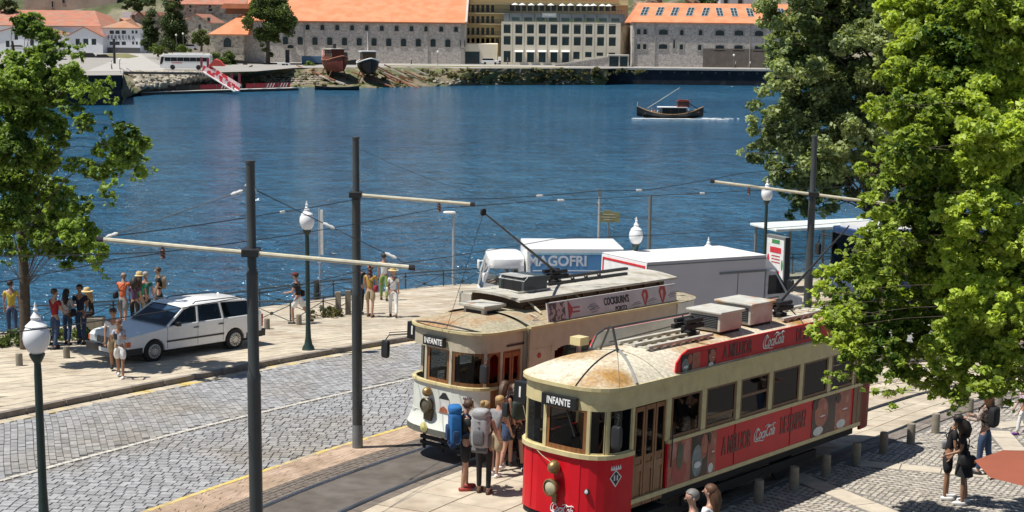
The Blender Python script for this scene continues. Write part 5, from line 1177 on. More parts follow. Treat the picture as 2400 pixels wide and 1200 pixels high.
def city_bus():
    q = AT(2000,482,49.); H = 3.0; base = G(1995,500,H); 
    r = thing('city_bus', 'dark blue city bus mostly hidden behind the right-hand foliage', 'bus', V((12.6, 50.)), radians(24)); r.rotation_euler = Euler((0, math.atan(K*sin(radians(24))), radians(24)))
    L = 11.; W = 2.5
    b = MB(); b.box(0,L,0,W,.35,1.35); b.box(0,L,0,W,2.75,3.0); b.box(L-.1,L,0,W,1.35,2.75); b.build('body', mat('bus_blue', (.02,.05,.13), .3, coat=.4), r, bevel=.05)
    b = MB(); b.box(.2,L-.1,.2,W-.2,3.0,3.14); b.build('roof_cover', M_white, r)
    for x in (.0, 1.4, 2.9, 4.5, 6.1, 7.7, 9.3, 10.9):
        for ya, yb in ((-.002,.06),(W-.06,W)): b = MB(); b.box(x,x+.1,ya,yb,1.35,2.75); b.build('window_pillar', M_dkp, r)
    for x in (1.5, 3.0, 4.6, 6.2, 7.8, 9.4): b = MB(); b.box(x,x+1.3,.02,.03,1.36,2.74); b.build('side_window', M_glassd, r)
    b = MB(); b.box(.0,.02,.08,W-.08,1.1,2.75); b.build('windscreen', M_glassd, r); b = MB(); b.box(.12,1.38,.0,.02,.5,2.74); b.build('door', M_glassd, r)
    b = MB(); b.box(1.5,L-.1,1.0,1.1,1.0,2.6); b.box(.1,L-.1,.1,W-.1,.5,.7); b.build('interior', M_under, r)
    b = MB(); b.box(5.2,6.6,-.01,.0,1.5,2.6); b.build('advert_film', mat('film_blue', (.01,.08,.45), .3), r)
    b = MB(); b.tube([(.05,-.05,2.6),(-.3,-.25,2.65),(-.35,-.3,2.3)], .03, 6); b.sup((-.35,-.3,2.0), (.07,.12,.22), .4); b.build('mirror', M_dkp, r, True)
    b = MB(); b.tube([(.05,W,2.6),(-.3,W+.3,2.65),(-.35,W+.3,2.3)], .03, 6); b.sup((-.35,W+.3,2.1), (.07,.12,.22), .4); b.build('mirror', M_dkp, r, True)
    for x in (2.2, 8.4):
        for y in (.0, W-.28): w_ = MB(); w_.lathe([(.25,0),(.46,0),(.48,.04),(.48,.24),(.46,.28)], 20, (x, y, .48), 0, 'y'); w_.build('wheel', M_tyre, r, True)
city_bus()
# ================================================================== terracotta parasol
q0 = G(2297,1085,2.3)
def parasol():
    cx, cy = 7.75, 18.6; c = AT(2466,1074,18.9); z = c.z; r0 = .98
    r = thing('parasol', 'terracotta garden parasol seen from above at the right edge of the plaza', 'parasol', (c.x, c.y, gz(c.y)))
    h = z-gz(c.y)+.0; n = 8; b = MB(); pts = [(r0*1.02*cos(2*pi*k/n+.35), r0*1.02*sin(2*pi*k/n+.35), h-.17) for k in range(n)]
    rows = []
    for t in (0, .25, .5, .75, 1.):
        rw = []
        for k in range(n*4+1):
            i = (k//4) % n; f_ = (k % 4)/4; p = Vector(pts[i]).lerp(Vector(pts[(i+1) % n]), f_); p = Vector((0,0,h)).lerp(p, t); p.z -= .03*t*sin(pi*f_)*0; rw.append(tuple(p))
        rows.append(rw)
    b.grid(rows); b.build('canopy', mat('terracotta_canvas', (.27,.075,.04), .85, var=.05, scale=3), r)
    for k in range(n): q = MB(); q.bar((0,0,h-.04), (pts[k][0], pts[k][1], pts[k][2]-.03), .02); q.build('rib', M_woodd, r)
    q = MB(); q.lathe([(.03,0),(.025,h-.02)], 10); q.build('pole', M_woodd, r); q = MB(); q.lathe([(.3,0),(.3,.06),(.06,.1)], 16); q.build('base', M_under, r)
parasol()
# ================================================================== far bank
FY = 370.0
def FX(px, Y=FY, py=150): return AT(px, py, Y).x
def FZ(py, Y=FY, px=1200): return AT(px, py, Y).z
def wall_holes(mb, x0, x1, z0, z1, y, holes, t=.35, m=0):
    xs = sorted({x0, x1, *[h[0] for h in holes], *[h[1] for h in holes]}); zs = sorted({z0, z1, *[h[2] for h in holes], *[h[3] for h in holes]})
    for i in range(len(xs)-1):
        for j in range(len(zs)-1):
            cx, cz = (xs[i]+xs[i+1])/2, (zs[j]+zs[j+1])/2
            if any(h[0] < cx < h[1] and h[2] < cz < h[3] for h in holes): continue
            mb.add([(xs[i],y,zs[j]),(xs[i+1],y,zs[j]),(xs[i+1],y,zs[j+1]),(xs[i],y,zs[j+1])], [(0,1,2,3)], m)
    for a, b, c, d in holes:
        mb.add([(a,y,c),(b,y,c),(b,y,d),(a,y,d),(a,y+t,c),(b,y+t,c),(b,y+t,d),(a,y+t,d)], [(0,1,5,4),(1,2,6,5),(2,3,7,6),(3,0,4,7)], m)
def win(parent, a, b, c, d, y, fm=M_dark, gm=M_glassw, sur=M_stone2, arch=0, mull=1, trans=1, sw=.18, sill=True, label=None):
    f = MB(); t = .08
    f.box(a,a+t,y+.2,y+.28,c,d); f.box(b-t,b,y+.2,y+.28,c,d); f.box(a+t,b-t,y+.2,y+.28,d-t,d); f.box(a+t,b-t,y+.2,y+.28,c,c+t)
    for i in range(mull): x = a+(b-a)*(i+1)/(mull+1); f.box(x-.03,x+.03,y+.21,y+.27,c+t,d-t)
    if trans: z = c+(d-c)*.62; f.box(a+t,b-t,y+.215,y+.265,z-.03,z+.03)
    w_ = f.build('window', fm, parent); 
    g = MB(); g.box(a+t,b-t,y+.235,y+.245,c+t,d-t); g.build('pane', gm, w_)
    if sur:
        s = MB(); s.box(a-sw,a,y-.06,y+.05,c,d); s.box(b,b+sw,y-.06,y+.05,c,d); s.box(a-sw,b+sw,y-.06,y+.05,d,d+sw)
        if sill: s.box(a-sw-.06,b+sw+.06,y-.12,y+.05,c-sw*.8,c)
        if arch:
            n = 8; W = b-a
            for side in (0, 1):
                for k in range(n//2):
                    u0, u1 = k/n, (k+1)/n; h0 = arch*(1-sin(pi*u0)**.8); h1 = arch*(1-sin(pi*u1)**.8); xa, xb = (a+W*u0, a+W*u1) if side == 0 else (b-W*u1, b-W*u0); ha, hb = (h0, h1) if side == 0 else (h1, h0)
                    s.add([(xa,y-.02,d),(xb,y-.02,d),(xb,y-.02,d-hb),(xa,y-.02,d-ha),(xa,y+.2,d-ha),(xb,y+.2,d-hb)], [(0,1,2,3),(3,2,5,4)])
        s.build('surround', sur, w_)
    return w_
def building(name, label, px0, px1, pyb, pye, Y, depth, wm, group=None, holes_px=(), zb=None, opts=None, cat='building', winkw=None, dz=0):
    """facade box with recessed windows; holes_px = (px, py, w, h) centres and sizes in picture pixels at depth Y"""
    cx = (px0+px1)/2; x0, x1 = FX(px0, Y, pyb), FX(px1, Y, pyb); z0 = (zb if zb is not None else FZ(pyb, Y, cx)); z1 = FZ(pye, Y, cx)
    r = thing(name, label, cat, ((x0+x1)/2, Y, z0), 0, group); O = Vector(((x0+x1)/2, Y, z0)); sc_ = FPX/Y
    H = []
    for (px, py, w_, h_) in holes_px:
        p = AT(px, py, Y)-O; H.append((p.x-w_/2/sc_, p.x+w_/2/sc_, p.z-h_/2/sc_, p.z+h_/2/sc_))
    # align rows: keep each as is, clipped inside the wall
    a, b = x0-O.x, x1-O.x; h = z1-z0
    m = MB(); wall_holes(m, a, b, -2.5, h, 0, H); m.add([(a,0,-2.5),(b,0,-2.5),(b,depth,-2.5),(a,depth,-2.5),(a,0,h),(b,0,h),(b,depth,h),(a,depth,h)], [(1,2,6,5),(2,3,7,6),(3,0,4,7),(4,5,6,7)])
    m.build('wall', wm, r)
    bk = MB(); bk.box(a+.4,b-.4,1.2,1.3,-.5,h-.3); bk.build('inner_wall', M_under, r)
    kw = dict(winkw or {})
    for i, hh in enumerate(H): win(r, *hh, 0, **kw)
    return r, O, a, b, h
def gable_roof(r, a, b, h, rise, y0, y1, m, over=.5, hipl=0, hipr=0, name='roof', th=.25):
    """ridge parallel to the facade"""
    yc = (y0+y1)/2; mb = MB(); y0 -= over; y1 += over; a -= over*.6; b += over*.6
    vs = [(a,y0,h),(b,y0,h),(b,y1,h),(a,y1,h),(a+hipl,yc,h+rise),(b-hipr,yc,h+rise)]
    vs += [(a,y0,h-th),(b,y0,h-th),(b,y1,h-th),(a,y1,h-th)]
    mb.add(vs, [(0,1,5,4),(2,3,4,5),(3,0,4),(1,2,5),(0,6,7,1),(1,7,8,2),(2,8,9,3),(3,9,6,0),(6,9,8,7)]); return mb.build(name, m, r)
def cross_gable(r, a, b, h, rise, y0, y1, m, wm, name='roof'):
    """ridge running away from the viewer, gable towards the river"""
    c = (a+b)/2; mb = MB(); mb.add([(a,y0+.02,h-.02),(b,y0+.02,h-.02),(c,y0+.02,h+rise-.05)], [(0,1,2)]); mb.build('gable', wm, r)
    mb = MB(); o = .35; mb.add([(a-o,y0-o,h-.25),(c,y0-o,h+rise+.1),(b+o,y0-o,h-.25),(a-o,y1,h-.25),(c,y1,h+rise+.1),(b+o,y1,h-.25),(a-o,y0-o,h-.55),(c,y0-o,h+rise-.2),(b+o,y0-o,h-.55)],
        [(0,1,4,3),(1,2,5,4),(0,6,7,1),(1,7,8,2),(3,4,5)]); return mb.build(name, m, r)
# ---- terrain
shore = [(-400,340,0),(-66,239,0)]
def zc(px, py, z): p = ZP(px, py, z); return (p.x, p.y)
WLN = [(-500,150),(-260,190),zc(-150,252,WZ),zc(285,246,WZ),zc(292,226,WZ),zc(345,215,WZ),zc(480,206,WZ),zc(620,204,WZ),zc(740,205,WZ),zc(860,206,WZ),zc(1000,203,WZ),zc(1100,200,WZ),zc(1250,199,WZ),zc(1340,198.5,WZ),zc(1420,199,WZ)]
TOPL = [(-500,168),(-260,205),zc(-150,176,PZ),zc(284,176,PZ),zc(288,172,PZ),zc(345,170,PZ),zc(480,170,PZ),zc(600,167,PZ),zc(690,159,PZ),zc(865,158,PZ),zc(1000,158,PZ),zc(1100,160,PZ),zc(1250,160,PZ),zc(1340,160,PZ),zc(1420,160.5,PZ)]
TOPL = [(x, min(y, 351)) for x, y in TOPL]
def cov(P, Q, ts, dzs, name, m, parent=None, noise=.0, n=140, kind='structure'):
    P = resample([Vector((*p, 0)) for p in P], n); Q = resample([Vector((*q, 0)) for q in Q], n); rows = []
    for t, z in zip(ts, dzs):
        rows.append([(p.x+(q.x-p.x)*t+random.uniform(-1, 1)*noise, p.y+(q.y-p.y)*t+random.uniform(-1, 1)*noise, z+random.uniform(-.5, .5)*noise*(0 < t < 1)) for p, q in zip(P, Q)])
    b = MB(); b.grid(rows); return b.build(name, m, parent, True, kind=kind)
bank = cov(WLN[3:], TOPL[3:], [-.15,.0,.12,.25,.4,.55,.7,.85,1.], [WZ-1.5,WZ-.05,WZ+.35,WZ+.7,WZ+1.5,WZ+1.9,WZ+2.7,WZ+3.0,PZ], 'riverbank', M_bank, noise=.35)
from mathutils.bvhtree import BVHTree
_bt = BVHTree.FromPolygons([tuple(v.co) for v in bank.data.vertices], [tuple(p.vertices) for p in bank.data.polygons])
def CAST(px, py, up=0):
    h = _bt.ray_cast(CAM, ray(px, py).normalized())
    return (h[0] if h[0] is not None else ZP(px, py, PZ if py < 175 else WZ))+Vector((0, 0, up))
quayl = cov(WLN[:4], [(x, y+1.2) for x, y in WLN[:4]], [0,0.01,.3,.31,.9,1.], [WZ-1.5,WZ,6.1,6.25,6.25,PZ-.2], 'left_quay_wall', M_quay, n=30)
b = MB(); TOPL[:4] = [(x, y+1.) for x, y in WLN[:4]]; tp = [(x, y-.0, PZ) for x, y in TOPL]; xr = tp[-1][0]
tp += [(xr+8,352,PZ),(200,352,PZ),(600,352,PZ)]; b.add(tp+[(600,520,PZ),(-500,520,PZ)], [tuple(range(len(tp)+2))]); b.build('far_promenade', M_road2, kind='structure')
# dark quay wall on the right with coping
wx0, wx1 = ZP(1335,160,PZ).x, 600.; wy = 350.
r = thing('river_wall', 'dark river wall with pale coping below the right-hand stone warehouse', 'wall', (wx0, wy, WZ)); b = MB(); b.box(0,wx1-wx0,0,2,-2,PZ-WZ-.35); b.build('wall', M_quay, r)
for i in range(28):
    b = MB(); x = i*3.4; b.box(x,x+3.3,-.25,1.9,PZ-WZ-.35,PZ-WZ+.12); b.build('coping_stone', M_conc, r)
b = MB(); b.box(95,500,-.25,1.9,PZ-WZ-.35,PZ-WZ+.12); b.build('coping', M_conc, r)
for i in range(26): b = MB(); b.box(2+i*3.3,2.5+i*3.3,-.12,.0,PZ-WZ-1.2,PZ-WZ-.6); b.build('wall_block', mat('wall_block', (.08,.08,.075), .9), r)
# road sheet & verge on far side
def sheet(name, pts, z, m): b = MB(); b.add([(p[0], p[1], z) for p in pts], [tuple(range(len(pts)))]); return b.build(name, m, kind='structure')
sheet('far_path', [(-38,352.5),(18,352.5),(18,357),(-38,357)], PZ+.03, M_conc)
sheet('far_verge', [(-30,343),(12,346),(12,352.4),(-30,352.4)], PZ+.02, M_grass)
P_ = lambda px, py: tuple(ZP(px, py, PZ))[:2]
sheet('far_lane', [P_(200,168),P_(395,166),P_(350,140),P_(330,126),P_(290,126),P_(272,140)], PZ+.03, mat('pale_lane', (.40,.385,.355), .9, var=.06, scale=.2))
sheet('far_lawn', [P_(232,133),P_(300,137),P_(325,133),P_(300,126),P_(240,127)], PZ+.06, M_grass)
# hill behind everything
b = MB(); rows = []
for j in range(12):
    y = 470+j*28; rows.append([(x, y, PZ+.0+(j/11)**.8*62+4*sin(x*.05+j)+random.uniform(-1.5, 1.5)+(-8 if j < 2 else 0)) for x in range(-520, 560, 18)])
b.grid(rows); b.build('hill', mat('hill_scrub', (.07,.085,.035), .95, var=.4, scale=.15, rgb2=(.22,.19,.14), thr=(.5,.6), sc2=.05, bump=1, bscale=.6), None, True, kind='structure')
# ---- main warehouse
low = [(820+i*36.9, 97+i*.45, 13, 19) for i in range(10)]; low[0:0] = [(669,90,13,17),(703,95,13,17)] ; low = [(669+i*34.6, 95+i*.55, 12, 18) for i in range(13)]
up = [(686+i*34.8, 63+i*.5, 9, 12) for i in range(12)]
WH, O, a, b_, h = building('stone_warehouse', 'long grey stone warehouse with bright orange tiled roof and two rows of windows', 570, 1088, 150, 50, FY, 34, M_stone, None, low+up+[(586,65,9,12)], winkw=dict(arch=.28))
gable_roof(WH, a, b_, h, 8.2, 0, 34, M_otile)
for px in (713, 865, 1003): b = MB(); x = FX(px)-O.x; b.box(x-.1,x+.1,-.15,0,0,h-.3); b.build('rainwater_pipe', M_stone2, WH)
b = MB(); b.box(b_-.9,b_+.02,-.08,.0,0,h); b.build('corner_quoin', M_stone2, WH); b = MB(); b.box(a-.4,b_+.4,-.62,-.45,h-.42,h-.22); b.build('gutter', mat('gutter_brown', (.25,.12,.08), .6), WH)
b = MB(); b.box(b_+.2,b_+.7,-.5,17,h-.1,h+.2); b.v = [(x, y, z+ (8.2*(y+.5)/17.5)) for x, y, z in b.v]; b.build('verge_tiles', M_conc, WH)
x = FX(682)-O.x; z = FZ(115)-O.z; win(WH, x-.8, x+.8, z-.4, z+.45, -.3, arch=.3)
AN, O, a, b_, h = building('warehouse_annex', 'small stone annex with orange hipped roof and one big arched window', 493, 571, 145, 80, 366, 18, M_stoneb, None, [(533,99,18,22)], winkw=dict(arch=.8, mull=2))
gable_roof(AN, a, b_+1, h, 6.2, 0, 18, M_otile, hipl=9, hipr=0)
b = MB(); b.box(b_-5.6,b_+.1,7,11,h+5.0,h+6.4); b.build('roof_lantern', M_woodd, AN); b = MB(); b.prism([(b_-6.6,h+6.4),(b_+.3,h+6.4),(b_+.3,h+7.6),(b_-5.8,h+7.6)], 5.5, 12, 0, 'y'); b.build('lantern_roof', M_otile, AN)
# ---- balcony apartment block
AP, O, a, b_, h = building('apartment_block', 'yellowish apartment block with long balconies between warehouse and hotel', 1086, 1470, 122, -2, 392, 16, M_yel, None,
    [(1097+i*11.5, py, 7, 16) for i in range(8) for py in (20, 46, 73, 98)][:-8]+[(1097+i*11.5, 96, 7, 13) for i in range(8)]+[(1200+i*14, 18, 10, 15) for i in range(18)], winkw=dict(sur=None, trans=0), zb=PZ+4)
gable_roof(AP, a, b_-3, h, 2.5, 0, 16, mat('pale_red_tile', (.52,.22,.15), .85, var=.1, scale=.3))
for py in (30, 55, 83):
    z = FZ(py, 392, 1130)-O.z; b = MB(); b.box(a,a+14.6,-1.3,0,z-.3,z); s_ = b.build('balcony_slab', M_yel, AP)
    q = MB(); q.box(a,a+14.6,-1.3,-1.26,z+1.0,z+1.06)
    for i in range(36): q.box(a+i*.41,a+i*.41+.05,-1.3,-1.26,z,z+1.0)
    q.build('balustrade', M_dark, s_)
b = MB(); z = FZ(8, 392, 1130)-O.z; b.box(a-.3,b_,-1.5,0,z-.2,z); b.build('eaves_slab', M_yel, AP)
# garage block
GB, O, a, b_, h = building('garage_block', 'low rendered block with a wide dark gateway beside the warehouse', 1088, 1165, 150, 103, 371, 16, M_hotel, None, [(1107,135,34,28)], winkw=dict(sur=None, mull=3, trans=0))
b = MB(); b.box(a+11.8,a+14.,-.3,.0,0,3.4)
for i in range(6): b.box(a+11.8+i*.4,a+11.9+i*.4,-.5,-.3,0,3.6)
b.build('gate', mat('gate_rust', (.12,.09,.06), .8), GB)
# ---- hotel
cols = [1188.5+i*27.4 for i in range(10)]
H1 = [(x, 67.5+i*.32, 16, 20) for i, x in enumerate(cols)]+[(x, 94.5+i*.35, 16, 20) for i, x in enumerate(cols)]+[(x, 132.5+i*.2, 16, 26) for i, x in enumerate(cols[:6])]+[(1351,130,15,17),(1379,128,15,12),(1406,127,15,8),(1434,126,15,5)]
HT, O, a, b_, h = building('hotel', 'cream rendered hotel with three rows of square dark windows and a set-back top floor', 1174, 1453, 148, 52, 369, 18, M_hotel, None, H1, winkw=dict(sur=None, trans=0))
for (px, py) in [(x, 57.5) for x in cols]+[(x, 84.6+i*.35) for i, x in enumerate(cols)]:
    p = AT(px, py, 369)-O; b = MB(); b.box(p.x-.85,p.x+.85,-.05,.3,p.z-.12,p.z+.1); b.build('blind_box', mat('blind_grey', (.22,.21,.19), .6), HT)
for i, x in enumerate(cols[1:6]): p = AT(x, 120.5, 369)-O; b = MB(); b.prism([(0,p.z+.25),(-1.0,p.z-.05),(-1.0,p.z-.2),(0,p.z+.0)], p.x-1.05, p.x+1.05, 0, 'x'); b.v = [(v[0], v[1]-.0, v[2]) for v in b.v]; b.build('awning', M_cloth_w, HT)
for i in range(10):
    q = AT(cols[i], 150, 369)-O
    if i < 9: b = MB(); b.box(q.x+1.25,q.x+1.33,-.03,.0,.0,h-.05); b.build('facade_joint', mat('joint_tan', (.40,.36,.30), .8), HT)
M_slate = mat('attic_slate', (.13,.155,.175), .6, var=.1, scale=.4)
b = MB(); z2 = FZ(31, 372)-O.z; b.box(a+.6,b_+1.2,3,18,h,z2); at_ = b.build('attic', M_slate, HT)
for i in range(9):
    x = a+2.6+i*3.15; b = MB(); b.box(x,x+2.0,2.9,2.97,h+.25,h+1.1); b.build('attic_window', M_glassw, at_)
    b = MB(); b.box(x-.62,x-.56,2.93,3.0,h,z2); b.build('attic_rib', M_dark, at_)
p = AT(1288, 36, 369)-O; b = MB(); b.box(p.x-1.8,p.x+1.8,2.7,2.86,p.z-.5,p.z+.6); sb = b.build('name_sign', mat('sign_greyblue', (.35,.40,.44), .5), HT)
text('THE REBELLO', .62, M_let, sb, frame((p.x,2.68,p.z+.05),(1,0,0),(0,0,1)), ext=.02, sx=.8)
b = MB(); b.box(a+.6,b_+1.2,2.9,3.0,z2+.9,z2+.96)
for i in range(40): b.box(a+.7+i*.76,a+.74+i*.76,2.9,2.95,z2,z2+.9)
b.build('terrace_railing', M_dark, HT)
b = MB(); b.add([(b_+.02,0,-2),(b_+6.5,14,-2),(b_+6.5,14,h+1),(b_+.02,0,h-1)], [(0,1,2,3)]); b.build('side_wall', mat('ochre_render', (.45,.38,.27), .85, rgb2=(.3,.24,.16), sc2=.4), HT)
def leaves(name, parent, clumps, n, size, m, sub=9, loc=None, kind='stuff', droop=0, flat=.8, subr=.45, asp=.62):
    """clumps: (x,y,z,r) local; leaf-sized blades gathered in sub-clumps so that gaps stay open"""
    C = np.array(clumps, float); wts = C[:,3]**2.0; wts /= wts.sum(); k = max(1, int(len(C)*sub)); ci = rng.choice(len(C), k, p=wts)
    d = rng.normal(size=(k,3)); d /= np.linalg.norm(d, axis=1)[:,None]; rr = rng.uniform(.25, 1., k)**.5
    S_ = C[ci,:3]+d*(C[ci,3]*rr)[:,None]*np.array([1,1,flat]); sr = C[ci,3]*subr*rng.uniform(.5, 1.2, k)
    li = rng.choice(k, n, p=(sr**2)/(sr**2).sum()); d = rng.normal(size=(n,3)); d /= np.linalg.norm(d, axis=1)[:,None]; rr = rng.uniform(0, 1, n)**.45
    P = S_[li]+d*(sr[li]*rr)[:,None]*np.array([1,1,.75]); P[:,2] -= droop*rng.uniform(0, 1, n)*sr[li]
    nrm = rng.normal(size=(n,3))*.75+d*.5+np.array([0,0,.75]); nrm /= np.linalg.norm(nrm, axis=1)[:,None]
    a = np.cross(nrm, rng.normal(size=(n,3))); a /= np.linalg.norm(a, axis=1)[:,None]; bb = np.cross(nrm, a); s_ = size*rng.uniform(.6, 1.25, n)[:,None]
    V_ = np.empty((n,4,3)); V_[:,0] = P-a*s_*.5; V_[:,1] = P+bb*s_*asp*.5+nrm*s_*.10; V_[:,2] = P+a*s_*.5-nrm*s_*.06; V_[:,3] = P-bb*s_*asp*.5+nrm*s_*.10
    me = bpy.data.meshes.new(name); me.vertices.add(n*4); me.vertices.foreach_set('co', V_.reshape(-1).astype(np.float32)); me.loops.add(n*4); me.loops.foreach_set('vertex_index', np.arange(n*4, dtype=np.int32))
    me.polygons.add(n); me.polygons.foreach_set('loop_start', np.arange(0, n*4, 4, dtype=np.int32)); me.update(calc_edges=True); me.materials.append(m)
    return link(name, me, parent, kind=kind, loc=loc)
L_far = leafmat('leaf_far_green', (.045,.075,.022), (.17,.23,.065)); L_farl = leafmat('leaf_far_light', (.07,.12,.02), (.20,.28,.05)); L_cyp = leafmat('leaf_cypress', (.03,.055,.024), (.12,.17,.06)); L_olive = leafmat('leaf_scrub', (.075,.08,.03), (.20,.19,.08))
# terrace umbrellas
um = None; ux_ = [1207,1224,1245,1267,1291,1318,1337,1359,1376,1391,1412,1427]
for i, px in enumerate(ux_):
    p = AT(px, 17, 380+(i%3)*2); zb = z2+O.z
    if um is None:
        um = thing('terrace_umbrella', '', 'umbrella', (p.x, p.y, zb), 0, 'white umbrellas on the hotel roof terrace'); b = MB(); b.lathe([(.95,2.2),(.55,2.5),(.02,2.75)], 8); b.build('canopy', M_cloth_w, um); b = MB(); b.lathe([(.03,0),(.03,2.5)], 6); b.build('pole', M_poleg, um); o_ = um
    else: o_ = clone(um, (p.x, p.y, zb))
    o_['label'] = 'white umbrella on the hotel terrace, ' + ['leftmost of the row','second from the left, close to the first','third from the left above the attic','fourth from the left, left of the name sign','above the name sign, standing alone','just right of the name sign','seventh from the left','eighth from the left, start of a tight trio','middle of the tight trio','right end of the tight trio','second from the right end','rightmost of the row'][i]
for i, px in enumerate((1232,1255,1277,1302,1340,1373,1400)):
    p = AT(px, 51, 371); r = thing('terrace_shrub', 'small green shrub on the hotel attic ledge, '+['leftmost','second from left','third from left','under the name sign','fifth from left','sixth from left','rightmost'][i], 'shrub', (p.x, p.y, p.z-.5), 0, 'shrubs on the attic ledge'); leaves('foliage', r, [(0,0,.4,.6)], 220, .22, L_farl, 8)
# ramp wall in front of hotel
r = thing('ramp_wall', 'low pale ramp wall rising in front of the hotel to a glazed kiosk', 'wall', (FX(1300,362), 362, PZ)); Ow = Vector((FX(1300,362), 362, PZ)); q = lambda px, py: (AT(px, py, 362)-Ow)
p0, p1, p2, p3 = q(1300,156), q(1425,135), q(1425,156), q(1475,131)
b = MB(); b.prism([(p0.x,0),(p2.x,0),(p1.x,p1.z),(p0.x,.1)], 0, .6, 0, 'y'); b.build('wall', M_stone, r); b = MB(); b.prism([(p0.x,.1),(p1.x,p1.z),(p1.x,p1.z+.3),(p0.x,.4)], -.15, .75, 0, 'y'); b.build('coping', M_conc, r)
b = MB(); b.box(p1.x,p3.x,-.2,4,p3.z-.1,p3.z+.25); b.build('kiosk_roof', M_conc, r); b = MB(); b.box(p1.x+.3,p3.x-.2,.4,3.5,0,p3.z-.1); b.build('kiosk_glazing', M_glassw, r)
for x in (p1.x, (p1.x+p3.x)/2, p3.x-.4): b = MB(); b.box(x,x+.35,-.05,.35,0,p3.z-.1); b.build('kiosk_post', M_conc, r)
# ---- right warehouse
Hh = [(1497,74,8,12),(1512,74,8,12),(1555,75,20,12),(1598,76,8,12),(1642,76,8,12),(1497,109,8,12),(1511,109,8,12),(1554,109,20,11),(1580,103,4,20),(1597,110,8,12),(1640,111,8,12),(1687,77,20,12),(1732,77,20,12),(1779,78,19,12),(1687,112,20,12),(1731,112,20,12),(1778,113,19,12),(1830,78,19,12),(1878,79,19,12),(1830,113,19,12),(1878,113,19,12)]
WR, O, a, b_, h = building('riverside_warehouse', 'grey stone warehouse with orange roof, skylights and wide arched windows above the dark river wall', 1480, 1990, 158, 54, 366, 22, M_stone, None, Hh, winkw=dict(arch=.3, sw=.26))
gable_roof(WR, a, b_, h, 4.9, 0, 22, M_otile, hipl=2.5)
sk = [(1503,32),(1538,32),(1573,32),(1609,32),(1645,32),(1683,33),(1717,33),(1754,34),(1791,35),(1828,36)]
slope = 4.9/11.5
for px, py in sk:
    x = FX(px, 371)-O.x; y0_, y1_ = 3.2, 8.2
    b = MB()
    def rp_(x, y, u): return (x, y, h+(y+.5)*slope+u)
    w2 = .85; t_ = (1.3 if px < 1660 else .1)
    b.add([rp_(x-w2,y0_,.12),rp_(x+w2,y0_,.12),rp_(x+w2+t_,y1_,.12),rp_(x-w2+t_,y1_,.12),rp_(x-w2,y0_,-.1),rp_(x+w2,y0_,-.1),rp_(x+w2+t_,y1_,-.1),rp_(x-w2+t_,y1_,-.1)], [(0,1,2,3),(0,4,5,1),(1,5,6,2),(2,6,7,3),(3,7,4,0)]); s_ = b.build('skylight', mat('skylight_frame', (.35,.37,.38), .5), WR)
    for k in range(2):
        for j in range(3):
            u0, u1 = -w2+.12+k*(w2-.05), -w2+.12+k*(w2-.05)+w2-.22; v0 = y0_+.2+j*1.6; v1 = v0+1.4; g = MB(); f_ = lambda v: t_*(v-y0_)/(y1_-y0_)
            g.add([rp_(x+u0+f_(v0),v0,.14),rp_(x+u1+f_(v0),v0,.14),rp_(x+u1+f_(v1),v1,.14),rp_(x+u0+f_(v1),v1,.14)], [(0,1,2,3)]); g.build('pane', M_glassw, s_)
for px in (1485, 1534, 1756): b = MB(); x = FX(px,366)-O.x; b.box(x-.12,x+.12,-.2,0,0,h-.3); b.build('rainwater_pipe', M_stone2, WR)
b = MB(); b.box(FX(1647,366)-O.x, FX(1990,366)-O.x, -.12, 0, 0, 4.6); b.build('plinth_wall', mat('plinth_brown', (.16,.135,.115), .9, var=.2, scale=.8), WR)
UH, O, a, b_, h = building('upper_house', 'pale old house with small windows above the orange roof on the right', 1688, 1830, 22, -25, 420, 12, mat('pale_plaster', (.55,.52,.53), .85, var=.12, scale=.3), None, [(1701,6,9,14),(1735,7,10,14),(1780,12,8,7)], winkw=dict(sw=.2), zb=17)
p = AT(1803, 14, 419)-O; b = MB(); b.prism([(p.x-.7,p.z),(p.x,p.z-.7),(p.x+.7,p.z),(p.x,p.z+.7)], -.1, .1, 0, 'y'); b.build('diamond_vent', M_dark, UH)
RC = thing('rock_outcrop', 'brown rocky slope with scrub above the right-hand warehouse roof', 'rock', (FX(1590,400), 402, 12)); b = MB()
for i in range(60): b.sup((random.uniform(-22,12), random.uniform(-3,6), random.uniform(-3,10)), [random.uniform(1,2.6) for _ in range(3)], .75, 7, 5, 0, Euler((random.random(),random.random(),random.random())).to_matrix())
b.build('rock_mass', mat('brown_rock', (.24,.17,.12), .9, var=.4, scale=.4, bump=1, bscale=1), RC, kind='stuff')
# ---- left buildings
FE, O, a, b_, h = building('cellar_office', 'white two storey office with large spaced lettering between its window rows', 240, 329, 120, 65, 455, 20, M_wwall, None,
    [(262,75.5,10,8),(275.5,75.5,10,8),(290,75.5,10,8),(311,75,5,7),(319.5,75,5,7),(262,101.5,10,8),(275.5,101.5,10,8),(290,101.5,10,8),(312,101,5,7),(320.5,101,5,7)], winkw=dict(sur=None, trans=0))
gable_roof(FE, a, b_, h, 3.0, 0, 20, mat('brown_tile', (.42,.21,.12), .85, var=.12, scale=.3, rgb2=(.36,.26,.2), sc2=.2), hipl=7, hipr=9, over=.3)
b = MB(); b.box(a+.1,b_,-.1,.02,-1,1.1); b.build('plinth', mat('plinth_grey', (.12,.12,.125), .8), FE)
p = AT(284, 88.5, 455)-O; text('F E R R E I R A', 1.75, mat('lettering_navy', (.05,.06,.09), .6), FE, frame((p.x,-.06,p.z),(1,0,0),(0,0,1)), ext=.04, sx=.78, off=.02)
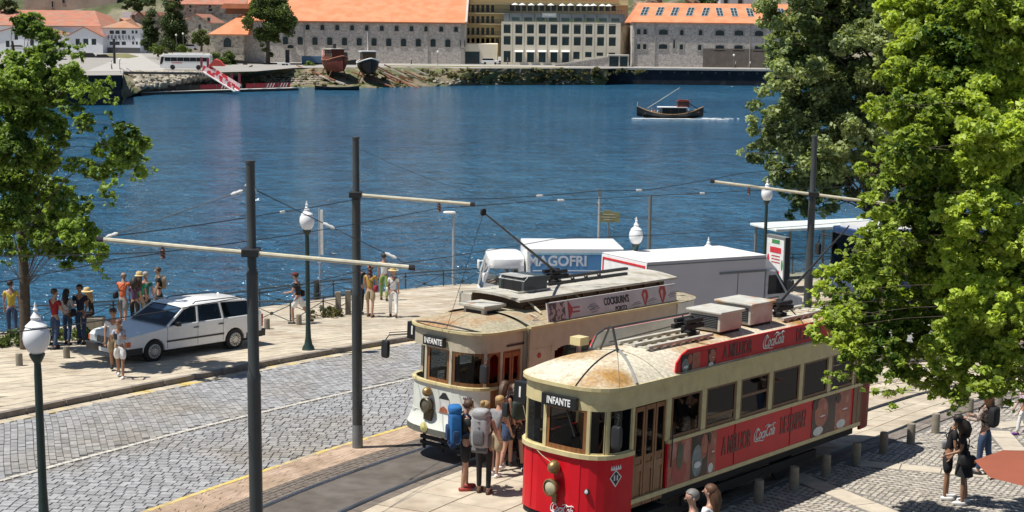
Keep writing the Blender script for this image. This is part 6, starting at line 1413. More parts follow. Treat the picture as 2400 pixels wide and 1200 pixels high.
FG, O, a, b_, h = building('gabled_cellar', 'white cellar hall with red tiled gable facing the river, left of the lettered office', 158, 241, 116, 83, 450, 26, M_wwall, None, [(182,98,10,14),(201,98,12,14),(220,98,11,14)], winkw=dict(sur=None, trans=0)); cross_gable(FG, a, b_, h, 2.6, 0, 30, M_rtile, M_wwall)
p = AT(222, 98, 448)
LG, O, a, b_, h = building('gabled_cellar', 'white cellar hall with red tiled gable at the far left edge behind the tree', -30, 105, 118, 80, 446, 26, M_wwall, None, [(18,103,9,15),(38,87,8,12),(75,100,9,14)], winkw=dict(sur=None, trans=0)); cross_gable(LG, a, b_, h, 2.2, 0, 30, M_rtile, M_wwall)
b = MB(); x = FX(52,439)-O.x
RH, O, a, b_, h = building('cellar_hall', 'wide red tiled cellar hall rising behind the white gabled halls on the left', -60, 236, 95, 60, 480, 50, M_wwall, None, [], zb=PZ); gable_roof(RH, a, b_, h, 5.2, 0, 50, M_rtile, hipr=9)
TW, O, a, b_, h = building('retaining_wall', 'tall pale stone retaining wall at the top left above the red roofs', 58, 275, 48, -40, 520, 20, mat('buff_ashlar', (.40,.36,.29), .9, var=.16, scale=.25, rgb2=(.30,.26,.2), sc2=.12), None, [(149,2,6,10),(123,10,4,14)], zb=6, cat='wall')
for (px0, px1, lab, wpx) in ((307,348,'left of the tall cypresses',[(312,40,4,9),(321,55,4,6)]), (352,385,'between the two dark cypresses',[]), (425,495,'right of the tall cypresses',[(437,62,5,10),(468,63,6,11),(489,47,6,11)])):
    B_, O, a, b_, h = building('gabled_house', 'old stone gabled house with red tile roof '+lab, px0, px1, 108, 48 if px0 != 425 else 52, 472, 24, M_stoneb, 'stone gabled houses', wpx, winkw=dict(sw=.15, mull=0)); cross_gable(B_, a, b_, h, 2.6, 0, 24, M_rtile, M_stoneb)
BW, O, a, b_, h = building('stone_cellar', 'long low stone cellar with red roof behind the gabled houses', 395, 575, 60, 10, 500, 22, M_stoneb, None, [(446,15,5,6),(492,15,6,6),(542,14,6,6),(446,25,5,4),(493,23,9,6)], zb=8, winkw=dict(sur=None, mull=0, trans=0)); gable_roof(BW, a, b_, h, 3.5, 0, 22, M_rtile)
WHs, O, a, b_, h = building('white_shed', 'small white block standing left of the stone gabled houses', 287, 309, 62, 28, 482, 8, M_wwall, None, [], zb=8)
UB, O, a, b_, h = building('upper_block', 'pale building at the top left corner behind the tree top', -10, 40, 30, -30, 540, 14, M_wwall, None, [(22,12,5,8),(34,2,5,6)], zb=10)
# ---- far trees
def far_tree(px, pyb, Y, blobs, n, size, m, label, name='tree', cat='tree', trunk=(.35, .2), group=None, sub=10):
    con = name == 'conifer'
    p = AT(px, pyb, Y); r = thing(name, label, cat, (p.x, p.y, p.z), 0, group); C_ = []
    for bx, by, br in blobs:
        q = AT(bx, by, Y)-p; C_.append((q.x, random.uniform(-.4,.4)*br*Y/FPX, q.z, br*Y/FPX))
    leaves('crown', r, C_, n, size, m, sub*(2 if con else 1), subr=.6 if con else .48)
    top = max(c[2] for c in C_); b = MB(); b.tube([(0,0,-.3),(.1,0,top*.35),(0,.1,top*.8)], [trunk[0],trunk[0]*.7,trunk[1]*.3], 7)
    for c in C_[:5]: b.tube([(0,0,top*.3),((c[0])*.9,c[1],c[2])], [trunk[0]*.4,.04], 5)
    b.build('trunk', M_bark, r); return r
far_tree(628,152,350,[(625,20,42),(600,45,30),(655,40,36),(640,75,30),(612,85,26),(628,110,20),(655,60,30),(625,0,28),(605,20,26),(632,130,10)], 26000, .6, L_far, 'big dark green tree standing in front of the long stone warehouse', sub=14, trunk=(.6,.3))
far_tree(407,118,395,[(407,20,22),(403,50,26),(410,85,24),(398,0,22),(405,-20,20),(415,60,24),(400,100,20),(408,105,20),(420,95,14),(392,75,16)], 16000, .5, L_cyp, 'taller of the two dark conical trees beside the stone houses', 'conifer', trunk=(.5,.2))
far_tree(350,118,395,[(352,30,12),(348,55,15),(350,85,18),(345,105,16),(356,70,14)], 11000, .45, L_cyp, 'narrower dark conical tree left of its twin', 'conifer', trunk=(.4,.2))
far_tree(472,118,385,[(472,90,20),(462,98,14),(482,100,14)], 3000, .5, L_far, 'round green tree between the coach and the stone annex', sub=8)
far_tree(524,160,345,[(524,135,24),(508,148,16),(540,148,16)], 4000, .5, L_far, 'dark green bush in front of the stone annex', 'bush', 'bush', (.15,.1)); far_tree(545,163,340,[(545,158,12)], 900, .4, L_farl, 'small light bush right of the dark bush at the annex', 'bush', 'bush', (.1,.1))
far_tree(370,130,380,[(370,116,14),(355,118,9),(385,119,10)], 1800, .45, L_farl, 'light green tree behind the coach front', sub=8); far_tree(425,122,385,[(425,112,12),(440,117,9)], 1200, .45, L_farl, 'low light green tree behind the coach roof', sub=8)
far_tree(723,163,342,[(723,155,12),(714,158,8),(735,158,8)], 1300, .4, L_farl, 'bright green bush left of the brown hulk', 'bush', 'bush', (.1,.1)); far_tree(595,180,325,[(595,168,13),(590,160,8),(600,178,10)], 1500, .4, L_olive, 'olive bush on the stony bank above the red gangway', 'bush', 'bush', (.1,.1))
far_tree(105,110,400,[(100,75,26),(90,60,20),(120,85,20)], 3000, .6, L_olive, 'grey green tree among the white cellars at the left', sub=8); far_tree(315,20,470,[(315,5,24),(345,8,20),(290,12,14)], 3500, .7, L_cyp, 'dark trees above the retaining wall at top left', sub=8)
far_tree(1650,22,412,[(1640,8,24),(1665,6,20),(1615,12,14)], 3000, .6, L_cyp, 'dark shrubs above the orange roof beside the pale house', sub=8); far_tree(10,25,500,[(10,15,24),(30,20,14)], 2500, .7, L_cyp, 'dark tree at the top left corner', sub=8)
far_tree(345,13,480,[(345,0,26),(300,5,14)], 100, .6, L_cyp, 'few twigs above the conical trees')
# bank vegetation (uncountable ground cover)
cl = []
for i in range(150):
    px = random.uniform(985, 1500); py = random.uniform(163, 190); p = CAST(px, py); cl.append((p.x, p.y, p.z, random.uniform(.5, 1.3)))
leaves('bank_scrub', None, cl, 14000, .45, L_olive, 4, kind='stuff', flat=.5)
cl = []
for i in range(90):
    px = random.uniform(560, 960); py = random.uniform(168, 202); p = CAST(px, py); cl.append((p.x, p.y, p.z, random.uniform(.5, 1.)))
leaves('bank_weeds', None, cl, 6000, .4, L_olive, 4, kind='stuff', flat=.4)
# boulders
rk_ = bmesh.new(); bmesh.ops.create_icosphere(rk_, subdivisions=1, radius=1); rocks = []
for k in range(5):
    me = bpy.data.meshes.new('boulder'); bb_ = rk_.copy()
    for v in bb_.verts: v.co *= random.uniform(.7, 1.15)
    bb_.to_mesh(me); bb_.free(); me.materials.append(M_rock); rocks.append(me)
def boulders(parent, n, fn, smin, smax, squash=.6):
    for i in range(n):
        x, y, z = fn(i); o = bpy.data.objects.new('boulder', random.choice(rocks)); COL.objects.link(o); o.parent = parent; s = random.uniform(smin, smax); o.scale = (s*1.2, s, s*squash); o.location = (x, y, z); o.rotation_euler = (random.uniform(-.4,.4), random.uniform(-.4,.4), random.random()*6)
RV = thing('stone_revetment', 'sloping revetment of large pale boulders under the coach', 'stone bank', ZP(400,190,WZ+1)); o_ = RV.location.copy()
def fr_(i):
    r_, c_ = divmod(i, 24); px = 318+c_*8.2+random.uniform(-2,2)+(r_%2)*4; py = 172+r_*6.0+random.uniform(-1,1); p = CAST(px, py); return tuple(p-o_)
boulders(RV, 144, fr_, .55, .85, .8)
b = MB(); pA, pB = [AT(x, 172, ZP(x,172,PZ).y) for x in (290, 478)]; b.box(pA.x-o_.x,pB.x-o_.x,pA.y-o_.y-.3,pA.y-o_.y+.2,PZ-o_.z-.1,PZ-o_.z+.35); b.build('parapet', mat('dark_coping', (.06,.06,.06), .8), RV)
RW = thing('dry_stone_wall', 'rough dark dry stone wall along the shore below the white van', 'wall', ZP(680,190,WZ+1)); o2 = RW.location.copy()
def fr2(i):
    r_, c_ = divmod(i, 30); px = 612+c_*4.6+random.uniform(-1.5,1.5); py = 180+r_*5.2+random.uniform(-1,1); p = CAST(px, py); return tuple(p-o2)
boulders(RW, 120, fr2, .25, .5, .6)
SR = thing('shore_rocks', 'scattered pale rocks along the muddy waterline right of centre', 'rocks', ZP(1200,195,WZ)); o3 = SR.location.copy()
def fr3(i): p = CAST(random.uniform(1000,1400), random.uniform(186,198)); return tuple(p-o3)
boulders(SR, 80, fr3, .2, .65, .5)
# ---- vehicles, boats and pontoon on the far side
def small_car(px, pyb, Y, label, m, L=4.3, W=1.8, H=1.5, van=False, rz=0., cat='car', name='parked_car'):
    p = AT(px, pyb, Y); r = thing(name, label, cat, (p.x, p.y, p.z), rz)
    b = MB(); b.prism([(-L/2,.3),(L/2,.3),(L/2,.85),(L/2-.1,.95),(L*.22,1.0),(-L/2+.05,1.0),(-L/2,.8)], -W/2, W/2, 0, 'y'); b.build('body', m, r, bevel=.06)
    pr = [(-L/2+.1,.98),(L*.28,.98),(L*.12,H),(-L/2+.35,H)] if not van else [(-L/2+.03,.98),(L*.36,.98),(L*.22,H),(-L/2+.05,H)]
    b = MB(); b.prism(pr, -W/2+.12, W/2-.12, 0, 'y'); b.build('cabin', m if van else M_glassk, r, bevel=.04)
    b = MB(); b.prism([(pr[0][0]+.1,H-.02),(pr[2][0]-.02,H-.02),(pr[2][0]-.06,H+.04),(pr[3][0]-.05,H+.04)], -W/2+.13, W/2-.13, 0, 'y'); b.build('roof', m, r)
    for x0, x1 in ((-L*.2,-L*.02),(L*.02,L*.16)): b = MB(); b.box(x0,x1,-W/2+.10,-W/2+.118,1.03,H-.12); b.build('side_window', M_glassk, r)
    for x in (-L*.3, L*.3):
        for y in (-W/2-.01, W/2-.17): w_ = MB(); w_.lathe([(.12,-.01),(.31,0),(.31,.18),(.12,.18)], 12, (x, y, .31), 0, 'y'); w_.build('wheel', M_tyre, r)
    return r
M_silver = mat('car_silver', (.42,.44,.46), .3, .3); M_blackc = mat('car_black', (.02,.022,.028), .2, coat=.5)
small_car(1149,151,364,'silver white car parked at the dark gateway',M_white); small_car(670,166,343,'small white van under the big tree',M_white,3.9,1.8,1.8,True,cat='van')
small_car(577,165,344,'dark pickup truck seen end-on at the end of the bushes',M_blackc,2.0,1.8,1.6,rz=.2); small_car(245,141,395,'dark saloon car parked by the round lawn',M_blackc,4.6,rz=.3)
small_car(213,141,395,'black estate car beside the tree edge left of the lawn',M_blackc,5.0,2.,1.9,rz=.2); small_car(45,118,420,'white car in front of the left white hall',M_white,5.,rz=.2); small_car(448,117,395,'white car behind the coach under the trees',M_white)
small_car(150,152,370,'dark green car seen through the tree leaves',M_blackc,4.6,rz=.1)
def coach():
    Y = 300.; p = AT(437, 163, Y); L = 10.3; H = 3.2; r = thing('coach', 'long white tour coach with dark window band on the far quay', 'coach', (p.x, p.y, p.z))
    b = MB(); x0, x1 = -L/2, L/2; b.prism([(x0,.35),(x1,.35),(x1,2.9),(x1-.2,H-.1),(x0+1.0,H-.05),(x0+.3,H-.5),(x0,1.5)], -1.25, 1.25, 0, 'y'); bd = b.build('body', M_white, r, bevel=.08)
    for i in range(7): b = MB(); xx = x0+1.0+i*1.3; b.box(xx,xx+1.24,-1.28,-1.255,1.7,2.5); b.build('side_window', M_glassk, r)
    b = MB(); b.prism([(x0+.03,1.1),(x0+.32,2.6),(x0+.9,2.6),(x0+.7,1.6),(x0+.4,1.1)], -1.275, -1.256, 0, 'y'); b.add([(x0-.01,-1.1,1.2),(x0-.01,1.1,1.2),(x0+.25,1.1,2.6),(x0+.25,-1.1,2.6)], [(0,1,2,3)]); b.build('windscreen', M_glassk, r)
    b = MB(); b.box(x0+2.4,x0+4.6,-1.27,-1.256,1.35,1.48); b.build('stripe', mat('signal_red'), r)
    b = MB(); b.box(x0+3,x1-1.5,-.7,.7,H,H+.2); b.build('roof_unit', M_white, r)
    for x in (x0+2.6, x1-2.4):
        w_ = MB(); w_.lathe([(.2,-.03),(.5,-.01),(.5,.3),(.2,.3)], 16, (x, -1.28, .5), 0, 'y'); w_.build('wheel', M_tyre, r)
    b = MB(); b.tube([(x0+.1,-1.2,2.6),(x0-.3,-1.35,2.5),(x0-.35,-1.35,1.9)], .05, 5); b.build('mirror', M_dkp, r)
coach()
M_bread = mat('gangway_red', (.55,.035,.05), .5, var=.15, scale=1, rgb2=(.7,.55,.55), thr=(.52,.56), sc2=.8); M_bred = mat('banner_dark_red', (.30,.012,.03), .5)
def pontoon():
    a = ZP(330,223,WZ); c = ZP(700,212,WZ); d = (c-a); hd = atan2(d.y, d.x); L = d.length; r = thing('pontoon', 'long floating pontoon with dark red banners along its rail', 'pontoon', a, hd)
    b = MB(); b.box(0,L,0,2.6,-.2,.45); b.build('float', M_hull, r); b = MB(); b.box(0,L,.0,2.6,.45,.55); b.build('deck', M_conc, r)
    n = 0
    for x0, x1, m_ in ((3.0,14.5,M_hull),(14.6,22.,M_bred),(25.5,33,M_bred),(33.2,L-.4,M_bred)):
        b = MB(); b.box(x0,x1,2.4,2.46,.6,1.55); s_ = b.build('rail_banner', m_, r)
        for k in range(3):
            xx = x1-2.6+k*.7
            if m_ is M_bred: b = MB(); b.prism([(xx,.65),(xx+.25,.65),(xx+.75,1.5),(xx+.5,1.5)], 2.37, 2.399, 0, 'y'); b.build('printed_stripe', M_let, s_)
    for i in range(int(L/3)): b = MB(); b.box(i*3+.3,i*3+.38,2.3,2.38,.5,1.6); b.build('rail_post', M_poleg, r)
    for x in (24,27.5,31,35,38): b = MB(); b.box(x,x+1.2,-.05,.3,.5,.62); b.build('fender', M_let, r)
    g0 = ZP(290,172,PZ); a2 = ZP(345,216,WZ); r2 = thing('gangway', 'grey metal gangway sloping down to the left end of the pontoon', 'gangway', g0)
    e = a2+Vector((0,0,.6))-g0; b = MB(); b.bar((0,0,0), e, 1.3, .12); b.build('walkway', M_poleg, r2)
    for s_ in (-.6, .6):
        b = MB(); b.tube([(s_,0,1.0), e+Vector((s_,0,1.0))], .05, 5); b.build('handrail', M_poleg, r2)
        for k in range(8): q = e*(k/7)+Vector((s_,0,0)); b = MB(); b.tube([q, q+Vector((0,0,1))], .03, 4); b.build('baluster', M_poleg, r2)
    g0 = ZP(482,168,PZ+.3); a2 = ZP(556,214,WZ+.6); r3 = thing('gangway', 'red and white covered gangway leading down to the pontoon', 'gangway', g0); e = a2-g0
    b = MB(); b.bar((0,0,0), e, 1.8, .2); b.build('walkway', M_let, r3)
    for s_, m_ in ((-.9, M_bread), (.9, M_bread)): b = MB(); b.bar(Vector((s_*.5,s_*.5,.7)), e+Vector((s_*.5,s_*.5,.7)), .08, 1.2); b.build('side_panel', m_, r3)
    b = MB(); b.prism([(-1.6,0),(1.6,0),(.6,1.1),(-.4,1.3)], -.5, .8, 0, 'y'); b.v = [(x+2.2, y, z+1.1) for x, y, z in b.v]; b.build('canopy', mat('coral_canvas', (.75,.10,.07), .7), r3)
    for px, pt, pb in ((470,134,168),(485,135,168),(541,172,208),(559,172,208)):
        p0 = ZP(px, pb, PZ if pb < 180 else WZ+.6); rr = thing('feather_flag', 'tall dark red flag on a pole '+{470:'in front of the coach, left',485:'in front of the coach, right',541:'over the lower gangway, left',559:'over the lower gangway, right'}[px], 'flag', p0, 0, 'red feather flags'); hh = (pb-pt)*p0.y/FPX; b = MB(); b.tube([(0,0,0),(0,0,hh)], .035, 5); b.build('pole', M_poleg, rr); b = MB(); b.prism([(.03,hh*.25),(.45,hh*.3),(.5,hh*.95),(.03,hh)], -.015, .015, 0, 'y'); b.build('flag_cloth', mat('flag_red', (.28,.03,.06), .7), rr)
pontoon()
def hull(mb, L, W, H, sheer=.5, n=14, m=0, stern=.55, z0=0, keel=.15):
    rows = []
    for i in range(n+1):
        t = i/n; x = -L/2+L*t; w_ = W/2*(sin(pi*min(1, .5*t/.45)) if t < .45 else (cos(pi/2*((t-.45)/.55))**(.9)*(1-stern)+stern*(1-((t-.45)/.55)**6)))
        w_ = max(w_, .04); s_ = sheer*(abs(2*t-1)**2.2); rows.append([(x, yy, z) for yy, z in ((-w_,z0+H+s_),(-w_*.92,z0+H*.55+s_*.6),(-w_*.5,z0+s_*.5),(0,z0-keel+s_*.5),(w_*.5,z0+s_*.5),(w_*.92,z0+H*.55+s_*.6),(w_,z0+H+s_))])
    mb.grid(rows, m); mb.grid([[r_[0] for r_ in rows], [(r_[0][0]*.995, 0, r_[0][2]-.12) for r_ in rows], [r_[6] for r_ in rows]], m)
    return rows
def tour_boat():
    p = ZP(1570,277,WZ); r = thing('tour_boat', 'traditional dark wooden river boat with white awning and passengers, under way', 'boat', (p.x, p.y, WZ)); k = p.y/FPX
    b = MB(); rows = hull(b, 10.1, 2.9, .75, 1.15, stern=.06, z0=-.1); b.build('hull', M_hull, r, True)
    b = MB(); b.tube([q[0] for q in rows], .05, 5); b.tube([q[6] for q in rows], .05, 5); b.build('gunwale', mat('gunwale_tan', (.35,.22,.10), .6), r)
    b = MB(); b.box(-1.2,2.4,-.95,.95,.5,1.55); b.build('deckhouse', M_hull, r); b = MB(); b.box(-1.9,2.5,-1.1,1.1,1.62,1.72); b.build('awning', M_cloth_w, r)
    for x in (-1.8, 0, 1.2, 2.3): b = MB(); b.box(x-.03,x+.03,-1.0,-.94,.7,1.62); b.build('awning_post', M_wood, r)
    b = MB(); b.box(1.0,2.9,-.7,.7,1.72,1.95); b.build('coaming', M_hullr, r); b = MB(); b.box(1.1,2.8,-.65,.65,1.95,2.5); b.build('wheelhouse', mat('wheelhouse_brown', (.10,.04,.03), .5), r)
    b = MB(); b.box(.9,3.0,-.8,.8,2.52,2.62); b.box(1.2,2.7,-.6,.6,2.62,2.8); b.build('wheelhouse_roof', M_hullr, r); b = MB(); b.box(2.3,2.8,-.75,-.7,1.1,1.5); b.build('life_ring_box', M_let, r)
    b = MB(); b.box(2.9,4.4,-.5,.5,.95,1.05); b.build('aft_deck', mat('deck_orange', (.5,.15,.06), .7), r)
    b = MB(); b.tube([(1.35,0,1.0),(1.35,0,4.6)], .05, 6); b.build('mast', M_poleg, r); b = MB(); b.tube([(1.35,0,4.6),(-3.4,0,1.5)], .045, 5); b.build('yard', M_arm, r)
    b = MB(); b.tube([(2.8,0,2.3),(4.7,.1,1.15),(5.5,.1,.9)], .07, 6); b.build('steering_oar', M_hull, r); b = MB(); b.tube([(-4.95,0,1.6),(-4.95,0,2.4)], .03, 5); b.build('bow_post', M_let, r)
    return r, p
TBT, TBP = tour_boat()
for i, (dx, c) in enumerate([(-3.9,(.6,.6,.6)),(-3.5,(.15,.15,.2)),(-3.1,(.6,.55,.5)),(-2.7,(.5,.1,.08)),(-2.3,(.6,.6,.62)),(-1.95,(.6,.3,.25)),(-1.6,(.7,.7,.7)),(-3.3,(.1,.2,.3))]):
    pass
b = MB()
for k in range(26):
    t = k/25; b.sup((TBP.x-5.2+10.5*t+(0 if t < .8 else 3*(t-.8)*5), TBP.y-1.6+random.uniform(-.2,.3), WZ+.02), (random.uniform(.3,.9), random.uniform(.12,.4), .05), 1., 8, 4)
for k in range(12): b.sup((TBP.x+5+random.random()**2*6, TBP.y+random.uniform(-.5,1.5), WZ+.01), (random.uniform(.2,1.0), random.uniform(.05,.15), .03), 1., 7, 4)
b.build('wake_foam', mat('foam', (.75,.8,.82), .6), None, kind='stuff')
def hulk(px, pyb, Y, label, hm, L, rz, cab, extra):
    p = CAST(px, pyb, .6); r = thing('beached_boat', label, 'boat', (p.x, p.y, p.z), rz); b = MB(); rows = hull(b, L, 3.6, 1.9, .8, stern=.7, z0=.6); b.build('hull', hm, r, True)
    b = MB(); b.tube([q[0] for q in rows], .12, 6); b.tube([q[6] for q in rows], .12, 6); b.build('gunwale', extra, r); b = MB(); b.box(cab[0],cab[1],-1.1,1.1,2.3,4.3); c_ = b.build('wheelhouse', cab[2], r); b = MB(); b.box(cab[0]-.3,cab[1]+.3,-1.4,1.4,4.3,4.45); b.build('wheelhouse_roof', cab[3], r)
    for i in range(3):
        x = cab[0]+.2+i*(cab[1]-cab[0]-.3)/3; b = MB(); b.box(x,x+.6,-1.12,-1.101,3.2,4.0); b.box(x,x+.6,1.101,1.12,3.2,4.0); b.build('window', M_glassw, c_)
    for x in (-L*.25, L*.2):
        for y in (-1.5, 1.5): b = MB(); b.bar((x, y*1.3, -1.2), (x, y*.6, 1.2), .14); b.build('prop', M_rust, r)
    r.scale = (1.3,)*3
    return r
hk = hulk(783,182,333,'rusty brown beached tug with pink pennant on the slipway',M_hullr,8.5,radians(-62),(-1.5,2.,mat('cab_rust', (.13,.05,.03), .8),M_deck),mat('gunwale_rust', (.3,.12,.07), .8))
b = MB(); b.prism([(0,4.4),(.9,3.6),(0,3.0)], -2.2, -2.15, 0, 'y'); b.build('pennant', mat('pink_cloth', (.7,.35,.33), .8), hk); b = MB(); b.tube([(-.5,.3,4.4),(-.5,.3,5.2)], .3, 8); b.build('funnel', M_dark, hk)
hk = hulk(862,188,333,'white and black beached boat with yellow bow patch and mast',M_hull,7.5,radians(-75),(-1.3,1.8,M_woodd,M_cloth_w),M_let)
b = MB(); b.tube([(0,0,4.4),(0,0,7.6)], .06, 6); b.build('mast', M_let, hk); b = MB(); b.sup((-2.9,-.6,2.2), (.9,.5,.4), .8); b.build('bow_patch', mat('boat_yellow', (.7,.58,.03), .5), hk)
p = ZP(790,211,WZ); r = thing('rowing_boat', 'low black open boat moored at the foot of the slipway', 'boat', (p.x, p.y, WZ), radians(3)); b = MB(); rows = hull(b, 9.2, 2., .7, .35, stern=.5, z0=-.1); b.build('hull', M_hull, r, True)
for x in (-2.5, 0, 2.5): b = MB(); b.box(x-.15,x+.15,-.8,.8,.45,.52); b.build('thwart', M_woodd, r)
p = AT(660,158,352); r = thing('barge', 'long dark barge hull lying ashore in front of the warehouse wall', 'boat', (p.x+2, p.y, p.z-.6)); b = MB(); hull(b, 32, 3.4, 1.6, 1.1, stern=.3); b.build('hull', M_hull, r, True); b = MB(); b.box(3,11,-1,1,1.6,3.4); b.build('deckhouse', mat('tarp_blue', (.10,.18,.26), .7), r)
for i, x in enumerate((-1.,13.)): b = MB(); b.box(x,x+.9,-.4,.4,1.6,4.8 if i == 0 else 4.4); b.build('crate_stack', M_dark, r)
for i in range(14):
    px = 892+i*6.8; py = random.uniform(165, 192); p = CAST(px, py); b = MB(); L = random.uniform(3, 7); an = random.uniform(-.9, -.4); b.bar((-L/2*cos(an), 0, L/2*.35), (L/2*cos(an), -L/2*.6, -L/2*.35), .28, .25); o = b.build('timber_beam', [M_rust, M_deck, M_woodd][i % 3]); o.location = p+Vector((0,0,.5)); tag(o, '%s timber baulk in the slipway heap, %s from the left' % (['rust brown','pale grey','dark brown'][i % 3], ['first','second','third','fourth','fifth','sixth','seventh','eighth','ninth','tenth','eleventh','twelfth','thirteenth','fourteenth'][i]), 'beam', 'timber baulks heaped on the slipway')
for i, (px, py, Y) in enumerate([(735,170,340),(868,185,330),(930,188,330)]):
    b = MB(); p = CAST(px+5, py+5); b.bar((-5,6,1.6),(5,-6,-1.2), .35, .2); o = b.build('slipway_rail', M_rust); o.location = p+Vector((0,0,.2)); tag(o, 'rusty slipway rail running down to the water, '+['left of the brown tug','under the white and black boat','right of the white and black boat'][i], 'rail', 'slipway rails')
p = CAST(778,196); b = MB(); b.bar((-3,2,1.2),(3,-2,-.4), .5, .3); o = b.build('timber_beam', M_deck); o.location = p+Vector((0,0,.4)); tag(o, 'single pale beam lying on the bank above the black rowing boat', 'beam')
for i, (px, pt, pb, Y) in enumerate([(1026,122,157,355),(1719,130,160,356),(414,83,122,385),(269,92,160,340),(281,140,170,300),(430,80,120,384)]):
    a = AT(px, pb, Y); hh = (pb-pt)*Y/FPX; r = thing('lamp_post', ['slim lamp post before the warehouse wall right of its middle','slim lamp post before the right-hand stone warehouse','pale lamp post beside the tall conical tree','tall dark column with cross top by the round lawn','thin mast at the quay stairs on the left','pale lamp post right of the tall conical tree'][i], 'lamp post', a, 0, 'far bank lamp posts'); b = MB(); b.tube([(0,0,0),(0,0,hh)], .07 if i != 3 else .3, 6); b.build('post', M_poleg if i != 3 else M_dark, r); b = MB(); b.sup((0,0,hh), (.28,.28,.3), 1., 8, 6) if i != 3 else b.box(-.8,.8,-.3,.3,hh-1.4,hh-.9); b.build('lamp_head', M_let if i != 3 else M_dark, r)
# ================================================================== near trees
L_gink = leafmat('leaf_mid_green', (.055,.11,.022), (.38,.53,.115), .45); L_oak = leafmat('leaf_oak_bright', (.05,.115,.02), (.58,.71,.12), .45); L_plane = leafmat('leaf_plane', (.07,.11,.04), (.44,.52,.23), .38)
def near_tree(label, base, blobs, n, size, m, trunkr, sub, seed, name='tree', subr=.4, top=None, splits=None, nleaf=0, flat=.8):
    global rng
    rng = np.random.default_rng(seed); random.seed(seed)
    r = thing(name, label, 'tree', base); B_ = Vector(base); C_ = []
    for px, py, pr, Y in blobs:
        q = AT(px, py, Y)-B_; C_.append((q.x, q.y, q.z, pr*Y/FPX))
    leaves('crown', r, C_, n, size, m, sub, subr=subr, flat=flat)
    tz = max(c[2] for c in C_) if top is None else top; b = MB(); tp = [Vector((0,0,-.2)), Vector((.05,0,tz*.25)), Vector((-.05,.1,tz*.5)), Vector((.1,0,tz*.75)), Vector((0,0,tz*.92))]
    b.tube(smooth_line(tp, 4), [trunkr*(1.15-.95*i/16) for i in range(17)], 10); b.build('trunk', M_bark, r, True)
    for c in C_:
        e = Vector(c[:3]); t = min(max((e.z/tz)-.22, .2), .85); k = t*4; i = min(int(k), 3); s_ = tp[i].lerp(tp[i+1], k-i); mid_ = s_.lerp(e, .5)+Vector((random.uniform(-.2,.2), random.uniform(-.2,.2), .18*(e-s_).length))
        b = MB(); L = (e-s_).length; rr = max(.012, trunkr*.20*min(1, c[3])); q = smooth_line([s_, mid_, e], 4); b.tube(q, [rr*(1-.8*j/(len(q)-1)) for j in range(len(q))], 6)
        for j in range(4):
            d = Vector((random.uniform(-1,1), random.uniform(-1,1), random.uniform(-.6,1)))*c[3]*.8; b.tube([e.lerp(mid_, .3*j/3), e+d*.5+Vector((0,0,.05)), e+d], [rr*.35, rr*.22, .006], 4)
        b.build('branch', M_bark, r, True)
    if nleaf:   # leaves that show largest, each its own part
        lm = bpy.data.meshes.new('leaf'); s = size*.5; lm.from_pydata([(-s,0,0),(-.2*s,.55*s,.12*s),(s,0,-.1*s),(-.2*s,-.55*s,.12*s),(.5*s,.3*s,.05*s),(.5*s,-.3*s,.05*s)], [], [(0,3,5,2,4,1)]); lm.materials.append(m)
        near = sorted(C_, key=lambda c: c[1])[:max(6, len(C_)//3)]
        for i in range(nleaf):
            c = random.choice(near); d = Vector((random.gauss(0,1), -abs(random.gauss(0,1)), random.gauss(0,1))).normalized(); o = bpy.data.objects.new('leaf', lm); COL.objects.link(o); o.parent = r; o.location = Vector(c[:3])+d*c[3]*random.uniform(.95,1.15); o.rotation_euler = (random.uniform(-.7,.7), random.uniform(-.7,.7), random.random()*6.3)
    return r
Yt = 40.4; gb_ = G(60,828)
bl_ = [(60,60,30),(90,40,16),(40,30,10),(110,130,34),(60,150,40),(140,90,22),(95,75,26),(20,140,26),(180,125,24),(35,200,48),(110,200,46),(170,180,36),(205,215,30),(245,200,22),(262,232,15),(60,260,46),(10,280,44),(110,290,36),(140,330,26),(30,350,50),(90,370,40),(200,290,24),(178,262,20),(255,270,14),(246,310,14),(285,300,20),(310,335,34),(335,390,26),(352,402,14),(300,370,30),(280,345,30),(240,350,24),(265,390,26),(225,400,28),(180,385,26),(258,440,24),(258,470,14),(30,430,50),(90,450,38),(150,440,28),(20,500,48),(80,520,46),(140,500,40),(195,480,26),(120,560,44),(60,580,30),(180,540,40),(225,590,26),(165,600,32),(210,560,30),(235,625,18),(250,648,8),(10,580,30),(15,620,14),(160,640,10),(320,420,14),(300,300,12),(150,250,20)]
bl_ = [(px, py, pr*1.16, Yt+random.uniform(-2.6,2.2) if px < 170 else 37.6+random.uniform(-.9,.9)) for px, py, pr in bl_]
near_tree('tall leafy green tree at the left edge of the river pavement', (gb_.x, gb_.y, gz(gb_.y)), bl_, 66000, .135, L_gink, .15, 30, 5, subr=.30, nleaf=160)
b = MB(); b.sup((0,0,.35), (1.2,.7,.35), 1., 10, 6); 
for (px, py, lab) in ((45,818,'dark green low shrubs around the foot of the left tree'),(190,800,'dark shrub behind the man in red by the railing'),(770,752,'small green weeds at the end of the low railing')):
    p = G(px, py); r = thing('shrub', lab, 'shrub', (p.x, p.y, gz(p.y))); sm = px > 700; leaves('foliage', r, [(random.uniform(-1.1,1.1)*(.35 if sm else 1), random.uniform(-.4,.4), .2, .3 if sm else .42) for _ in range(8)], 1500 if not sm else 500, .13, L_far if not sm else L_olive, 5)
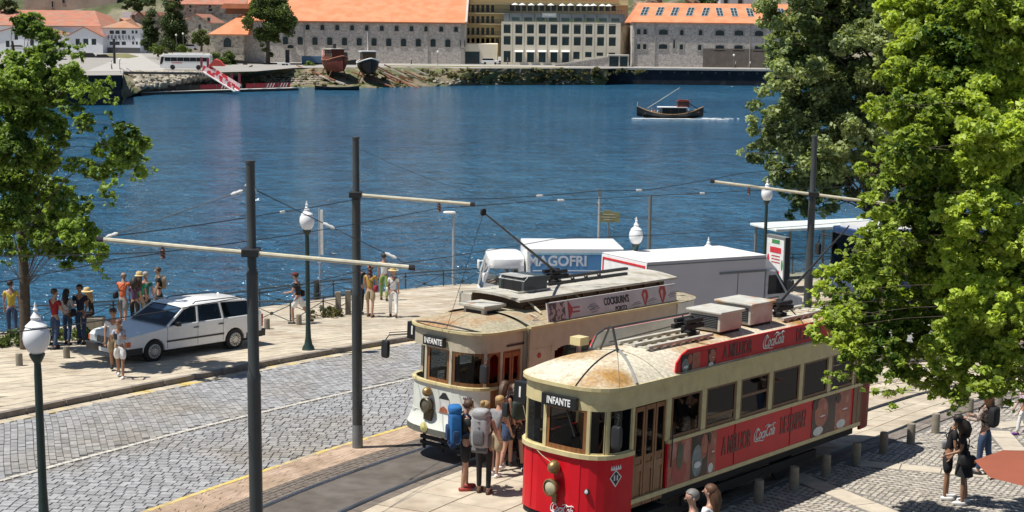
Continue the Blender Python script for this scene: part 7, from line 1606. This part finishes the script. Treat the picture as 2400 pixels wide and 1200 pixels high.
# plane tree beyond the shelter
pl_ = [(1850,20,70),(1930,10,80),(2010,30,80),(1880,110,80),(1960,110,80),(2050,110,80),(1840,180,60),(1900,210,80),(1980,220,80),(2060,200,80),(1810,260,50),(1780,300,40),(1860,300,70),(1930,320,70),(2010,320,70),(1760,350,30),(1745,360,16),(1800,360,40),(1850,390,60),(1920,400,70),(2000,410,60),(1840,440,34),(1880,460,50),(1950,470,50),(1860,495,30),(1920,500,30),(2100,300,80),(2080,60,80),(1830,100,40),(1820,60,30),(2150,150,90),(2100,-20,90),(1960,-60,80),(1860,-50,60),(2200,50,100),(2230,250,90),(2080,430,60)]
gp_ = Vector((17.5, 69.0)); pl_ = [(px, py, pr*1.08, 68+random.uniform(-3,3)) for px, py, pr in pl_]
near_tree('large olive green plane tree on the quay behind the bus shelter', (gp_.x, gp_.y, 3.2), pl_, 130000, .25, L_plane, .34, 30, 8, subr=.30, nleaf=0)
# bright oak hanging into the picture from the right
ok_ = [(2150,20,80),(2230,40,80),(2320,20,80),(2390,60,90),(2180,110,80),(2270,130,90),(2360,150,90),(2120,180,60),(2200,210,80),(2300,230,90),(2390,260,90),(2080,250,50),(2050,260,26),(2150,280,70),(2230,310,90),(2330,330,90),(2120,350,70),(2200,390,80),(2290,410,90),(2390,400,90),(2060,400,50),(2030,410,26),(2110,440,60),(2190,470,60),(2080,500,34),(2040,560,40),(2000,590,34),(2090,570,50),(2040,640,60),(1960,650,44),(1925,690,34),(1900,720,22),(1985,700,50),(2060,710,70),(1940,770,46),(2010,790,60),(2100,780,70),(1990,860,44),(1960,890,30),(2060,860,60),(2130,850,60),(2090,920,40),(2030,905,26),(2140,640,60),(2190,730,70),(2270,780,80),(2210,830,60),(2330,700,80),(2390,780,80),(2300,860,70),(2385,870,60),(2230,900,50),(2180,900,40),(2240,940,26),(2222,975,12),(2310,895,44),(2385,925,34),(2400,560,80),(2330,600,80),(2300,540,60),(2200,640,70),(2390,490,60),(2390,660,60),(1975,740,50),(2250,690,60),(2240,600,60),(2120,540,70),(2200,560,80),(2260,500,70),(2160,480,60),(2050,480,44),(2330,480,60),(2080,620,50)]
ok_ = [(px, py, pr*1.08, 23.5+random.uniform(-1.8,2.2)) for px, py, pr in ok_]
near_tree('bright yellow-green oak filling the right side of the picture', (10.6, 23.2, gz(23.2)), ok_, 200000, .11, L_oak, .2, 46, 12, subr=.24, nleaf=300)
# ================================================================== people
def skin_obj(name, verts, edges, radii, m, parent, sub=1, root=0, kx=None):
    me = bpy.data.meshes.new(name); me.from_pydata([tuple(v) for v in verts], edges, []); bm = bmesh.new(); bm.from_mesh(me); ly = bm.verts.layers.skin.verify(); bm.verts.ensure_lookup_table()
    for i, r_ in enumerate(radii):
        bm.verts[i][ly].radius = r_ if isinstance(r_, tuple) else (r_, r_); bm.verts[i][ly].use_root = (i == root)
    bm.to_mesh(me); bm.free(); o = bpy.data.objects.new(name, me); s_ = o.modifiers.new('s', 'SKIN'); s_.use_smooth_shade = True; s_.branch_smoothing = .6
    d = o.modifiers.new('d', 'SUBSURF'); d.levels = sub; d.render_levels = sub; me2 = bake(o); me2.name = name; me2.materials.clear(); me2.materials.append(m); me2.polygons.foreach_set('use_smooth', [True]*len(me2.polygons)); return me2
def person(label, loc, face, h=1.72, shirt=None, sleeve='short', low=None, bottom='trousers', hair=None, hstyle='short', shoe=None, skin=None, legs=((6,4),(-6,8)), arms=((10,8,15),(10,8,15)), lean=0, turn=0, nod=0, extra=None, female=False, seat=None, group=None):
    k = h/1.72; skin = skin or M_skinl; r = thing('person', label, 'person', loc, radians(face)-pi/2, group)
    shw = .142 if female else .168
    def R(v, a, piv): # lean about x axis forward (+y)
        v = Vector(v)-piv; c, s = cos(a), sin(a); return Vector((v.x, v.y*c+v.z*s, -v.y*s+v.z*c))+piv
    P0 = Vector((0,0,.93)); la = radians(lean); up = lambda v: R(v, la, P0)
    pel = P0; waist = up((0,.0,1.06)); chest = up((0,.0,1.26)); neckb = up((0,.0,1.43)); neck = up((0,.012,1.50)); 
    nd = radians(nod); hp = neck+Vector((0,.02,0)); 
    def hd_(v): q = Vector(v); c, s = cos(nd+la*.6), sin(nd+la*.6); q = Vector((q.x, q.y*c+q.z*s, -q.y*s+q.z*c)); t = radians(turn); return hp+Vector((q.x*cos(t)-q.y*sin(t), q.x*sin(t)+q.y*cos(t), q.z))
    legsj = []
    for s_, (f, kb) in zip((-1, 1), legs):
        hip = Vector((s_*.095,0,.90)); a = radians(f); kn = hip+Vector((s_*.005,.43*sin(a),-.43*cos(a))); a2 = radians(f-kb); an = kn+Vector((0,.41*sin(a2),-.41*cos(a2))); legsj.append((hip, kn, an))
    zmin = min(j[2].z for j in legsj)-.075; dz = -zmin if seat is None else seat-.80
    armj = []
    for s_, (f, o_, e) in zip((-1, 1), arms):
        sh = up((s_*shw,0,1.40)); a, b_ = radians(f)+la*.3, radians(o_); d1 = Vector((s_*sin(b_), sin(a)*cos(b_), -cos(a)*cos(b_))); el = sh+d1*.285; a2 = a+radians(e); inn = -.25*s_*max(0, sin(radians(e))); d2 = Vector((s_*sin(b_)*.5+inn, sin(a2), -cos(a2))).normalized(); wr = el+d2*.25; armj.append((sh, el, wr, d2))
    T = lambda v: tuple((Vector(v)+Vector((0,0,dz)))*k)
    # body: one continuous skin
    V_ = [pel, waist, chest, neckb, neck, hd_((0,.0,.06)), hd_((0,.015,.13)), hd_((0,.0,.19))]; E_ = [(0,1),(1,2),(2,3),(3,4),(4,5),(5,6),(6,7)]; Rr = [(.115,.095),(.10,.08),(.125,.095),(.07,.06),.048,.066,.088,.075]
    def add(v, p, r_): V_.append(v); E_.append((p, len(V_)-1)); Rr.append(r_); return len(V_)-1
    for (hip, kn, an), s_ in zip(legsj, (-1, 1)):
        a = add(hip, 0, .082); a = add(hip.lerp(kn, .5), a, .072); a = add(kn, a, .052); a = add(kn.lerp(an, .4), a, .052); a = add(an, a, .036); a = add(an+Vector((0,.13,-.045)), a, .03)
    for (sh, el, wr, d2), s_ in zip(armj, (-1, 1)):
        a = add(up((s_*shw*.55,0,1.385)), 2, .07); a = add(sh, a, .052); a = add(el, a, .037); a = add(wr, a, .025); add(wr+d2*.075, a, (.032,.02))
    me = skin_obj('body', [T(v) for v in V_], E_, [(tuple(x*k for x in q) if isinstance(q, tuple) else q*k) for q in Rr], skin, r)
    bm = bmesh.new(); bm.from_mesh(me); mb = MB()
    for (sh, el, wr, d2), s_ in zip(armj, (-1, 1)):
        pc = wr+d2*.085; side = Vector((1,0,0)) if abs(d2.x) < .8 else Vector((0,1,0)); side = (side-d2*side.dot(d2)).normalized(); nr_ = d2.cross(side)*(-s_)
        for i, L in enumerate((.062,.075,.07,.055)):
            o = pc+side*(-.024+.016*i); mb.tube([T(o), T(o+d2*L*.55+nr_*.006), T(o+d2*L*.95+nr_*.022)], [.0088*k,.008*k,.006*k], 5)
        o = wr+d2*.03+side*.022; mb.tube([T(o), T(o+side*.028+d2*.025), T(o+side*.032+d2*.055)], [.011*k,.009*k,.007*k], 5)
    nose_ = [hd_((-.014,.085,.10)), hd_((.014,.085,.10)), hd_((0,.122,.093)), hd_((0,.088,.135))]; mb.add([T(v) for v in nose_], [(0,1,2),(1,3,2),(3,0,2)])
    for s_ in (-1, 1): mb.sup(T(hd_((s_*.082,.0,.105))), (.012*k,.02*k,.03*k), 1., 6, 5)
    nb = len(me.polygons); tmp = bpy.data.meshes.new('t'); tmp.from_pydata(mb.v, [], mb.f); bm.from_mesh(tmp); 
    bm.to_mesh(me); bm.free(); bpy.data.meshes.remove(tmp); link('body', me, r)
    mb = MB()
    for s_ in (-1, 1): mb.sup(T(hd_((s_*.031,.083,.122))), (.010*k,.006*k,.006*k), 1., 6, 4)
    mb.bar(T(hd_((-.02,.092,.062))), T(hd_((.02,.092,.062))), .006*k); mb.build('facial_features', mat('dark_brown_eyes', (.05,.02,.015), .4), r)
    # clothes
    if shirt:
        V_ = [pel+Vector((0,0,-.02)), waist, chest, up((0,0,1.40))]; E_ = [(0,1),(1,2),(2,3)]; Rr = [(.136,.112),(.128 if not female else .112,.104),(.142,.115),(.078,.07)]
        for (sh, el, wr, d2), s_ in zip(armj, (-1, 1)):
            a = add(up((s_*shw*.6,0,1.385)), 2, .082); 
            if sleeve != 'none': a = add(sh, a, .064); a = add(sh.lerp(el, .62), a, .052)
            else: a = add(sh*.9+up((0,0,1.40))*.1, a, .052)
            if sleeve == 'long': a = add(el, a, .048); a = add(wr, a, .036)
        link('shirt', skin_obj('shirt', [T(v) for v in V_], E_, [(tuple(x*k for x in q) if isinstance(q, tuple) else q*k) for q in Rr], shirt, r), r)
    if low and bottom in ('trousers', 'shorts', 'leggings'):
        g = {'trousers': 1.0, 'shorts': 1.15, 'leggings': .88}[bottom]; V_ = [P0+Vector((0,0,.06)), pel+Vector((0,0,-.04))]; E_ = [(0,1)]; Rr = [(.118,.10),(.125,.108)]
        for (hip, kn, an), s_ in zip(legsj, (-1, 1)):
            a = add(hip, 1, .095); a = add(hip.lerp(kn, .5), a, .088*g)
            if bottom == 'shorts': add(hip.lerp(kn, .88), a, .082*g)
            else: a = add(kn, a, .068*g); a = add(kn.lerp(an, .5), a, .064*g); add(kn.lerp(an, .93), a, .058*g)
        link(bottom, skin_obj(bottom, [T(v) for v in V_], E_, [(tuple(x*k for x in q) if isinstance(q, tuple) else q*k) for q in Rr], low, r), r)
    if low and bottom in ('skirt', 'dress'):
        zl = .52 if bottom == 'skirt' else .58; rows = []
        fm = (legsj[0][1]+legsj[1][1])/2
        for i in range(6):
            t = i/5; z = 1.06+(zl-1.06)*t; rr = .118+.10*t**.8; yy = fm.y*t*.6; rows.append([T((rr*cos(a)*(1+.04*cos(5*a)*t), yy+rr*.82*sin(a), z)) for a in [2*pi*j/16 for j in range(17)]])
        b = MB(); b.grid(rows); b.build('skirt', low, r, True)
    for (hip, kn, an), s_ in zip(legsj, (-1, 1)):
        b = MB(); dsh = Vector((0,.055,-.035)); b.sup(T(an+dsh), (.048*k,.135*k,.045*k), .7, 10, 6); b.build('shoe', shoe or M_dkp, r, True)
    hc = hd_((0,-.018,.145)); hm = hair or mat('hair_dark', (.025,.017,.012), .6)
    def rot(v): return hd_(v)
    if hstyle != 'bald':
        b = MB(); b.sup(T(hc), (.098*k,.105*k,.092*k), .95, 12, 8)
        b.v = [v for v in b.v]
        # keep the cap off the face
        fwd = (hd_((0,1,0))-hd_((0,0,0))); cc = Vector(T(hc)); kk = []
        for v in b.v:
            d = Vector(v)-cc; f_ = d.dot(fwd); kk.append(tuple(Vector(v)-fwd*max(0, f_-.02*k)*.45+Vector((0,0,.0)) if d.z < .03*k else v))
        b.v = kk; b.build('hair', hm, r, True)
    else:
        b = MB(); b.sup(T(hd_((0,-.01,.15))), (.088*k,.095*k,.075*k), 1., 12, 6); b.build('hair', mat('hair_grey_shaved', (.30,.22,.17), .6), r, True)
    if hstyle in ('long', 'curly'):
        b = MB(); w_ = .1 if hstyle == 'long' else .14; lng = .30 if hstyle == 'long' else .24
        b.tube([T(hd_((0,-.03,.16))), T(hd_((0,-.075,.08))), T(hd_((0,-.095,-.04))), T(hd_((0,-.10,.12-lng-.06)))], [w_*.75*k, w_*k, w_*.95*k, .05*k], 9); b.build('long_hair', hm, r, True)
    if hstyle == 'bun': b = MB(); b.sup(T(hd_((0,-.10,.19))), (.05*k,)*3, 1., 8, 6); b.build('hair_bun', hm, r, True)
    if hstyle == 'pony': b = MB(); b.tube([T(hd_((0,-.10,.17))), T(hd_((0,-.15,.08))), T(hd_((0,-.14,-.08)))], [.035*k,.04*k,.015*k], 7); b.build('ponytail', hm, r, True)
    if extra and 'cap' in extra: b = MB(); b.sup(T(hd_((0,-.01,.18))), (.102*k,.108*k,.065*k), .9, 12, 6); b.sup(T(hd_((0,.13,.165))), (.07*k,.06*k,.010*k), .8, 10, 4); b.build('cap', extra['cap'], r, True)
    if extra and 'hat' in extra:
        b = MB(); rr = extra.get('brim', .2); b.lathe([(rr*k,0),(rr*k,.008),(.11*k,.03*k),(.105*k,.09*k),(.08*k,.13*k),(0,.135*k)], 18, T(hd_((0,0,.165)))); b.build('hat', extra['hat'], r, True)
    return r, T, up, hd_, armj
def worn(pr, name, label, cat, parts, group=None):
    """something a person carries: its own top-level thing, at the carrier's place"""
    r0 = pr[0]; o = thing(name, label, cat, r0.location, r0.rotation_euler[2], group)
    for nm, mb, m in parts: mb.build(nm, m, o, True)
    return o
def backpack(pr, label, mm, m2, s=1., big=True):
    T, up = pr[1], pr[2]; H = .34 if big else .22; zc_ = 1.22 if big else 1.22; c = up((0,-.20 if big else -.16, zc_)); parts = []
    b = MB(); b.sup(T(c), (.17*s,.12*s if big else .08,H*s), .45, 14, 10); parts.append(('bag', b, mm))
    if big:
        b = MB(); b.sup(T(up((0,-.20,zc_+H*.98))), (.155*s,.13*s,.09*s), .55, 12, 7); parts.append(('lid', b, mm)); b = MB(); b.sup(T(up((0,-.33,zc_-.10))), (.11*s,.045*s,.15*s), .5, 10, 7); parts.append(('pocket', b, m2))
        for x in (-.17, .17): b = MB(); b.sup(T(up((x,-.2,zc_-.16))), (.035,.07,.13), .6, 8, 6); parts.append(('side_pocket', b, m2))
        b = MB(); b.tube([T(up((-.14,-.26,zc_-H))), T(up((.14,-.26,zc_-H)))], .06, 8); parts.append(('bed_roll', b, m2))
        for z in (zc_+.1, zc_+.2): b = MB(); b.tube([T(up((-.165,-.24,z))), T(up((0,-.325,z))), T(up((.165,-.24,z)))], .009, 4); parts.append(('compression_strap', b, m2))
    for x in (-.105, .105): b = MB(); b.tube([T(up((x,-.10,1.42))), T(up((x*1.05,.0,1.49))), T(up((x*1.05,.115,1.36))), T(up((x*1.15,.08,1.15))), T(up((x*1.2,-.10,1.05)))], .02, 5); parts.append(('shoulder_strap', b, m2))
    return worn(pr, 'backpack', label, 'backpack', parts)
def shoulderbag(pr, label, m, side=1, z=.98, size=(.06,.13,.11)):
    T, up = pr[1], pr[2]; b = MB(); b.sup(T(up((side*.22,-.03,z))), size, .5, 10, 7); s_ = MB(); s_.tube([T(up((side*.2,-.03,z+.1))), T(up((0,-.125,1.28))), T(up((-side*.12,-.02,1.47))), T(up((-side*.02,.13,1.28))), T(up((side*.19,.02,z+.1)))], .011, 5)
    return worn(pr, 'shoulder_bag', label, 'bag', [('bag', b, m), ('strap', s_, M_dkp)])
def cl(name, rgb): return mat('cloth_'+name, rgb, .85, var=.12, scale=14)
BK, NV, WH_, GY = cl('black', (.014,.014,.016)), cl('navy', (.018,.022,.04)), cl('white', (.72,.72,.71)), cl('grey', (.22,.22,.23)); DN = cl('denim', (.04,.07,.14)); KH = cl('khaki', (.36,.29,.19))
HB, HD_, HG, HBl = mat('hair_brown', (.07,.035,.018), .6), mat('hair_dark', (.025,.017,.012), .6), mat('hair_grey', (.32,.30,.28), .6), mat('hair_blond', (.36,.24,.10), .6); STRAW = mat('straw', (.62,.46,.22), .8)
def at_g(px, py, dz=0): p = G(px, py); return Vector((p.x, p.y, gz(p.y)+dz))
PD = .13   # pavement height
# backpackers at the trams (facing away to the tram doors)
p = person('young man with big blue backpack, black T-shirt and shorts waiting between the trams', at_g(1090,1150,.02), 12, 1.74, BK, 'short', BK, 'shorts', HB, 'short', mat('shoe_red', (.35,.05,.04), .6), legs=((4,2),(-3,4)), arms=((14,8,20),(20,10,30)), nod=20, turn=10)
backpack(p, 'large bright blue hiking backpack on the young man in black', cl('blue', (.015,.13,.36)), cl('deep_blue', (.012,.04,.11)), 1.)
p = person('woman in black top and leggings with grey backpack waiting between the trams', at_g(1134,1158,.02), 72, 1.76, BK, 'none', BK, 'leggings', HBl, 'bun', cl('brown', (.10,.05,.03)), legs=((2,2),(-2,3)), arms=((22,14,45),(16,12,30)), turn=-20, nod=8, female=True)
backpack(p, 'large light grey hiking backpack on the woman in black leggings', cl('light_grey', (.33,.33,.34)), cl('mid_grey', (.12,.12,.13)), 1.02)
person('woman in orange top and denim shorts with brown hair at the white tram door', at_g(1178,1098,.02), 60, 1.78, cl('orange', (.60,.25,.08)), 'none', DN, 'shorts', HB, 'long', WH_, legs=((10,5),(-12,14)), arms=((18,6,40),(5,8,20)), female=True, nod=15)
p = person('woman in black top and patterned black shorts with greyish hair beside the red tram front', at_g(1208,1095,.02), 110, 1.70, BK, 'none', mat('cloth_pattern', (.02,.02,.022), .85, rgb2=(.2,.17,.13), thr=(.58,.6), sc2=28), 'shorts', mat('hair_ash', (.22,.17,.13), .6), 'long', M_dkp, legs=((5,3),(-5,6)), arms=((12,8,25),(20,8,50)), female=True); backpack(p, 'small dark green backpack on the woman beside the red tram front', cl('dark_green', (.03,.05,.04)), BK, .9, False)
person('person in red check shirt partly hidden behind the red tram front corner', at_g(1228,1088,.02), 100, 1.68, mat('cloth_check', (.5,.05,.04), .85, rgb2=(.6,.5,.45), thr=(.5,.52), sc2=22), 'short', BK, 'trousers', HD_, 'short')
person('person with brown hair bending behind the woman in the orange top', at_g(1160,1118,.02), 60, 1.6, cl('grey', None), 'short', KH, 'shorts', HBl, 'short', WH_, legs=((5,5),(-5,5)), lean=15)
# left pavement
p = person('man in yellow T-shirt and jeans standing left of the tree trunk', at_g(30,802,PD), 100, 1.76, cl('yellow', (.55,.42,.06)), 'short', DN, 'trousers', HD_, 'short', turn=-40, arms=((5,8,10),(8,8,12)))
p = person('man in red T-shirt and jeans with his back to us under the left tree', at_g(132,828,PD), 60, 1.76, cl('red', (.26,.012,.018)), 'short', DN, 'trousers', HB, 'short', turn=-20, arms=((15,6,60),(15,6,55)), skin=M_skinl)
p = person('woman with long black hair in pale lace top beside the man in red', at_g(160,818,PD), 80, 1.66, cl('lace', (.50,.48,.48)), 'long', DN, 'leggings', HD_, 'long', female=True, skin=M_skint)
shoulderbag(p, 'small dark bag slung across the woman in the lace top', BK, 1, 1.0)
p = person('man in dark navy shirt and sunglasses facing us by the railing', at_g(192,816,PD), -95, 1.78, NV, 'short', DN, 'trousers', HD_, 'short', skin=M_skint, arms=((8,8,30),(8,8,30)))
p = person('woman in straw hat and black dress sitting by the railing', at_g(218,782,PD), 170, 1.62, BK, 'none', BK, 'shorts', HBl, 'long', legs=((85,85),(80,80)), arms=((45,8,40),(45,8,40)), seat=.45, extra={'hat': STRAW, 'brim': .21}, female=True, lean=12)
b = MB(); b.box(-.35,.35,-.22,.22,0,.40); o = b.build('stone_block', M_bol); o.location = at_g(218,782,PD); tag(o, 'low stone block under the seated woman in the straw hat', 'block')
p = person('bald man in orange T-shirt leaning on the railing', at_g(290,778,PD), 80, 1.76, cl('coral', (.62,.14,.05)), 'short', cl('grey', None), 'shorts', None, 'bald', arms=((35,12,40),(35,12,40)), lean=8); shoulderbag(p, 'dark bag strap across the back of the man in orange', BK, -1, 1.02)
person('person with dark curly hair in purple top at the railing behind the car', at_g(318,778,PD), 95, 1.62, cl('purple', (.10,.05,.10)), 'short', BK, 'trousers', HD_, 'curly', female=True)
person('woman with straw hat and green top behind the car bonnet', at_g(330,775,PD), 100, 1.70, cl('green', (.03,.28,.15)), 'short', KH, 'trousers', HB, 'long', extra={'hat': STRAW, 'brim': .15}, female=True)
person('grey haired person in teal shirt behind the car bonnet', at_g(344,770,PD), 80, 1.72, cl('teal', (.03,.14,.13)), 'short', BK, 'trousers', HG, 'short')
p = person('dark haired man in black walking along the railing with a tan rucksack', at_g(375,758,PD), 195, 1.76, BK, 'short', BK, 'trousers', HB, 'short', legs=((15,10),(-15,12))); backpack(p, 'tan rucksack on the man in black at the railing', cl('tan', (.27,.21,.14)), KH, .95, False)
p = person('woman in grey print T-shirt and white shorts looking at her phone on the pavement', at_g(283,897,PD), -88, 1.56, cl('print_grey', (.36,.39,.46)), 'short', WH_, 'shorts', mat('hair_auburn', (.12,.045,.025), .6), 'short', WH_, skin=M_skint, legs=((12,6),(-14,8)), arms=((25,10,95),(25,10,95)), female=True, nod=18)
T, up, aj = p[1], p[2], p[4]; b = MB(); w_ = (aj[0][2]+aj[1][2])/2; b.box(-.04,.04,-.006,.006,-.08,.08); ph = b.build('mobile_phone', M_dkp); ph.location = Vector(p[0].location)+Matrix.Rotation(p[0].rotation_euler[2], 3, 'Z') @ Vector(T(w_+Vector((0,.09,.03)))); tag(ph, 'dark mobile phone held by the woman in white shorts', 'phone')
p = person('man in white T-shirt and cap walking behind the woman with the phone', at_g(270,884,PD), -80, 1.74, WH_, 'short', KH, 'shorts', HB, 'short', legs=((18,10),(-16,12)), extra={'cap': cl('brown', None)}, skin=M_skint)
p = person('man in black T-shirt, cap and white shorts stepping by the lamp post', at_g(700,768,PD), 170, 1.72, BK, 'short', WH_, 'shorts', HD_, 'short', legs=((25,30),(-25,10)), arms=((15,8,60),(0,8,40)), extra={'cap': cl('dark_red', (.12,.02,.02))}, lean=6); shoulderbag(p, 'black waist bag of the man stepping by the lamp post', BK, 1, 1.0)
p = person('man in mustard T-shirt, khaki shorts and cap behind the second black pole', at_g(868,752,PD), 75, 1.74, cl('mustard', (.42,.26,.06)), 'short', KH, 'shorts', HB, 'short', cl('brown', None), legs=((5,3),(-5,5)), arms=((10,10,20),(15,12,60)), extra={'cap': cl('brick', (.38,.14,.09))}, skin=M_skinl); shoulderbag(p, 'dark red shoulder bag of the man in the mustard T-shirt', cl('maroon', (.28,.02,.03)), 1, .98)
person('man in dark clothes mostly hidden behind the second black pole', at_g(843,745,PD), 80, 1.8, NV, 'short', BK, 'trousers', HB, 'short')
p = person('woman all in white with straw hat walking away along the pavement', at_g(922,752,PD), 95, 1.66, WH_, 'short', WH_, 'trousers', HBl, 'short', cl('brown', None), legs=((14,8),(-14,12)), extra={'hat': STRAW, 'brim': .19}, female=True); shoulderbag(p, 'thin strap bag of the woman all in white', WH_, -1, 1.0, (.03,.08,.07))
person('man in white shirt and green trousers walking ahead of the woman in white', at_g(900,712,PD), 95, 1.74, WH_, 'short', cl('lime', (.20,.30,.08)), 'trousers', HD_, 'short', legs=((12,8),(-14,10)))
# plaza
p = person('boy in black T-shirt and shorts, left one of the kissing couple', at_g(2216,1170,.01), -8, 1.64, BK, 'short', BK, 'shorts', HD_, 'short', WH_, legs=((3,2),(-2,2)), lean=10, nod=12, arms=((5,6,70),(0,6,25)), skin=M_skint)
b = MB(); shoulderbag(p, 'grey pouch on the back of the boy kissing', cl('grey', None), -1, 1.02, (.05,.08,.09))
p = person('girl in short black dress with dark hair, right one of the kissing couple', at_g(2254,1182,.01), 172, 1.62, BK, 'short', BK, 'dress', HD_, 'curly', WH_, legs=((2,2),(-5,3)), lean=8, nod=10, arms=((5,6,60),(0,8,30)), female=True, skin=M_skint); shoulderbag(p, 'black handbag hanging from the girl in the black dress', BK, -1, .92, (.07,.15,.12))
p = person('woman with auburn hair, patterned top and jeans standing behind the kissing couple', at_g(2303,1112,.01), 140, 1.70, mat('cloth_floral', (.42,.33,.28), .85, rgb2=(.12,.09,.08), thr=(.5,.55), sc2=18), 'long', DN, 'trousers', mat('hair_auburn', None), 'long', M_dkp, female=True, arms=((20,10,70),(20,10,70))); backpack(p, 'black backpack on the woman with auburn hair', BK, BK, .95, False)
p = person('small child in white and violet at the right edge of the plaza', at_g(2392,1018,.01), 180, 1.15, cl('lilac', (.5,.4,.5)), 'short', cl('white', None), 'trousers', HBl, 'short', cl('violet', (.15,.05,.25)), legs=((15,8),(-15,10)))
_x = AT(1626,1160,20.3).x; person('grey haired man in black at the bottom edge beside the long haired woman', Vector((_x, 20.3, gz(20.3))), 165, 1.76, BK, 'short', DN, 'trousers', mat('hair_salt', (.16,.15,.14), .6), 'short', turn=35)
person('woman with long brown hair and white T-shirt at the bottom edge', Vector((AT(1668,1150,20.75).x, 20.75, gz(20.75))), 140, 1.72, WH_, 'short', DN, 'trousers', mat('hair_chestnut', (.10,.045,.02), .6), 'long', turn=20, female=True)
# passengers
def tram_pt(R_, x, y, z): bpy.context.view_layer.update(); return R_.matrix_world @ Vector((x, y, z))
for R_, x, y, lab, sh, fc in ((R2,3.3,.5,'passenger in black and white patterned top at the fourth side window of the red tram',mat('cloth_zebra', (.5,.5,.48), .85, rgb2=(.03,.03,.03), thr=(.48,.52), sc2=16),200),(R2,2.0,.6,'passenger in dark shirt at the third side window of the red tram',NV,220),(R2,4.1,.45,'passenger at the fifth side window of the red tram',GY,230),(R2,-2.6,.6,'standing passenger in teal at the front of the red tram',cl('teal', None),230),(R1,-.7,.8,'passenger in striped shirt at the door of the white tram',mat('cloth_stripe', (.02,.02,.02), .85, rgb2=(.6,.6,.6), thr=(.49,.51), sc2=3, stretch=(.1,.1,14)),250)):
    st = 'standing' in lab or 'door' in lab; q = tram_pt(R_, x, y, .72)
    person(lab, q, fc, 1.7, sh, 'short', DN, 'trousers', HD_, 'short', legs=((3,3),(-3,3)) if st else ((85,80),(85,80)), seat=None if st else .47, skin=M_skinl)
bpy.context.view_layer.update(); lr = [o for o in COL.objects if o.name.startswith('delivery_lorry')][0]
person('lorry driver in dark shirt behind the side window of the delivery lorry', lr.matrix_world @ Vector((-.55,.62,.85)), 190, 1.72, NV, 'short', BK, 'trousers', HD_, 'short', legs=((80,60),(80,60)), seat=.47, arms=((55,5,20),(55,5,20)))
for i, (dx, m_) in enumerate([(-3.7,WH_),(-3.25,NV),(-2.8,WH_),(-2.35,cl('coral', None)),(-1.9,WH_),(-1.45,KH)]):
    person('boat passenger %s in the bow of the river boat' % ['in white, nearest the bow,','in navy, second from the bow,','in white, third from the bow,','in coral, fourth from the bow,','in white, fifth from the bow,','in khaki, next to the awning,'][i], TBP+Vector((dx, -.35+.1*(i%2), .25)), 185, 1.65, m_, 'short', BK, 'trousers', [HD_,HB,HBl][i%3], 'short', legs=((80,75),(80,75)), seat=.35)
for i, (px, py, lab, m_) in enumerate([(1190,151,'distant pedestrian in dark clothes beside the silver white car',BK),(964,150,'distant pedestrian in white by the warehouse wall',WH_),(1724,159,'distant person sitting on the river wall, leftmost',GY),(1758,159,'distant person in white on the river wall, middle',WH_),(1813,160,'distant person in pink on the river wall, rightmost',cl('lilac', None)),(262,163,'distant pedestrian in white on the far lane',WH_)]):
    person(lab, AT(px, py, 352 if px > 500 else 300), 200, 1.75, m_, 'short', BK, 'trousers', HD_, 'short')
# gulls
for px, py, Y in ((603,470,90),(150,500,120)):
    p = AT(px, py, Y); b = MB(); b.sup((0,0,0), (.16,.06,.06), 1., 8, 6); b.add([(0,.04,.02),(.08,.35,.12),(-.05,.62,.02),(-.06,.3,.08)], [(0,1,2,3)]); b.add([(0,-.04,.02),(.08,-.35,.12),(-.05,-.62,.02),(-.06,-.3,.08)], [(0,1,2,3)])
    o = b.build('gull', M_let, None, True); o.location = p; tag(o, 'white gull flying low over the river '+('beside the near black pole' if px > 300 else 'behind the left tree'), 'gull')
